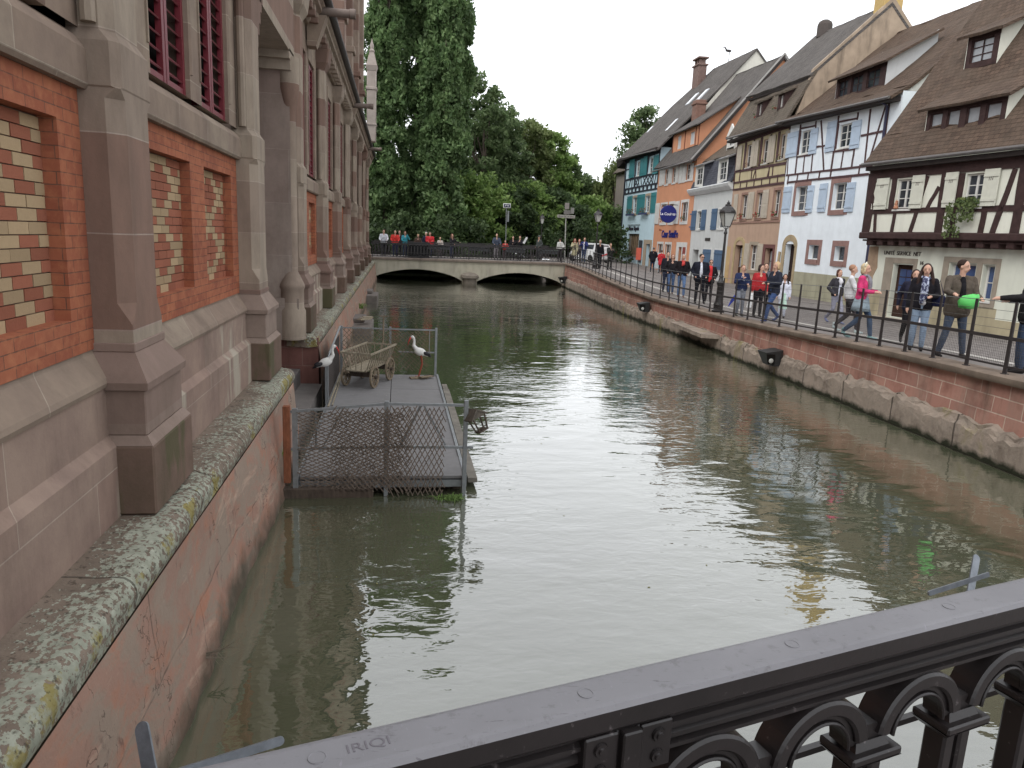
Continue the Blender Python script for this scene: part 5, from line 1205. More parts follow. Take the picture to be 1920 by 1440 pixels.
for a, z in ((3.0, 10.45), (5.85, 10.4)): h.flowers(a, a+.25, z, -.2, (150,34,44), n=22, h=.12)
mb = h.mb(); mb.lathe([(.42,15.4),(.42,16.1),(.36,16.25),(.2,16.36),(.0,16.4)], (.9, 4.3, 0), 12); h.b(mb, 'vent_pipe', plain('sooty_vent', srgb(84,76,72), .9))
mb = h.mb(); mb.bbox(6.9, 7.9, 3.95, 4.9, 15.0, 17.8, .03); h.b(mb, 'chimney', plain('ochre_chimney_render', srgb(196,164,96), .9, .12, 2, stain=.3))

# --- small white house with a slate mansard
h = House('mansard_house', 'narrow white house with dark slate mansard roof and blue shutters', (20.8, 49.7), (20.3, 44.), .95, -1.9, plaster((196,198,196), .15)); h.holes2 = []
MB_ = paint((76,104,134), .6); U0, U1 = -1.85, 6.05; wsur = paint((208,208,204), .6)
for a, b in ((-.45, .42), (3.9, 5.1)): h.window(a, b, 4.3, 5.5, dep=.15, nr=3, surround=wsur, sw=.12)
h.door(-.75, .55, 1.0, 2.88, plain('dark_doorway', srgb(44,42,42), .8), dep=.5)
h.wall(U0, U1, .9, 6.9)
for a, b in ((-2.0, -.65), (.55, 1.5), (2.65, 3.7)): h.shutter(a, b, 4.22, 5.58, MB_)
for a, b in ((1.68, 3.2), (3.98, 5.5)):
    mb = h.mb(); mb.box(a-.1, b+.1, -.02, .02, 1.6, 3.04); h.b(mb, 'window_surround', wsur); h.shutter(a, (a+b)/2-.01, 1.7, 2.94, MB_, y=-.02); h.shutter((a+b)/2+.01, b, 1.7, 2.94, MB_, y=-.02)
mb = h.mb(); mb.bbox(1.75, 2.75, -.04, 0, 3.5, 3.7, .01); pq = h.b(mb, 'name_plaque', plain('dark_plaque', srgb(60,54,50), .6))
mb = h.mb(); mb.sweep([[(u, 0, 6.62), (u, -.12, 6.66), (u, -.3, 6.85), (u, -.38, 7.02), (u, -.36, 7.08), (u, 0, 7.1)] for u in (-2.3, 6.1)]); h.b(mb, 'cornice', paint((214,216,216), .5)); 
h.slab([(-1.9, -.25, 7.08), (6.15, -.25, 7.08), (6.15, .45, 8.95), (-1.9, .45, 8.95)], M_slate, name='mansard'); h.slab([(-1.95, .35, 8.95), (6.2, .35, 8.9), (6.2, 5.2, 12.9), (-1.95, 5.2, 12.9)], mt, nu=16); h.slab([(-1.95, 5.2, 12.9), (6.2, 5.2, 12.9), (6.2, 9, 9), (-1.95, 9, 9)], mt)
h.poly([(-1.85, 0, 6.9), (-1.85, 9, 6.9), (-1.85, 9, 9), (-1.85, 5.2, 12.7), (-1.85, .5, 8.9)], h.wm, 'gable_wall', .05)
for a, b in ((-1.05, .75), (3.65, 5.4)):
    dormer(h, a, b, 7.12, 8.62, -.22, [(a+.25, b-.25, 7.3, 8.4)], M_winw, M_winw, plain('zinc_cap', srgb(150,150,150), .5, metal=.3), .5, 8.95, .18, cheek=M_slate, nc=2, nr=3, glass=M_glass)
d = dormer(h, 1.3, 2.7, 9.6, 10.35, 1.0, [(1.65, 2.35, 9.7, 10.3)], M_winw, M_winw, mt, 2.2, 10.6, .1, nc=2, nr=2)
mb = h.mb(); mb.prism([(1.2, 10.35), (2.8, 10.35), (2.0, 11.1)], 1, .95, 1.05); h.b(mb, 'dormer_gable', M_winw, d)

# --- orange house
h = House('corner_cafe_house', 'bright orange house with white window frames and a round blue sign', (21.3, 59.), (20.8, 49.7), .95, -1.5, plaster((204,138,98), .12)); h.holes2 = []
OR = h.wm; WS = paint((206,204,200), .6); U0, U1 = -1.45, 7.75
for a, b in ((.5, 1.35), (2.4, 3.2), (5.7, 6.6)): h.window(a, b, 7.85, 9.0, dep=.1, nr=3, surround=WS, sw=.12)
for a, b in ((.15, 1.6), (2.35, 3.4), (5.3, 6.7)): h.window(a, b, 4.85, 6.25, dep=.12, nr=2, surround=WS, sw=.2)
for a, b in ((.0, 1.4), (2.1, 3.5)): h.window(a, b, 1.6, 3.15, dep=.12, nr=2, surround=WS, sw=.18)
h.door(5.5, 6.2, 1.0, 3.0, plain('maroon_door', srgb(92,40,36), .5), dep=.25)
h.wall(U0, U1, .9, 9.3)
mb = h.mb(); mb.box(4.9, 5.5, -.03, .02, 1.0, 3.35); mb.box(6.2, 7.3, -.03, .02, 1.0, 3.35); mb.box(5.5, 6.2, -.03, .02, 3.0, 3.35); h.b(mb, 'door_surround', WS)
mb = h.mb(); mb.bbox(6.5, 7.1, -.06, -.03, 1.7, 3.0, .01); h.b(mb, 'menu_board', plain('red_menu_board', srgb(140,60,52), .6))
for a, b, c, d in ((-.95,-.1,7.8,9.2), (-.08,.36,7.85,9.1), (1.5,2.25,7.85,9.1), (3.35,3.95,7.8,9.1), (4.1,4.85,7.7,9.1), (4.95,5.55,7.7,9.05), (6.75,7.3,7.7,8.95), (-1.4,-.25,4.75,6.45), (3.75,4.85,4.7,6.4)): h.shutter(a, b, c, d, WS, louvre=True)
navy = plain('navy_sign', srgb(36,44,124), .4, .06, bump=None); white_l = plain('white_letters', srgb(225,226,236), .5, bump=None)
FXo = lambda u, z, y=0: h.F @ Matrix.Translation((u, y, z)) @ Matrix.Rotation(R(90), 4, 'X')
text('shop_lettering', 'Cour Soudée', .78, navy, FXo(3.0, 3.92, -.03), h.t, .02, bold=.02, scx=.98)
text('small_lettering', 'Maison', .26, plain('faded_letters', srgb(150,90,60), .7), FXo(.4, 4.28, -.012), h.t, .006)
sg = h.mb(); sg.lathe([(.0,-.03),(.62,-.03),(.66,0),(.62,.03),(.0,.03)], (4.55, -.75, 5.4), 28, ax=0)
# the disc hangs at right angles to the front and faces along the street
ds = h.b(sg, 'hanging_sign', navy); mb = h.mb(); mb.bar((4.55, 0, 6.1), (4.55, -1.35, 6.1), .04); mb.bar((4.55, -.75, 6.1), (4.55, -.75, 6.0), .03); h.b(mb, 'bracket', M_iron, ds)
text('lettering', 'La Coulette', .27, white_l, h.F @ Matrix.Translation((4.585, -.75, 5.4)) @ Matrix.Rotation(R(90), 4, 'Z') @ Matrix.Rotation(R(90), 4, 'X'), ds, .004, bold=.008)
h.flowers(.4, 1.4, 5.0, n=40, rgb=(90,80,70)); h.flowers(5.6, 6.5, 5.0, n=50, rgb=(90,80,70))
gr = M_tile_grey
h.slab([(-1.6, -.4, 9.25), (7.95, -.5, 9.0), (7.95, 5.5, 16.4), (-1.6, 5.6, 16.9)], gr, nu=22, nv=14); h.slab([(-1.6, 5.6, 16.9), (7.95, 5.5, 16.4), (7.95, 11, 9.6), (-1.75, 11, 9.6)], gr); h.gutter(-1.7, 7.9, -.56, 8.98)
h.poly([(7.78, 0, 9.2), (7.78, 10.5, 9.2), (7.78, 5.5, 16.2), (7.78, .1, 9.5)], OR, 'gable_wall', .08); h.poly([(-1.5, 0, 9.2), (-1.5, 5.5, 16.2), (-1.5, 10.5, 9.2)], OR, 'gable_wall', .08)
mb = h.mb(); mb.bar((7.98, -.5, 9.08), (7.98, 5.5, 16.48), .06, .10); mb.bar((7.98, 5.5, 16.48), (7.98, 11, 9.68), .06, .10); h.b(mb, 'verge_board', plain('pale_verge', srgb(160,156,152), .6))
mb = h.mb(); mb.bar((7.90, -.3, 9.0), (7.90, 5.5, 16.2), .2, .14); h.b(mb, 'verge_underside', M_eave)
d = dormer(h, .2, 6.3, 10.35, 11.72, .5, [(1.35, 2.25, 10.5, 11.5), (4.35, 5.3, 10.5, 11.4)], OR, M_winw, gr, 3.2, 13.75, .35, nc=1, nr=1, wf=M_winw, glass=plain('closed_white_shutter', srgb(190,190,192), .6))
mb = h.mb()
for u in (.25, 3.2, 5.6, 6.25): mb.box(u-.05, u+.05, .47, .5, 10.35, 11.7)
h.b(mb, 'dormer_posts', plain('rust_brown_post', srgb(112,58,40), .8), d)
mb = h.mb(); mb.bbox(-.9, .1, 2.2, 3.0, 12.0, 14.6, .03); mb.bbox(-.98, .18, 2.12, 3.08, 14.25, 14.4, .02); h.b(mb, 'chimney', plain('red_brown_chimney', srgb(132,98,84), .9, .2, 4, bump=.4))

# --- blue corner house
h = House('timber_house', 'light blue house with teal shutters and black timbering beside the trees', (21.5, 67.5), (21.4, 59.), 1.0, -2.6, plaster((186,212,222), .15)); h.holes2 = []
TEAL = paint((44,126,132), .5); U0, U1 = -2.55, 7.0; tanw = plain('tan_window_stone', srgb(164,146,124), .9)
for a, b in ((.5, 1.6), (4.2, 5.3)): h.window(a, b, 5.8, 7.2, dep=.15, nr=3, surround=tanw, sw=.2)
for a, b in ((.75, 1.7), (4.4, 5.5)): h.window(a, b, 9.1, 10.35, dep=.1, nr=3)
h.window(-.35, 3.0, 1.95, 3.95, dep=.15, nc=6, nr=1, fr=wood((140,118,92), 'shop_wood'), glass=plain('shop_window_glass', srgb(120,100,80), .15, .4, 3, spec=.6, bump=None), fw=.1)
h.door(5.3, 6.3, 1.0, 3.1, plain('dark_doorway2', srgb(60,40,36), .8), dep=.3)
h.wall(U0, U1, .9, 11.0)
mb = h.mb(); mb.box(4.5, 5.3, -.03, .02, 1.0, 3.45); mb.box(6.3, 6.7, -.03, .02, 1.0, 3.45); mb.box(5.3, 6.3, -.03, .02, 3.1, 3.45); h.b(mb, 'door_surround', tanw)
mb = h.mb(); mb.bbox(3.3, 4.2, -.08, -.03, 1.45, 3.4, .01); h.b(mb, 'menu_board', plain('slate_menu_board', srgb(62,66,72), .6, .4, 20))
FXb = lambda u, z, y=0: h.F @ Matrix.Translation((u, y, z)) @ Matrix.Rotation(R(90), 4, 'X')
text('shop_lettering', 'Maison Vignole', .52, plain('dark_letters', srgb(48,44,56), .6), FXb(1.3, 4.42, -.03), h.t, .02, bold=.01, scx=.98)
mb = h.mb(); mb.bar((-.5, -.06, 4.75), (3.1, -.06, 4.75), .04); h.b(mb, 'sign_rail', M_iron)
XS = []
for u0 in (.6, 3.0, 3.9, 4.8): 
    XS += [(u0, 8.2, u0+.8, 8.85, .09), (u0+.8, 8.2, u0, 8.85, .09)]
XS += [(1.4, 8.2, 1.9, 8.85, .08), (1.9, 8.2, 1.5, 8.85, .08)]
h.timbers([(U0,7.66,U1,7.66,.14), (U0,8.1,U1,8.1,.16), (U0,8.95,U1,8.95,.18), (U0,10.75,U1,10.75,.5)]+[(u,7.7,u,8.1,.42) for u in (-2.3, -1.2, -.1, 1.0, 2.1, 3.2, 4.3, 5.4, 6.5)]+[(-2.5,7.7,-2.5,10.8,.16), (-1.75,8.1,-2.1,8.9,.09), (-1.3,8.1,-.8,8.9,.09), (-.3,8.1,-.3,8.9,.1), (.5,8.1,.5,10.6,.3), (1.95,9,1.95,10.6,.35), (2.6,8.1,2.3,8.9,.1), (3.8,8.9,4.1,10.6,.5), (5.7,8.1,5.7,10.6,.1), (6.1,8.1,6.4,8.9,.09), (6.9,8.1,6.9,10.6,.2), (-2.5,9.9,-1.4,9.9,.1)]+XS, M_timber_black, t=.04)
for a, b, c, d in ((-1.3,.2,9.05,10.7), (2.0,2.9,9.0,10.5), (2.95,3.9,9.0,10.6), (5.6,6.9,8.9,10.4)): h.shutter(a, b, c, d, TEAL, y=-.04)
for a, b, c, d in ((-1.35,.2,5.75,7.4), (1.75,2.7,5.7,7.4), (2.75,3.9,5.7,7.4), (5.6,6.9,5.7,7.4)): h.shutter(a, b, c, d, TEAL)
h.flowers(-.6, 1.6, 5.75, -.25, (150,70,60), n=110, h=.45, box=paint((60,72,110))); h.flowers(3.3, 5.2, 5.75, -.25, (150,70,60), n=110, h=.5, box=paint((60,72,110)))
# far corner, cut back, half-timbered
mb = h.mb(); mb.hexa([(-2.55,0,.9),(-2.55,.2,.9),(-5.2,1.4,1.2),(-5.2,1.2,1.2),(-2.55,0,10.9),(-2.55,.2,10.9),(-5.2,1.4,10.9),(-5.2,1.2,10.9)]); h.b(mb, 'corner_wall', h.wm)
mb = h.mb()
for k in range(5):
    t = k/4; u, y = lerp(-2.6, -5.15, t), lerp(0, 1.15, t); mb.bar((u, y-.02, 4.6), (u, y-.02, 10.9), .16, .08)
for z in (4.7, 6.2, 7.7, 8.9, 10.5): mb.bar((-2.6, -.03, z), (-5.15, 1.13, z), .06, .2)
h.b(mb, 'corner_timbers', M_timber_black)
bgm = M_tile_grey
P_ = lambda u, y: (u, y, 11.12+1.115*y)
h.slab([(-4.15, -.35, 11.1), (7.35, -.45, 10.75), P_(8.1, 4.6), P_(-4.35, 4.7)], bgm, nu=22, nv=10); h.slab([P_(-4.35, 4.7), P_(8.1, 4.6), P_(8.1, 7.0), P_(-1.6, 7.4)], bgm, nu=22, nv=6)
h.slab([P_(-1.6, 7.4), P_(8.1, 7.0), (8.1, 14.5, 11), (-1.6, 14.5, 11)], bgm); h.poly([P_(-4.35, 4.7), P_(-1.6, 7.4), (-1.6, 14.5, 11), (-4.3, 14.5, 11)], bgm, 'hip', .1)
h.poly([(8.0, 1, 11.5), (8.0, 14, 11.5), (8.0, 7.0, 18.8), (8.0, 4.6, 16.1)], plaster((206,202,190)), 'gable_wall', .1); h.poly([(-4.1, .2, 10.9), (-4.1, 4.7, 16.2), (-4.1, 9, 16), (-4.1, 14, 10.9)], M_eave, 'gable_wall', .1)
mb = h.mb(); mb.box(-4.3, 7.2, -.5, -.05, 10.78, 10.95); mb.hexa([(-4.4,-.4,10.2),(-2.6,-.4,10.6),(-2.6,1.2,10.6),(-5.0,1.2,10.2),(-4.4,-.5,11.0),(-2.6,-.5,11.0),(-2.6,1.2,11.4),(-5.0,1.2,11.4)]); h.b(mb, 'eave_soffit', M_eave); mb = h.mb(); mb.tube([(-4.1, -.42, 11.02), (7.3, -.52, 10.68)], .06, 8); h.b(mb, 'gutter', plain_g, smooth=True)
for u, y, w in ((1.9, 4.2, .75), (4.4, 4.1, .75), (-4.0, 2.3, .0), (3.7, 1.9, .0)):
    if w == 0: w = .6
    z = 11.12+1.115*y; mb = h.mb(); mb.hexa([(u, y-.5, z-.5*1.115+.02), (u+w, y-.5, z-.5*1.115+.02), (u+w, y+.4, z+.4*1.115+.02), (u, y+.4, z+.4*1.115+.02), (u, y-.55, z-.5*1.115+.1), (u+w, y-.55, z-.5*1.115+.1), (u+w, y+.35, z+.4*1.115+.1), (u, y+.35, z+.4*1.115+.1)])
    h.b(mb, 'skylight', plain('painted_sky_glint', srgb(196,200,206), .08, bump=None, spec=.8))  # pale base colour paints the white sky glint onto the panes
mb = h.mb(); mb.bbox(-2.6, -1.2, 5.8, 6.6, 16.6, 19.6, .04); mb.bbox(-2.7, -1.1, 5.7, 6.7, 19.5, 19.65, .02)
for k in range(3): mb.box(-2.55+.5*k, -2.35+.5*k, 5.9, 6.5, 19.65, 20.1)
mb.bbox(-2.7, -1.1, 5.7, 6.7, 20.1, 20.25, .02); h.b(mb, 'chimney', plain('red_brown_chimney2', srgb(120,96,88), .9, .2, 4, bump=.4))
# --- houses behind, only their roofs show
h = House('rear_house', 'grey tiled rear roof with a dark verge, between the tree and the blue house', (23.5, 77), (23.4, 70), 1.4, -3, plaster((150,140,130)))
h.wall(-3, 6, 1.4, 10.5); h.slab([(-3.3, -.4, 10.4), (6.3, -.4, 10.4), (6.3, 5.6, 16.8), (-3.3, 5.6, 16.8)], M_tile_mid, nu=14); h.slab([(-3.3, 5.6, 16.8), (6.3, 5.6, 16.8), (6.3, 11, 10.4), (-3.3, 11, 10.4)], M_tile_mid)
h.poly([(6, 0, 10.4), (6, 5.6, 16.6), (6, 11, 10.4)], M_timber_black, 'gable_wall', .1)
# small things on the roofs and sills
t = thing('roof_aerial', 'thin rod with a bird shape above the cream gable of the rear roof', 'aerial', (28.3, 59.6, 19.0)); q = h.F @ Vector((8.0, 6.9, 0)); MW[t.name] = Matrix.Translation((28.3, 59.6, 19.0))
mb = MB(); mb.tube([(q.x, q.y, 18.8), (q.x, q.y, 21.0)], .03, 6); mb.build('rod', M_irond, t); mb = MB(); mb.ball((q.x-.1, q.y, 21.0), (.32, .12, .12), 10, 6); mb.tube([(q.x-.3, q.y, 21.05), (q.x-.5, q.y, 21.3), (q.x-.75, q.y, 21.25)], [.07, .06, .02], 6); mb.build('bird', M_irond, t)
hx, a_ = frame((16.7, 23.7), (17.5, 16.0)); q = hx @ Vector((.86, -.40, 4.68))
t = thing('sill_figure', 'small terracotta figure on the left upper window sill of the cream timber house', 'figurine', tuple(q)); mb = MB(); mb.lathe([(.0,0),(.07,0),(.075,.04),(.05,.10),(.06,.16),(.035,.2),(.045,.24),(.0,.28)], tuple(q), 10); mb.tube([(q.x, q.y-.03, q.z+.14), (q.x-.03, q.y-.10, q.z+.24)], .018, 6); mb.build('figure', plain('terracotta', srgb(190,130,96), .8), t)
# ---------------------------------------------------------------- people
SKIN = plain('skin', srgb(196,150,126), .6, .06, 6, bump=None, spec=.3); M_dark = plain('eye_dark', srgb(40,28,26), .4, bump=None)
M_lip = plain('lip', srgb(150,84,76), .6, bump=None)
ARM = {'down': ((.235,.0,1.13), (.25,.07,.88)), 'pocket': ((.30,-.07,1.15), (.20,.12,.97)), 'bent': ((.26,.02,1.14), (.13,.27,1.12)), 'rail': ((.27,.12,1.16), (.20,.36,1.06)),
       'chest': ((.27,.12,1.16), (.09,.28,1.30)), 'face': ((.24,.22,1.22), (.07,.22,1.52)), 'out': ((.30,.17,1.20), (.30,.44,1.17)), 'back': ((.28,-.12,1.15), (.12,-.16,1.03)),
       'swing': ((.26,-.12,1.16), (.27,-.10,.92)), 'swingf': ((.24,.12,1.15), (.22,.28,.97)), 'point': ((.34,.10,1.34), (.52,.30,1.38)), 'bag': ((.27,.05,1.14), (.22,.32,1.10))}
LEG = {'stand': ((.09,.02,.48), (.10,.0,.08)), 'fwd': ((.09,.20,.50), (.09,.26,.09)), 'aft': ((.09,.02,.49), (.09,-.28,.16)), 'wide': ((.14,.03,.48), (.21,.0,.08)), 'bend': ((.10,.12,.49), (.10,.03,.08))}
def person(loc, rz, H, label, top, legs, hair, arms=('down','down'), stance=('stand','stand'), skin=None, hairlen='short', coat=.98, shoes=(44,40,40), lod=0, scarf=None, inner=None, hat=None, glasses=False, skirt=None, bulk=1.0, look=0, lean=0, group=None, hands=True, trim=None):
    if isinstance(rz, (int, float)): rz = R(rz)
    s = H/1.75; t = thing('person', label, 'person', loc, rz, group); F = MW[t.name] @ Matrix.Scale(s, 4) @ Matrix.Rotation(R(-lean), 4, 'X')
    vox = (.0125, .02, .032)[lod]/1.0; sk = skin or SKIN
    V = Vector; HF = F @ Matrix.Translation((0, 0, 1.5)) @ Matrix.Rotation(R(look), 4, 'Z') @ Matrix.Translation((0, 0, -1.5))
    A = []; L_ = []
    for k, sd in enumerate((-1, 1)):
        e, w = ARM[arms[k]]; e, w = V((sd*e[0], e[1], e[2])), V((sd*w[0], w[1], w[2])); sh = V((sd*.175*bulk, -.01, 1.41)); A.append((sh, e, w))
        kn, an = LEG[stance[k]]; L_.append((V((sd*.085, 0, .90)), V((sd*kn[0], kn[1], kn[2])), V((sd*an[0], an[1], an[2]))))
    # one continuous body: trunk, neck, head, limbs, hands with separate fingers
    ch = []
    for sd in (-1, 1): ch.append([((sd*.065, 0, .93), .105), ((sd*.06, .0, 1.10), .088), ((sd*.075, 0, 1.30), .10), ((sd*.10, -.01, 1.40), .06)])
    ch.append([((0, -.01, 1.36), .08), ((0, .0, 1.47), .052), ((0, .012, 1.56), .052)])
    hd = lambda p: tuple(Matrix.Translation((0,0,1.5)) @ Matrix.Rotation(R(look),4,'Z') @ Matrix.Translation((0,0,-1.5)) @ V(p))
    rotl = Matrix.Rotation(R(look), 3, 'Z')
    ch += [['e', hd((0, .005, 1.655)), (.074, .092, .098), rotl], ['e', hd((0, .035, 1.585)), (.055, .060, .058), rotl], [(hd((0, .092, 1.635)), .012), (hd((0, .113, 1.605)), .015)], ['e', hd((0, .088, 1.575)), (.026, .012, .010), rotl]]
    for sd in (-1, 1): ch.append(['e', hd((sd*.078, .005, 1.625)), (.012, .02, .03), rotl]); ch.append(['e', hd((sd*.03, .082, 1.655)), (.024, .014, .01), rotl])
    for k, (sh, e, w) in enumerate(A):
        ch.append([(sh, .052), (sh.lerp(e, .5), .045), (e, .038)]); ch.append([(e, .038), (e.lerp(w, .35), .038), (w, .025)])
        d = (w-e).normalized(); sd = (-1, 1)[k]
        if arms[k] == 'pocket' : ch.append([(w, .028), (w+d*.06, .03)]); continue
        up = V((0, 0, 1)); a = d.cross(up).normalized() if abs(d.z) < .9 else V((0, 1, 0)); 
        curl = -up if abs(d.z) < .9 else V((-sd*.7, .3, 0)); pl = w+d*.075
        ch.append([(w, .026), (w+d*.045, .033), (pl, .03)])
        if lod < 2 and hands:
            for f_, ln in zip((-1.5, -.5, .5, 1.5), (.055, .068, .07, .052)):
                b0 = pl+a*f_*.018; b1 = b0+d*ln*.55; b2 = b1+(d*.5+curl*.8).normalized()*ln*.5; ch.append([(b0, .0105), (b1, .0095), (b2, .0085)])
            tb = w+d*.03+a*(.03 if k else -.03)*-1; ch.append([(tb, .012), (tb+(d*.7-a*(.8 if k else -.8)).normalized()*.05, .010)])
    for hp, kn, an in L_: ch.append([(hp, .078), (hp.lerp(kn, .45), .07), (kn, .048)]); ch.append([(kn, .048), (kn.lerp(an, .35), .05), (an, .032)])
    chainmesh('body', ch, sk, t, vox*s, 3, F)
    # face
    if lod < 2:
        mb = MB(HF)
        for sd in (-1, 1):
            mb.ball((sd*.03, .090, 1.640), (.010, .006, .005), 8, 5); mb.bar((sd*.016, .094, 1.662), (sd*.044, .085, 1.664), .004, .006)
        mb.build('eyes', M_dark, t, 'all'); mb = MB(HF); mb.ball((0, .099, 1.575), (.022, .006, .006), 8, 5); mb.build('mouth', M_lip, t, 'all')
        if glasses:
            mb = MB(HF)
            for sd in (-1, 1): mb.ball((sd*.033, .103, 1.64), (.026, .008, .018), 10, 6); mb.bar((sd*.058, .095, 1.645), (sd*.08, .0, 1.645), .006)
            mb.build('sunglasses', M_dark, t)
    # hair
    hc = cloth(hair, .75); hch = [['e', hd((0, -.022, 1.678)), (.086, .098, .093), rotl]]
    if hairlen != 'short': hch += [['e', hd((0, -.062, 1.60)), (.08, .05, .10), rotl]]
    if hairlen == 'bob': hch += [[(hd((sd*.075, -.005, 1.67)), .025), (hd((sd*.082, .005, 1.58)), .024), (hd((sd*.07, -.02, 1.53)), .018)] for sd in (-1, 1)]
    if hairlen == 'long': hch += [[(hd((sd*.075, -.005, 1.68)), .026), (hd((sd*.10, .0, 1.55)), .036), ((sd*.13, .04, 1.42), .04), ((sd*.13, .06, 1.30), .03)] for sd in (-1, 1)]+[[((0, -.08, 1.6), .06), ((0, -.12, 1.4), .07), ((0, -.12, 1.28), .04)]]
    chainmesh('hair', hch, hc, t, max(vox, .014)*s, 2, F)
    if hat:
        mb = MB(HF)
        if hat[1] == 'cap': mb.ball((0, -.01, 1.70), (.092, .105, .075), 12, 7); mb.bar((0, .08, 1.70), (0, .17, 1.69), .12, .012)
        elif hat[1] == 'beret': mb.ball((.01, -.02, 1.735), (.105, .11, .045), 12, 7)
        else: mb.tube([(-.092, -.0, 1.68), (-.07, 0, 1.745), (0, 0, 1.782), (.07, 0, 1.745), (.092, 0, 1.68)], .016, 7)
        mb.build('hat' if hat[1] != 'band' else 'hair_band', cloth(hat[0]), t, 'all')
    # jacket / top
    g = .016; b_ = bulk; cz = coat
    ch = []
    for sd in (-1, 1):
        ch.append([((sd*.075*b_, 0, cz-.02), .118*b_+g-.004), ((sd*.07*b_, .005, 1.10), .104*b_+g), ((sd*.082*b_, .0, 1.28), .108*b_+g), ((sd*.12*b_, -.01, 1.40), .058+g)])
        ch.append([((sd*.12*b_, -.01, 1.41), .055+g), ((0, -.02, 1.44), .052+g)])
    for k, (sh, e, w) in enumerate(A): ch.append([(sh, .056+g), (sh.lerp(e, .5), .050+g), (e, .042+g)]); ch.append([(e, .042+g), (e.lerp(w, .5), .038+g), (w, .027+g)])
    if cz < .9: ch.append([((0, 0, cz), .15), ((0, 0, 1.05), .13)])
    jk = chainmesh('jacket', ch, cloth(top), t, max(vox, .013)*s, 3, F)
    if inner:
        chainmesh('shirt', [[((0, .085, 1.0), .06), ((0, .10*b_, 1.12), .062), ((0, .088, 1.30), .055), ((0, .05, 1.43), .04)], [((-.02, .085, .98), .06), ((.02, .085, .98), .06)]], cloth(inner), t, max(vox, .014)*s, 2, F)
    if trim: # coloured sleeve blocks
        for sh, e, w in A[:1]: chainmesh('sleeve_panel', [[(sh, .060+g), (sh.lerp(e, .6), .056+g)]], cloth(trim), t, max(vox, .014)*s, 1, F)
    # trousers
    ch = [[((-.06, 0, .93), .118), ((.06, 0, .93), .118)], [((-.06, 0, 1.0), .10), ((.06, 0, 1.0), .10)]]
    for hp, kn, an in L_:
        ch.append([(hp, .098), (hp.lerp(kn, .4), .085), (kn, .062)]); ch.append([(kn, .062), (kn.lerp(an, .4), .062), (an+V((0, 0, .02)), .048)])
    chainmesh('trousers', ch, cloth(legs), t, max(vox, .014)*s, 2, F)
    if skirt:
        mb = MB(F); secs = []
        for z, rx, ry in ((1.02, .17, .13), (.92, .20, .16), (.78, .23, .19), (.66, .25, .21)):
            secs.append([(rx*math.cos(a)*(1+.05*math.sin(6*a)), ry*math.sin(a)*(1+.05*math.sin(6*a)), z) for a in np.linspace(0, 2*math.pi, 25)[:-1]])
        mb.sweep(secs); mb.build('skirt', cloth(skirt), t, 'all')
    for k, (hp, kn, an) in enumerate(L_):
        d = V((0, 1, 0)); tilt = .0 if an.z < .12 else -.06
        chainmesh('shoe', [[(an+V((0, -.02, -.035)), .042), (an+V((0, .08, -.048+tilt)), .034), (an+V((0, .15, -.052+tilt)), .026)], [(an+V((0, -.01, 0)), .042), (an+V((0, -.01, .05)), .044)]], cloth(shoes, .6), t, max(vox, .014)*s, 1, F)
    if scarf:
        c2, ln = scarf
        chainmesh('scarf', [[((.07*math.cos(a), .0+.075*math.sin(a), 1.475+.012*math.sin(a*2)), .032) for a in np.linspace(0, 6.28, 11)], [((.03, .11, 1.44), .035), ((.035, .15, 1.30), .036), ((.03, .155, 1.42-ln), .042)], [((-.03, .11, 1.44), .032), ((-.035, .145, 1.34), .034), ((-.03, .15, 1.46-ln*.9), .036)]], c2 if not isinstance(c2, tuple) else cloth(c2), t, max(vox, .013)*s, 2, F)
    return t, F, A, s
def P_at(x, y): return (x, y, zst(x, y))
GQ = 'people on the quay street'
def M_pattern(name, c1, c2, sc=18):
    m = NM(name); return m.fin(m.ramp(m.noise(sc, 3), [(.45, srgb(*c1)), (.52, srgb(*c2))]), .9)
# nearest group
person(P_at(9.95, 10.22), 55, 1.78, 'man in a long black jacket and jeans cut off by the right picture edge', (36,34,36), (62,78,104), (104,100,98), ('out', 'bent'), ('stand', 'wide'), coat=.9, bulk=1.12, look=15, lod=0)
_, F, A, s = person(P_at(10.19, 12.05), 165, 1.78, 'man in a brown leather jacket and jeans holding a bright green bag', (88,78,68), (70,80,98), (58,42,36), ('bag', 'out'), ('wide', 'wide'), coat=.86, bulk=1.12, inner=(30,28,32), look=38, lod=0)
bg_ = thing('carrier_bag', 'bright green plastic bag held by the man in the brown leather jacket', 'bag', tuple(F @ Vector((.05, .38, .95))), R(165)); FB = F
mb = MB(FB); secs = []
for z, rx, ry, ox in ((.93, .10, .06, .0), (.95, .16, .09, .02), (1.05, .17, .10, .03), (1.13, .14, .08, 0), (1.17, .05, .03, -.08)):
    secs.append([(ox+rx*math.cos(a)*(1+.08*math.sin(5*a)), .40+ry*math.sin(a), z+.015*math.sin(3*a)) for a in np.linspace(0, 2*math.pi, 19)[:-1]])
mb.sweep(secs); mb.build('bag_body', plain('green_plastic', srgb(76,196,84), .5, .1, 8, bump=.3), bg_, 'all'); mb = MB(FB); mb.tube([(-.04, .40, 1.15), (-.13, .38, 1.17), (-.14, .36, 1.12)], .012, 6); mb.build('handle', plain('green_plastic2', srgb(70,180,78), .5), bg_)
_, F, A, s = person(P_at(10.09, 12.85), 146, 1.68, 'young woman with long dark hair, patterned scarf, black coat and pale jeans', (34,32,38), (142,164,190), (58,42,38), ('bent', 'down'), ('stand', 'stand'), hairlen='long', inner=(214,210,214), coat=.93, shoes=(40,36,36), scarf=(M_pattern('blue_white_scarf', (176,184,206), (58,60,92)), .42), lod=0, hands=True)
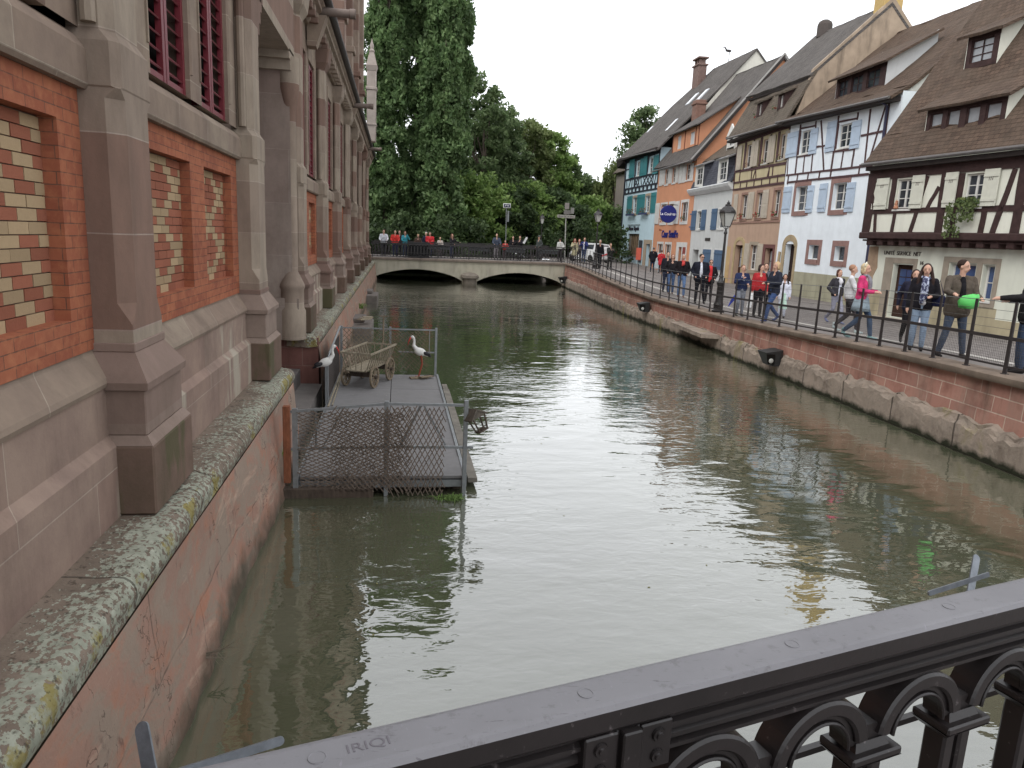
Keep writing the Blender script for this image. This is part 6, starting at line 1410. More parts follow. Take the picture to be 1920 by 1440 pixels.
hb = thing('handbag', 'navy shoulder bag carried by the woman with the patterned scarf', 'bag', tuple(F @ Vector((-.26, .08, .98))), R(146))
mb = MB(F); mb.bbox(-.40, -.16, -.02, .10, .92, 1.14, .03); mb.build('bag_body', cloth((34,38,70)), hb); mb = MB(F); mb.tube([(-.36, .04, 1.13), (-.26, .0, 1.44), (-.17, .06, 1.13)], .01, 6); mb.build('strap', cloth((34,38,70)), hb)
_, F, A, s = person(P_at(11.02, 14.35), 150, 1.62, 'person in dark clothes mostly hidden behind the woman with the patterned scarf', (40,40,58), (34,32,36), (60,44,40), ('down', 'swing'), ('fwd', 'aft'), lod=1, hairlen='bob', coat=.9)
hb = thing('carrier_bag', 'white carrier bag hanging beside the young woman with long dark hair', 'bag', tuple(F @ Vector((-.25, .05, .6))), 0)
mb = MB(F); mb.hexa([(-.31,-.03,.50),(-.18,-.03,.50),(-.18,.12,.50),(-.31,.12,.50),(-.27,.02,.88),(-.22,.02,.88),(-.22,.06,.88),(-.27,.06,.88)]); mb.build('bag_body', plain('white_plastic', srgb(214,214,222), .5, bump=.3), hb)
person(P_at(10.34, 15.1), 218, 1.68, 'blond woman in a hot pink jacket, hairband and grey scarf walking right', (212,40,110), (66,86,112), (206,184,142), ('bent', 'bent'), ('fwd', 'aft'), hairlen='bob', hat=((228,222,200), 'band'), skirt=(140,156,166), scarf=((132,130,138), .25), inner=(196,180,176), shoes=(120,160,160), lod=0)
person(P_at(11.3, 17.0), 236, 1.70, 'person in a white jumper walking just behind the woman in hot pink', (206,206,208), (60,56,60), (168,124,96), ('swing', 'swingf'), ('aft', 'fwd'), lod=1, shoes=(176,190,190))
person(P_at(13.0, 20.2), 185, 1.60, 'woman with brown bob in a dark jacket and grey trousers walking near the white house', (58,56,62), (140,140,156), (84,52,44), ('swing', 'pocket'), ('fwd', 'aft'), hairlen='bob', inner=(202,206,220), scarf=((206,204,210), .1), shoes=(110,116,150), lod=1)
_, F, A, s = person(P_at(10.54, 19.4), 100, 1.68, 'blond woman in a dark leather jacket and blue jeans seen from the side', (44,48,62), (60,84,130), (200,166,120), ('bent', 'bent'), ('fwd', 'aft'), hairlen='bob', lod=1, coat=.9, shoes=(60,70,110))
person(P_at(11.9, 21.3), 150, 1.36, 'small girl with dark hair and white top behind the blond woman in leather', (206,208,222), (190,194,210), (50,34,32), ('down', 'down'), ('stand', 'stand'), hairlen='long', lod=1, coat=.8)
hb = thing('carrier_bag', 'pale green bag hanging behind the blond woman in leather', 'bag', (11.35, 20.2, 1.6)); mb = MB(); mb.hexa([(11.28,20.1,1.46),(11.4,20.1,1.46),(11.4,20.4,1.46),(11.28,20.4,1.46),(11.32,20.2,1.92),(11.36,20.2,1.92),(11.36,20.3,1.92),(11.32,20.3,1.92)]); mb.build('bag_body', plain('pale_green_plastic', srgb(176,208,190), .5, bump=.3), hb)
person(P_at(11.10, 21.35), 172, 1.60, 'dark-haired child in a bright red and black jacket beside the lamp post group', (176,30,38), (38,36,40), (54,40,38), ('down', 'down'), ('stand', 'stand'), hairlen='bob', trim=(56,44,46), lod=1, look=30)
person(P_at(11.55, 21.9), 160, 1.66, 'boy in a grey and black jacket between the red jacket and the blond woman', (92,96,106), (40,40,44), (88,66,54), ('bent', 'down'), ('stand', 'fwd'), lod=1, look=-10)
_, F, A, s = person(P_at(10.36, 21.05), 175, 1.55, 'boy in a navy sweatshirt and grey trousers looking down, right of the lamp post', (40,50,84), (128,132,142), (110,84,62), ('bent', 'chest'), ('stand', 'bend'), lod=1, shoes=(90,90,84), bulk=1.05)
mb = MB(F); mb.bar((-.02, .155, 1.22), (.09, .15, 1.36), .03, .01); mb.bar((.04, .155, 1.24), (.12, .15, 1.30), .025, .01); q = mb.build('shirt_print', plain('white_print', srgb(220,220,226), .8, bump=None), bpy.data.objects[_.name])
hb = thing('umbrella', 'folded royal blue umbrella held low by the boy in the navy sweatshirt', 'umbrella', (10.1, 21.05, 1.7)); mb = MB(); mb.tube([(9.93, 20.9, 1.42), (10.1, 21.0, 1.62), (10.3, 21.1, 1.84)], [.01, .05, .03], 8); mb.build('canopy', cloth((44,60,160)), hb); mb = MB(); mb.tube([(10.3, 21.1, 1.84), (10.4, 21.15, 1.95)], .012, 6); mb.build('handle', M_dark, hb)
hb = thing('carrier_bag', 'white bag by the legs of the boy in the navy sweatshirt', 'bag', (10.5, 20.8, 1.5)); mb = MB(); mb.hexa([(10.46,20.72,1.42),(10.58,20.72,1.42),(10.58,20.82,1.42),(10.46,20.82,1.42),(10.55,20.76,1.86),(10.62,20.76,1.86),(10.62,20.8,1.86),(10.55,20.8,1.86)]); mb.build('bag_body', plain('white_plastic2', srgb(220,220,220), .5, bump=.3), hb)
person(P_at(11.06, 25.85), 168, 1.80, 'heavy man in an open navy jacket over a white shirt with sunglasses', (34,36,48), (34,34,40), (60,50,46), ('pocket', 'pocket'), ('wide', 'stand'), inner=(214,216,228), glasses=True, bulk=1.18, coat=.93, lod=1, look=25)
person(P_at(11.95, 27.0), 165, 1.60, 'dark-haired woman in a black coat with a long bright red scarf', (38,34,38), (36,34,40), (70,26,36), ('pocket', 'point'), ('stand', 'stand'), scarf=((206,34,40), .55), glasses=True, bulk=1.05, lod=1, coat=.88)
person(P_at(11.44, 28.55), 165, 1.72, 'grey-haired person in a black jacket with a red collar and blue jeans', (36,32,36), (84,112,152), (150,144,138), ('pocket', 'pocket'), ('fwd', 'stand'), scarf=((200,60,56), .06), bulk=1.1, lod=1, shoes=(110,80,70))
person(P_at(11.45, 29.75), 165, 1.66, 'woman with auburn bob and black coat left of the grey-haired person', (40,38,42), (70,96,136), (140,90,66), ('down', 'pocket'), ('stand', 'fwd'), hairlen='bob', lod=1, shoes=(110,84,76))
person(P_at(11.55, 30.6), 170, 1.72, 'person with dark cropped hair half hidden behind the auburn-haired woman', (38,38,46), (48,54,74), (56,46,42), ('down', 'down'), ('stand', 'stand'), lod=1)
person(P_at(18.75, 51.0), 5, 1.62, 'person in a long bright red coat seen from behind by the orange house', (206,32,44), (40,42,56), (80,50,44), ('pocket', 'pocket'), ('stand', 'stand'), coat=.72, lod=2, bulk=1.1)
person(P_at(18.2, 51.2), -5, 1.76, 'man in a black coat standing left of the red coat by the orange house', (34,34,42), (44,54,78), (110,104,100), ('pocket', 'pocket'), ('stand', 'stand'), coat=.85, lod=2, bulk=1.1)
person(P_at(13.3, 45.4), 190, 1.66, 'person in a dark patterned jacket on the quay just before the bridge', (54,54,52), (46,46,44), (130,104,84), ('chest', 'chest'), ('stand', 'stand'), lod=2, bulk=1.1)
person(P_at(12.55, 45.2), 185, 1.80, 'tall grey-haired man in black standing left of the patterned jacket', (30,30,34), (34,34,38), (140,136,132), ('down', 'down'), ('stand', 'fwd'), lod=2)
person((13.05, 51.1, 1.58), 150, 1.78, 'man in a royal blue jacket looking at his hands at the bridge end', (44,54,104), (60,72,100), (104,74,58), ('chest', 'chest'), ('stand', 'stand'), lod=2, inner=(210,214,226))
person((12.25, 50.7, 1.58), 180, 1.68, 'red-haired woman in a long pale beige coat at the bridge end', (176,168,132), (48,44,50), (128,52,42), ('down', 'chest'), ('stand', 'stand'), coat=.62, hairlen='long', lod=2, inner=(60,50,56))
person((12.9, 52.0, 1.58), 180, 1.66, 'ginger-haired person half hidden behind the woman in the beige coat', (90,80,80), (60,58,64), (150,84,60), ('down', 'down'), ('stand', 'stand'), hairlen='bob', lod=2)
# on the bridge
def XB(px, y): return y*math.tan(math.atan((px-960)/1370)+R(9.25))
GB = 'people on the far bridge'
def bp(px, H, label, top, legs, hair, arms=('rail', 'rail'), y=50.35, rz=180, **k):
    x = XB(px, y); person((x, y, zb(x)), rz, H, label, top, legs, hair, arms, ('stand', 'stand'), lod=2, **k)
bp(712, 1.78, 'man in a white shirt at the left end of the bridge railing', (214,216,224), (60,60,66), (70,54,48), bulk=1.1)
bp(733, 1.74, 'person in a bright orange-red jacket, second from the left on the bridge', (220,46,34), (58,64,92), (186,160,130), bulk=1.25)
bp(741, 1.76, 'person in dark clothes behind the orange-red and turquoise jackets', (64,44,48), (50,48,54), (84,54,48), y=51.4, arms=('down', 'down'))
bp(751, 1.72, 'person in a turquoise jacket raising a camera on the bridge', (40,150,166), (70,80,104), (110,74,60), arms=('face', 'rail'), rz=200)
bp(775, 1.60, 'person in a brown jacket bending over a pale camera behind the slatted tub', (92,72,64), (50,48,50), (196,156,112), arms=('bent', 'bent'), y=51.3, lean=14)
bp(797, 1.72, 'person in a crimson red jacket right of the slatted tub on the bridge', (200,30,40), (60,66,92), (90,60,52), arms=('bent', 'bent'), bulk=1.3)
bp(790, 1.72, 'white-haired person in dark blue hidden behind the crimson jacket', (44,52,72), (44,46,56), (206,204,200), y=51.2, arms=('down', 'down'))
bp(816, 1.42, 'child in a pale beige patterned top low behind the bridge railing', (190,178,168), (90,84,84), (120,90,70), y=51.2, arms=('bent', 'down'))
bp(838, 1.66, 'long-haired person in black turned sideways at the bridge railing', (40,38,42), (58,62,84), (110,76,60), arms=('out', 'rail'), rz=225, hairlen='long')
bp(920, 1.80, 'man in a slate grey jacket leaning both hands on the bridge railing', (66,74,90), (130,124,128), (44,38,38), bulk=1.05)
bp(936, 1.36, 'child in a red top with crossed arms beside the man in slate grey', (176,52,48), (84,70,74), (90,60,50), arms=('chest', 'chest'))
bp(950, 1.66, 'person in black half hidden behind the street sign pole on the bridge', (36,34,38), (36,36,40), (50,44,44), y=51.0, arms=('down', 'down'))
bp(963, 1.70, 'person in black holding out a white paper on the bridge', (34,32,36), (34,34,40), (70,56,50), arms=('chest', 'out'), rz=140)
x = XB(971, 50.1); t = thing('folded_map', 'white paper held out above the bridge railing', 'paper', (x, 50.1, zb(x)+1.4)); mb = MB(); mb.bar((x-.05, 50.1, zb(x)+1.2), (x+.16, 50.05, zb(x)+1.62), .14, .01, up=(0, 1, 0)); mb.build('sheet', plain('white_paper', srgb(220,220,220), .8, bump=None), t)
bp(998, 1.76, 'person in dark grey green with a cap standing back on the bridge', (70,74,72), (50,50,52), (110,104,100), y=51.6, arms=('pocket', 'pocket'), rz=120, hat=((96,100,96), 'cap'))
bp(1037, 1.64, 'person in a white shirt with dark braces at the right of the bridge', (206,206,200), (54,50,54), (60,48,44), arms=('down', 'back'), rz=20, y=50.8)
for k, (px, nm) in enumerate(((905, 'purple'), (840, 'dark'))): pass
# ---------------------------------------------------------------- trees
def m_leaf(name, c1, c2, c3):
    m = NM(name); g = m.n('NewGeometry')
    col = m.ramp(g.outputs['Random Per Island'], [(0, srgb(*c1)), (.5, srgb(*c2)), (1, srgb(*c3))])
    col = m.mix(m.ramp(m.noise(.7, 5, rough=.7), [(.42, (0,0,0,1)), (.62, (.8,.8,.8,1))]), col, srgb(*[int(c*.70) for c in c1]))
    tr = m.n('BsdfTranslucent'); m.l(col, tr.inputs['Color']); ms = m.n('MixShader'); ms.inputs[0].default_value = .45
    m.fin(col, .55, spec=.25); m.l(m.b.outputs[0], ms.inputs[1]); m.l(tr.outputs[0], ms.inputs[2]); m.l(ms.outputs[0], m.out.inputs['Surface']); return m.mat
LF_POP = m_leaf('poplar_leaf', (84,114,64), (108,138,80), (138,164,104)); LF_BR = m_leaf('bright_leaf', (102,136,58), (134,166,78), (162,188,102)); LF_MID = m_leaf('mid_leaf', (88,114,66), (114,138,84), (144,164,110))
LF_YEL = m_leaf('willow_leaf', (100,118,62), (128,144,80), (154,166,104)); LF_DK = m_leaf('dark_leaf', (60,80,46), (78,100,58), (100,122,74))
M_bark = plain('grey_brown_bark', srgb(86,76,66), .95, .3, 5, bump=.6, bs=18)
def leaves(name, cen, rad, per, size, mat, parent, up=0.0, droop=0.0, seed=0, squash=(1, 1, 1)):
    g = np.random.default_rng(seed); cen = np.asarray(cen, float); rad = np.asarray(rad, float); n = len(cen); N = n*per
    c = np.repeat(cen, per, 0); r = np.repeat(rad, per, 0); d = g.normal(size=(N, 3)); d /= np.linalg.norm(d, axis=1)[:, None]
    rr = g.random(N)**.45; p = c+d*r*rr[:, None]
    a = g.normal(size=(N, 3)); a[:, 2] += up*2; a[:, 2] -= droop*3; a /= np.linalg.norm(a, axis=1)[:, None]
    b = np.cross(a, g.normal(size=(N, 3))); b /= np.linalg.norm(b, axis=1)[:, None]+1e-9
    s = size*(.6+.8*g.random(N))[:, None]; L, Wd = a*s, b*s*.55
    V = np.stack([p-L, p+Wd, p+L, p-Wd], 1).reshape(-1, 3)
    M = np.array(MW[parent.name].inverted()); V = V @ M[:3, :3].T+M[:3, 3]
    me = bpy.data.meshes.new(name); me.vertices.add(4*N); me.vertices.foreach_set('co', V.ravel())
    me.loops.add(4*N); me.loops.foreach_set('vertex_index', np.arange(4*N)); me.polygons.add(N)
    me.polygons.foreach_set('loop_start', np.arange(0, 4*N, 4)); me.polygons.foreach_set('loop_total', np.full(N, 4)); me.materials.append(mat); me.update(calc_edges=True); me.validate()
    o = bpy.data.objects.new(name, me); COL.objects.link(o); o.parent = parent; MW[o.name] = MW[parent.name]; return o
def limb(mb, p, q, r0, r1, k=4, w=.3):
    pts = [Vector(p).lerp(Vector(q), i/k)+Vector((random.uniform(-w, w), random.uniform(-w, w), 0))*(1 if 0 < i < k else 0) for i in range(k+1)]
    mb.tube(pts, [lerp(r0, r1, i/k) for i in range(k+1)], 8); return pts
def poplar(x, y, H, Rw, label, seed, mat=LF_POP, nc=300, per=120, base=2.5):
    random.seed(seed); g = np.random.default_rng(seed); t = thing('poplar_tree', label, 'tree', (x, y, 1.3), 0, 'tall poplars behind the bridge')
    mb = MB(); limb(mb, (x, y, 1.2), (x+.3, y, H), .38, .05, 8, .15); cen, rad = [], []
    stems = [(g.random()*6.28, .35+.6*g.random(), .25+.75*g.random()) for _ in range(13)]   # upright branches, each with its own plume
    for a, rr, f in stems:
        top = Vector((x+Rw*rr*math.cos(a), y+Rw*.8*rr*math.sin(a), base+(H-base)*(.35+.62*f))); foot = Vector((x, y, top.z-(H-base)*.34)); foot.z = max(foot.z, 1.6)
        limb(mb, foot, top, .11, .02, 5, .12); n = nc//13
        for k in range(n):
            u = g.random()**.75; c = foot.lerp(top, .15+.9*u); o = Rw*.34*(1.1-u*.75); c += Vector((g.normal()*o, g.normal()*o*.8, g.normal()*.5)); q = (.30+.38*g.random())*(1.15-u*.5)
            cen.append(tuple(c)); rad.append((q, q, q*(1.3+.9*g.random())))
    for k in range(nc//3):
        u = g.random(); a = g.random()*6.28; r_ = Rw*(.5+.5*g.random())*min(1, .6+u*2)*(1-max(0, u-.6)*1.6); q = .3+.35*g.random(); cen.append((x+r_*math.cos(a), y+r_*math.sin(a), base+(H-base)*u)); rad.append((q, q, q*1.5))
    for k in range(nc//4):
        z = 1.8+g.random()*9; a = g.random()*6.28; r_ = Rw*(.2+.7*g.random()); q = .45+.35*g.random(); cen.append((x+r_*math.cos(a), y-abs(r_*math.sin(a)), z)); rad.append((q, q, q))
    mb.build('trunk', M_bark, t, True); leaves('crown', cen, rad, per, .18, mat, t, up=.45, seed=seed)
def tree(x, y, H, Rw, label, seed, mat=LF_MID, base=3.0, nc=70, per=170, size=.2, zb_=1.3, group='broad trees behind the bridge', flat=1.0, name='broadleaf_tree', rc=(.7, 1.3)):
    random.seed(seed); g = np.random.default_rng(seed); t = thing(name, label, 'tree', (x, y, zb_), 0, group); mb = MB()
    limb(mb, (x, y, zb_-.1), (x+.2, y, lerp(base, H, .6)), .30, .12, 5, .15); cen, rad = [], []; cz, rz_ = (base+H)/2, (H-base)/2
    for k in range(nc):
        d = g.normal(size=3); d /= np.linalg.norm(d); f = .45+.55*g.random()**.5; c = (x+d[0]*Rw*f, y+d[1]*Rw*f, cz+d[2]*rz_*f)
        q = rc[0]+(rc[1]-rc[0])*g.random(); cen.append(c); rad.append((q, q, q*.75*flat))
        if k % 5 == 0: limb(mb, (x, y, lerp(base, cz, .6)), c, .09, .02, 4, .25)
    mb.build('trunk', M_bark, t, True); leaves('crown', cen, rad, per, size, mat, t, seed=seed); return t
def willow(x, y, H, Rw, label, seed, nc=90, per=120):
    random.seed(seed); g = np.random.default_rng(seed); t = thing('willow_tree', label, 'tree', (x, y, 1.3), 0, 'willows behind the bridge'); mb = MB(); limb(mb, (x, y, 1.2), (x, y, H*.8), .35, .12, 5, .2); cen, rad = [], []
    for k in range(nc):
        a = g.random()*6.28; f = g.random()**.5; r = Rw*f; top = 1.5+(H-1.5)*(1-.55*f**2); ln = 1.5+2.5*g.random(); c = (x+r*math.cos(a), y+r*math.sin(a), top-ln*.6); cen.append(c); rad.append((.22+.2*g.random(), .25, ln*.75))
        if k % 6 == 0: limb(mb, (x, y, H*.6), (c[0], c[1], top), .07, .02, 3, .2)
    mb.build('trunk', M_bark, t, True); leaves('crown', cen, rad, per, .16, LF_YEL, t, droop=.9, seed=seed)
YP = 62
poplar(-1.0, 62, 31, 2.1, 'leftmost of the tall poplars, right beside the market hall end', 11)
poplar(1.4, 64, 33, 2.3, 'tall poplar second from the left with gaps of sky', 12)
poplar(3.6, 61, 31.5, 2.1, 'rightmost of the tall poplars, its edge against open sky', 13)
poplar(4.6, 66, 22, 1.8, 'shorter poplar standing at the right shoulder of the tall ones', 14, nc=200)
TR = [(712, 70, 300, 3.0, LF_DK, 'dark bushy tree low behind the poplars at the far left'), (800, 69, 300, 3.2, LF_DK, 'dark bushy tree in the gap beneath the two right poplars'),
      (886, 72, 158, 2.3, LF_MID, 'slender light-crowned tree just right of the poplars'), (922, 76, 216, 3.0, LF_MID, 'rounded tree between the slender one and the olive one'), (962, 80, 230, 3.4, LF_YEL, 'wide olive tree in the middle of the row behind the bridge'),
      (1004, 82, 252, 3.4, LF_BR, 'bright green round-crowned tree right of the olive one'), (1040, 85, 298, 3.0, LF_MID, 'smaller tree sloping down to the right of the bright one'), (1072, 88, 332, 2.8, LF_MID, 'low far tree where the skyline of trees dips'), (1102, 90, 350, 2.8, LF_BR, 'lowest far tree left of the willow'),
      (856, 65, 335, 2.6, LF_BR, 'bright chestnut under the right edge of the poplars'), (902, 66, 338, 2.8, LF_BR, 'bright chestnut with drooping leaves left of the grey street sign'), (945, 68, 352, 2.7, LF_DK, 'dark tree right behind the grey street sign'), (985, 69, 348, 2.8, LF_BR, 'bright green tree left of the distant lamp'),
      (1028, 70, 362, 2.8, LF_DK, 'dark green tree behind the distant lamp'), (1070, 74, 368, 2.9, LF_BR, 'bright green tree behind the stacked direction signs'), (1108, 76, 388, 2.6, LF_MID, 'small tree behind the lamp at the bridge end')]
for k, (px, y, top, Rw, mt_, lb) in enumerate(TR):
    H = 3.2+(440+.045*(px-830)-top)/1370*y; base = 2.2 if y < 71 else max(2.6, H*.28)
    tree(XB(px, y), y, H, Rw, lb, 30+k, mt_, base, nc=int(36*Rw/1.5*(1.3 if H > 13 else 1)), per=150, size=.2 if y > 69 else .18, rc=(.55, 1.15))
tree(XB(1195, 87), 87, 18.8, 4.2, 'tall dense tree rising behind the blue corner house', 60, LF_MID, 6, nc=120, per=150); tree(XB(1168, 84), 84, 12, 3.4, 'dense lower tree against the left side of the blue corner house', 61, LF_MID, 2.5, nc=80)
willow(XB(1130, 83), 83, 12.2, 3.4, 'yellow-green weeping willow left of the blue corner house', 70); willow(XB(1098, 79), 79, 7.6, 2.6, 'small yellow-green willow beside the bridge end', 71, 50)
# dense undergrowth and far woodland
t = thing('undergrowth', None, None, (8, 70, 1.3)); t['kind'] = 'stuff'
g = np.random.default_rng(5); cen = []; rad = []
for k in range(150): cen.append((g.uniform(-2, 21), g.uniform(64, 80), 1.4+g.random()*3.2)); rad.append((1.0, .9, .9))
cen += [(g.uniform(-3, 6.5), g.uniform(57, 63), 1.3+g.random()*3.0) for _ in range(70)]; rad += [(.8, .8, .8)]*70
leaves('foliage', cen, rad, 120, .19, LF_DK, t, seed=5)
t = thing('far_woodland', None, None, (10, 100, 1.3)); t['kind'] = 'stuff'; cen, rad = [], []
for k in range(260): x = g.uniform(-30, 45); cen.append((x, g.uniform(96, 112), 1.5+g.random()*8.5)); rad.append((1.9, 1.6, 1.5))
leaves('foliage', cen, rad, 110, .42, LF_MID, t, seed=6)
mb = MB(); mb.box(19.5, 23.5, 73.0, 73.4, 1.3, 4.4); tag(mb.build('garden_wall', m_blocks('dark_red_wall', srgb(112,78,68), srgb(92,66,60), srgb(120,100,88), .5, .25, 'xy')), 'dark red garden wall between the willow and the blue house', 'wall')
# ---------------------------------------------------------------- parked white car behind the bridge end
CX, CY = 15.0, 56.8
C = thing('parked_car', 'white hatchback with a red flash parked behind the bridge end', 'car', (CX, CY, 1.5), R(20)); F = MW[C.name]
white = plain('white_car_paint', srgb(214,214,214), .25, .03, bump=None, spec=.6)
mb = MB(F); secs = []
for y, w, z0, zt in ((-1.95, .72, .35, .85), (-1.85, .80, .25, 1.0), (-1.0, .84, .2, 1.02), (.4, .84, .2, .98), (1.4, .80, .22, .88), (1.9, .68, .3, .65)):
    secs.append([(-w, y, z0), (w, y, z0), (w*1.02, y, (z0+zt)/2), (w*.96, y, zt), (-w*.96, y, zt), (-w*1.02, y, (z0+zt)/2)])
mb.sweep(secs); secs = []
for y, w, zt in ((-1.9, .66, 1.02), (-1.6, .60, 1.42), (-.2, .60, 1.48), (.4, .58, 1.40), (1.1, .66, .95)): secs.append([(-w*1.15, y, .95), (w*1.15, y, .95), (w, y, zt), (-w, y, zt)])
mb.sweep(secs); mb.build('body', white, C, True)
mb = MB(F); mb.hexa([(-.56,-1.80,1.08),(.56,-1.80,1.08),(.5,-1.72,1.08),(-.5,-1.72,1.08),(-.50,-1.68,1.36),(.50,-1.68,1.36),(.5,-1.6,1.36),(-.5,-1.6,1.36)]); mb.hexa([(-.72,-1.4,1.04),(-.715,1.0,1.0),(-.60,.6,1.3),(-.66,-1.3,1.36),(-.74,-1.4,1.04),(-.735,1.0,1.0),(-.63,.5,1.34),(-.64,-1.4,1.38)]); mb.build('windows', M_glass, C)
for sx in (-1, 1):
    for y in (-1.25, 1.3): mb = MB(F); mb.lathe([(.0,-.1),(.30,-.1),(.31,-.06),(.31,.08),(.2,.1),(.0,.09)], (sx*.76, y, .31), 18, ax=0); mb.build('wheel', plain('tyre', srgb(34,34,34), .8), C)
    mb = MB(F); mb.bbox(sx*.68-.09, sx*.68+.09, -1.99, -1.88, .72, .98, .02); mb.build('tail_light', plain('tail_light_red', srgb(170,26,30), .3, bump=None), C)
mb = MB(F); mb.hexa([(-.3,-1.985,.5),(.5,-1.985,.72),(.5,-1.97,.72),(-.3,-1.97,.5),(-.3,-1.985,.6),(.5,-1.985,.86),(.5,-1.97,.86),(-.3,-1.97,.6)]); mb.build('red_flash', plain('red_flash', srgb(196,40,46), .4, bump=None), C)
# small round-faced pavement sign, weather vane, window hand
t = thing('pavement_sign', 'small orange-red round sign on a thin stand by the blue house door', 'sign', (19.9, 59.6, 1.15)); mb = MB(); mb.tube([(19.9, 59.6, 1.15), (19.9, 59.6, 2.2)], .03, 6); mb.build('stand', M_galv, t); mb = MB(); mb.bbox(19.68, 20.12, 59.55, 59.58, 1.75, 2.75, .15); mb.build('plate', plain('orange_red_plate', srgb(214,96,72), .5), t)
t = thing('pavement_sign', 'pale menu stand with a pointed top before the orange house door', 'sign', (19.4, 53.6, 1.0)); mb = MB(); mb.bbox(19.15, 19.6, 53.55, 53.6, 1.3, 2.5, .01); mb.tube([(19.2, 53.6, 1.0), (19.2, 53.6, 2.5)], .02, 6); mb.tube([(19.55, 53.6, 1.0), (19.55, 53.6, 2.5)], .02, 6); mb.build('menu_panel', plain('pale_menu', srgb(190,204,210), .5, .2, 14), t)
# ---------------------------------------------------------------- near bridge with its cast railing
NB = thing('near_bridge', 'footbridge the photo is taken from, only its slab edge below the railing', 'bridge', (0, -2, 1.6)); 
RD = Vector((.9665, .2567, 0)); RN = Vector((-.2567, .9665, 0)); O_ = Vector((-.05, .677, 0))   # RD along the rail, RN away from the viewer
FR = Matrix(((RD.x, RN.x, 0, O_.x), (RD.y, RN.y, 0, O_.y), (0, 0, 1, 0), (0, 0, 0, 1)))     # s along, n outwards, z up
mb = MB(FR); mb.box(-4, 9.5, -7, .20, 1.25, 1.6); mb.build('deck', M_pave, NB); mb = MB(FR); mb.bbox(-4, 9.5, -.12, .22, 1.6, 1.68, .02); mb.build('kerb_stone', M_cope, NB)
NR = thing('cast_railing', 'dark cast iron railing with round arches along the near bridge, lower right', 'railing', tuple(FR @ Vector((1, .03, 1.68))))
def m_iron_near():
    m = NM('cast_iron_with_painted_shade'); col = m.ramp(m.noise(6, 5), [(.3, srgb(34,30,30)), (.7, srgb(46,40,40))])  # iron colour darkened to paint in the shade of the viewer's body
    col = m.mix(m.ramp(m.noise(60, 4), [(.66, (0,0,0,1)), (.72, (.6,.6,.6,1))]), col, srgb(104,96,96))
    return m.fin(col, .38, m.bump(m.noise(90, 4), .12, .002, m.bump(m.noise(14, 3), .12, .004)), spec=.5)
def m_rail_top():
    m = NM('worn_handrail_paint_with_painted_sheen'); col = m.ramp(m.noise(5, 5), [(.3, srgb(120,118,122)), (.7, srgb(134,132,136))]); gr = m.ramp(m.noise(38, 6, rough=.7), [(.58, (0,0,0,1)), (.66, (.5,.5,.5,1))]); col = m.mix(gr, col, srgb(96,92,94))  # pale base also paints in the sky's reflection; streaks are scratches
    v = m.mapv((1, 9, 1), rot=(0, 0, .9)); sc = m.ramp(m.noise(26, 5, v, .6, 1.5), [(.64, (0,0,0,1)), (.68, (.55,.55,.55,1))])
    col = m.mix(sc, col, srgb(74,68,74)); v2 = m.mapv((9, 1, 1), rot=(0, 0, -.3)); s2 = m.ramp(m.noise(30, 5, v2, .6, 2), [(.66, (0,0,0,1)), (.69, (.5,.5,.5,1))]); col = m.mix(s2, col, srgb(150,146,154))
    return m.fin(col, .5, m.bump(m.noise(120, 4), .1, .001), spec=.4)
M_ni, M_rt = m_iron_near(), m_rail_top()
def nb(): return MB(FR)
W_ = .058
mb = nb(); secs = [[(s, p[0], p[1]) for p in ((0, 2.612), (-.004, 2.618), (-.004, 2.643), (.0, 2.649), (.006, 2.6505), (W_-.006, 2.6505), (W_, 2.649), (W_+.004, 2.643), (W_+.004, 2.618), (W_, 2.612))] for s in (-1.2, 9)]
mb.sweep(secs); hr = mb.build('handrail', [M_rt, M_ni], NR)
for p_ in hr.data.polygons: p_.material_index = 0 if p_.center.z > 2.643-1.68 and abs(p_.normal.z) > .3 else 1  # upper faces take the painted sky sheen, the rest the shaded iron
for s in (-.02, .305, .64, .97, 1.3, 1.63, 1.96):
    mb = nb(); mb.lathe([(.0, .0005), (.0085, .0005), (.0088, .0010), (.0098, .0010), (.0101, .0003), (.0101, -.001)], (s, .029, 2.6505), 20); mb.build('rivet_cap', M_rt, NR)
text('scratched_letters', 'IRIQI', .020, plain('scratch', srgb(112,107,113), .6, bump=None), FR @ Matrix.Translation((.035, .030, 2.6508)), hr, .0002, scx=1.15)
mb = nb()   # moulded top chord under the handrail
mb.sweep([[(s, p[0], p[1]) for p in ((.012, 2.612), (.012, 2.60), (.005, 2.597), (.005, 2.591), (.014, 2.588), (.014, 2.580), (.009, 2.577), (.009, 2.571), (.018, 2.568), (.018, 2.562), (.010, 2.560), (.010, 2.554), (.05, 2.554), (.05, 2.612))] for s in (-1.2, 9)])
mb.build('top_chord', M_ni, NR)
def arch_ring(mb, c, z, ri, ro, n0, n1, a0=0, a1=180, k=22, bev=.006):
    secs = []
    for i in range(k+1):
        a = R(lerp(a0, a1, i/k)); e = (math.cos(a), math.sin(a)); q = lambda r, n: (c+r*e[0], n, z+r*e[1])
        secs.append([q(ri, n0+bev), q(ri+bev, n0), q(ro-bev, n0), q(ro, n0+bev), q(ro, n1), q(ri, n1)])
    mb.sweep(secs)
pitch, c0, zc_ = .2105, .493, 2.462
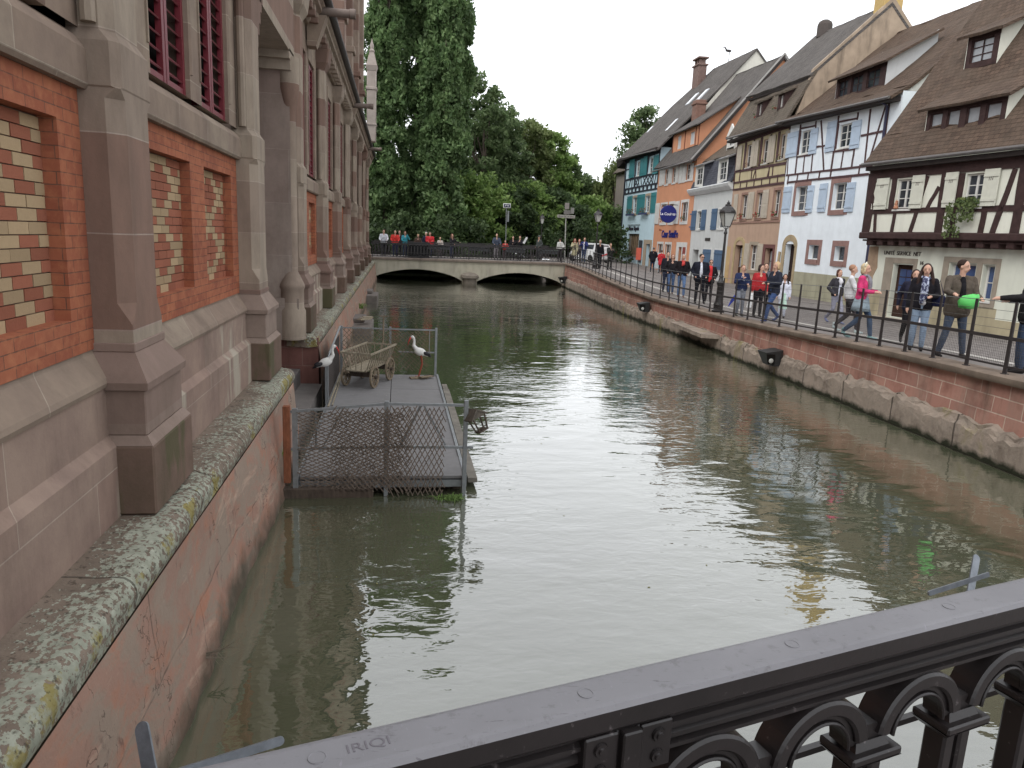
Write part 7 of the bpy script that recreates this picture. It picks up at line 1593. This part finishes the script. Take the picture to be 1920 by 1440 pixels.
for k in range(-8, 36):
    c = c0+pitch*k
    if abs((c-.37+pitch*.3) % 2.1) < .0: pass
    mb = nb(); arch_ring(mb, c, zc_, .056, .084, .012, .044); arch_ring(mb, c, zc_, .070, .095, .003, .050, 8, 172, bev=.004); arch_ring(mb, c, zc_, .0545, .060, .006, .016, bev=.002)
    mb.build('arch', M_ni, NR)
    m_ = c+pitch/2; mb = nb()
    mb.hexa([(m_-.028, .014, zc_-.0), (m_+.028, .014, zc_-.0), (m_+.028, .046, zc_-.0), (m_-.028, .046, zc_-.0), (m_-.012, .012, zc_+.03), (m_+.012, .012, zc_+.03), (m_+.012, .046, zc_+.03), (m_-.012, .046, zc_+.03)])
    mb.bbox(m_-.052, m_+.052, -.008, .060, zc_-.022, zc_-.008, .003); mb.hexa([(m_-.038, .004, zc_-.036), (m_+.038, .004, zc_-.036), (m_+.038, .052, zc_-.036), (m_-.038, .052, zc_-.036), (m_-.052, -.008, zc_-.022), (m_+.052, -.008, zc_-.022), (m_+.052, .060, zc_-.022), (m_-.052, .060, zc_-.022)])
    mb.hexa([(m_-.036, .004, zc_-.008), (m_+.036, .004, zc_-.008), (m_+.036, .052, zc_-.008), (m_-.036, .052, zc_-.008), (m_-.030, .010, zc_+.004), (m_+.030, .010, zc_+.004), (m_+.030, .048, zc_+.004), (m_-.030, .048, zc_+.004)])
    for o in (-.019, .019): mb.bbox(m_+o-.013, m_+o+.013, .008, .048, 1.86, zc_-.034, .004)
    mb.box(m_-.007, m_+.007, .020, .040, 1.86, zc_-.034); mb.build('baluster', M_ni, NR)
for z, hh in ((2.02, .03), (1.80, .06)):
    mb = nb(); mb.bbox(-1.2, 9, .012, .046, z-hh/2, z+hh/2, .004); mb.build('lower_rail', M_ni, NR)
mb = nb(); mb.bar((-1.2, .15, 2.335), (9, .15, 2.335), .012, .012); mb.build('rear_rod', M_ni, NR)
for s0 in (.353, 3.1, 5.9):
    mb = nb(); mb.bbox(s0-.014, s0+.014, -.012, .05, 1.62, 2.612, .002); mb.bbox(s0-.022, s0+.022, .0, .05, 1.62, 2.61, .002); q = mb.build('joint_post', M_ni, NR)
    for sd in (-1, 1):
        mb = nb(); a = s0+sd*.040; mb.bbox(a-.024, a+.024, -.004, .03, 2.545, 2.611, .002); pl = mb.build('joint_plate', M_ni, NR)
        for z in (2.594, 2.564): mb = nb(); mb.lathe([(.0, -.010), (.004, -.010), (.005, -.0075), (.0085, -.0075), (.009, -.004), (.0105, -.004), (.011, -.002)], (a+sd*.002, 0, z), 16, ax=1); mb.build('bolt', M_ni, pl)
# galvanised flower-box brackets hooked over the outside of the railing
def tab(loc, L, w, label, horiz):
    t = thing('flower_box_bracket', label, 'bracket', loc, 0, 'galvanised brackets outside the near railing'); F = MW[t.name]
    return t
t = thing('box_bracket', 'galvanised steel bracket outside the near railing at the lower left', 'bracket', (-.39, 1.05, 2.1), 0, 'galvanised brackets outside the near railing')
def strap(p0, p1, w, par, name, hole=True):
    mb = MB(); p0, p1 = Vector(p0), Vector(p1); d = (p1-p0).normalized(); v = Vector((-.2, -1, .25)).normalized(); a = d.cross(v).normalized(); n = a.cross(d).normalized()*.002
    pts = [p0-a*w/2, p0+a*w/2]; pts += [p1+a*w/2*math.cos(x)+d*w/2*math.sin(x) for x in np.linspace(0, math.pi, 9)]
    mb.add([tuple(p+n) for p in pts]+[tuple(p-n) for p in pts], [tuple(range(len(pts))), tuple(range(2*len(pts)-1, len(pts)-1, -1))]+[(i, i+len(pts), (i+1) % len(pts)+len(pts), (i+1) % len(pts)) for i in range(len(pts))])
    o = mb.build(name, M_galv2, par)
    if hole: mb = MB(); c = p1-d*.004; mb.ball(tuple(c+n*1.2 if n.dot(v) < 0 else c-n*1.2), (.005, .003, .005), 10, 6); mb.build('screw', M_iron, o)
M_galv2 = plain('scratched_galvanised_steel', srgb(128,134,142), .4, .2, 40, metal=.5, spec=.5, bump=.15)
strap((-.352, 1.03, 2.33), (-.394, 1.112, 2.40), .024, t, 'upright')
strap((-.33, .99, 2.405), (-.172, 1.05, 2.41), .014, t, 'arm', False)
t = thing('box_bracket', 'galvanised steel bracket outside the near railing at the right', 'bracket', (1.5, 1.55, 2.1), 0, 'galvanised brackets outside the near railing')
strap((1.40, 1.46, 2.20), (1.585, 1.655, 2.39), .020, t, 'upright'); strap((1.52, 1.54, 2.40), (1.29, 1.463, 2.395), .012, t, 'arm', False)
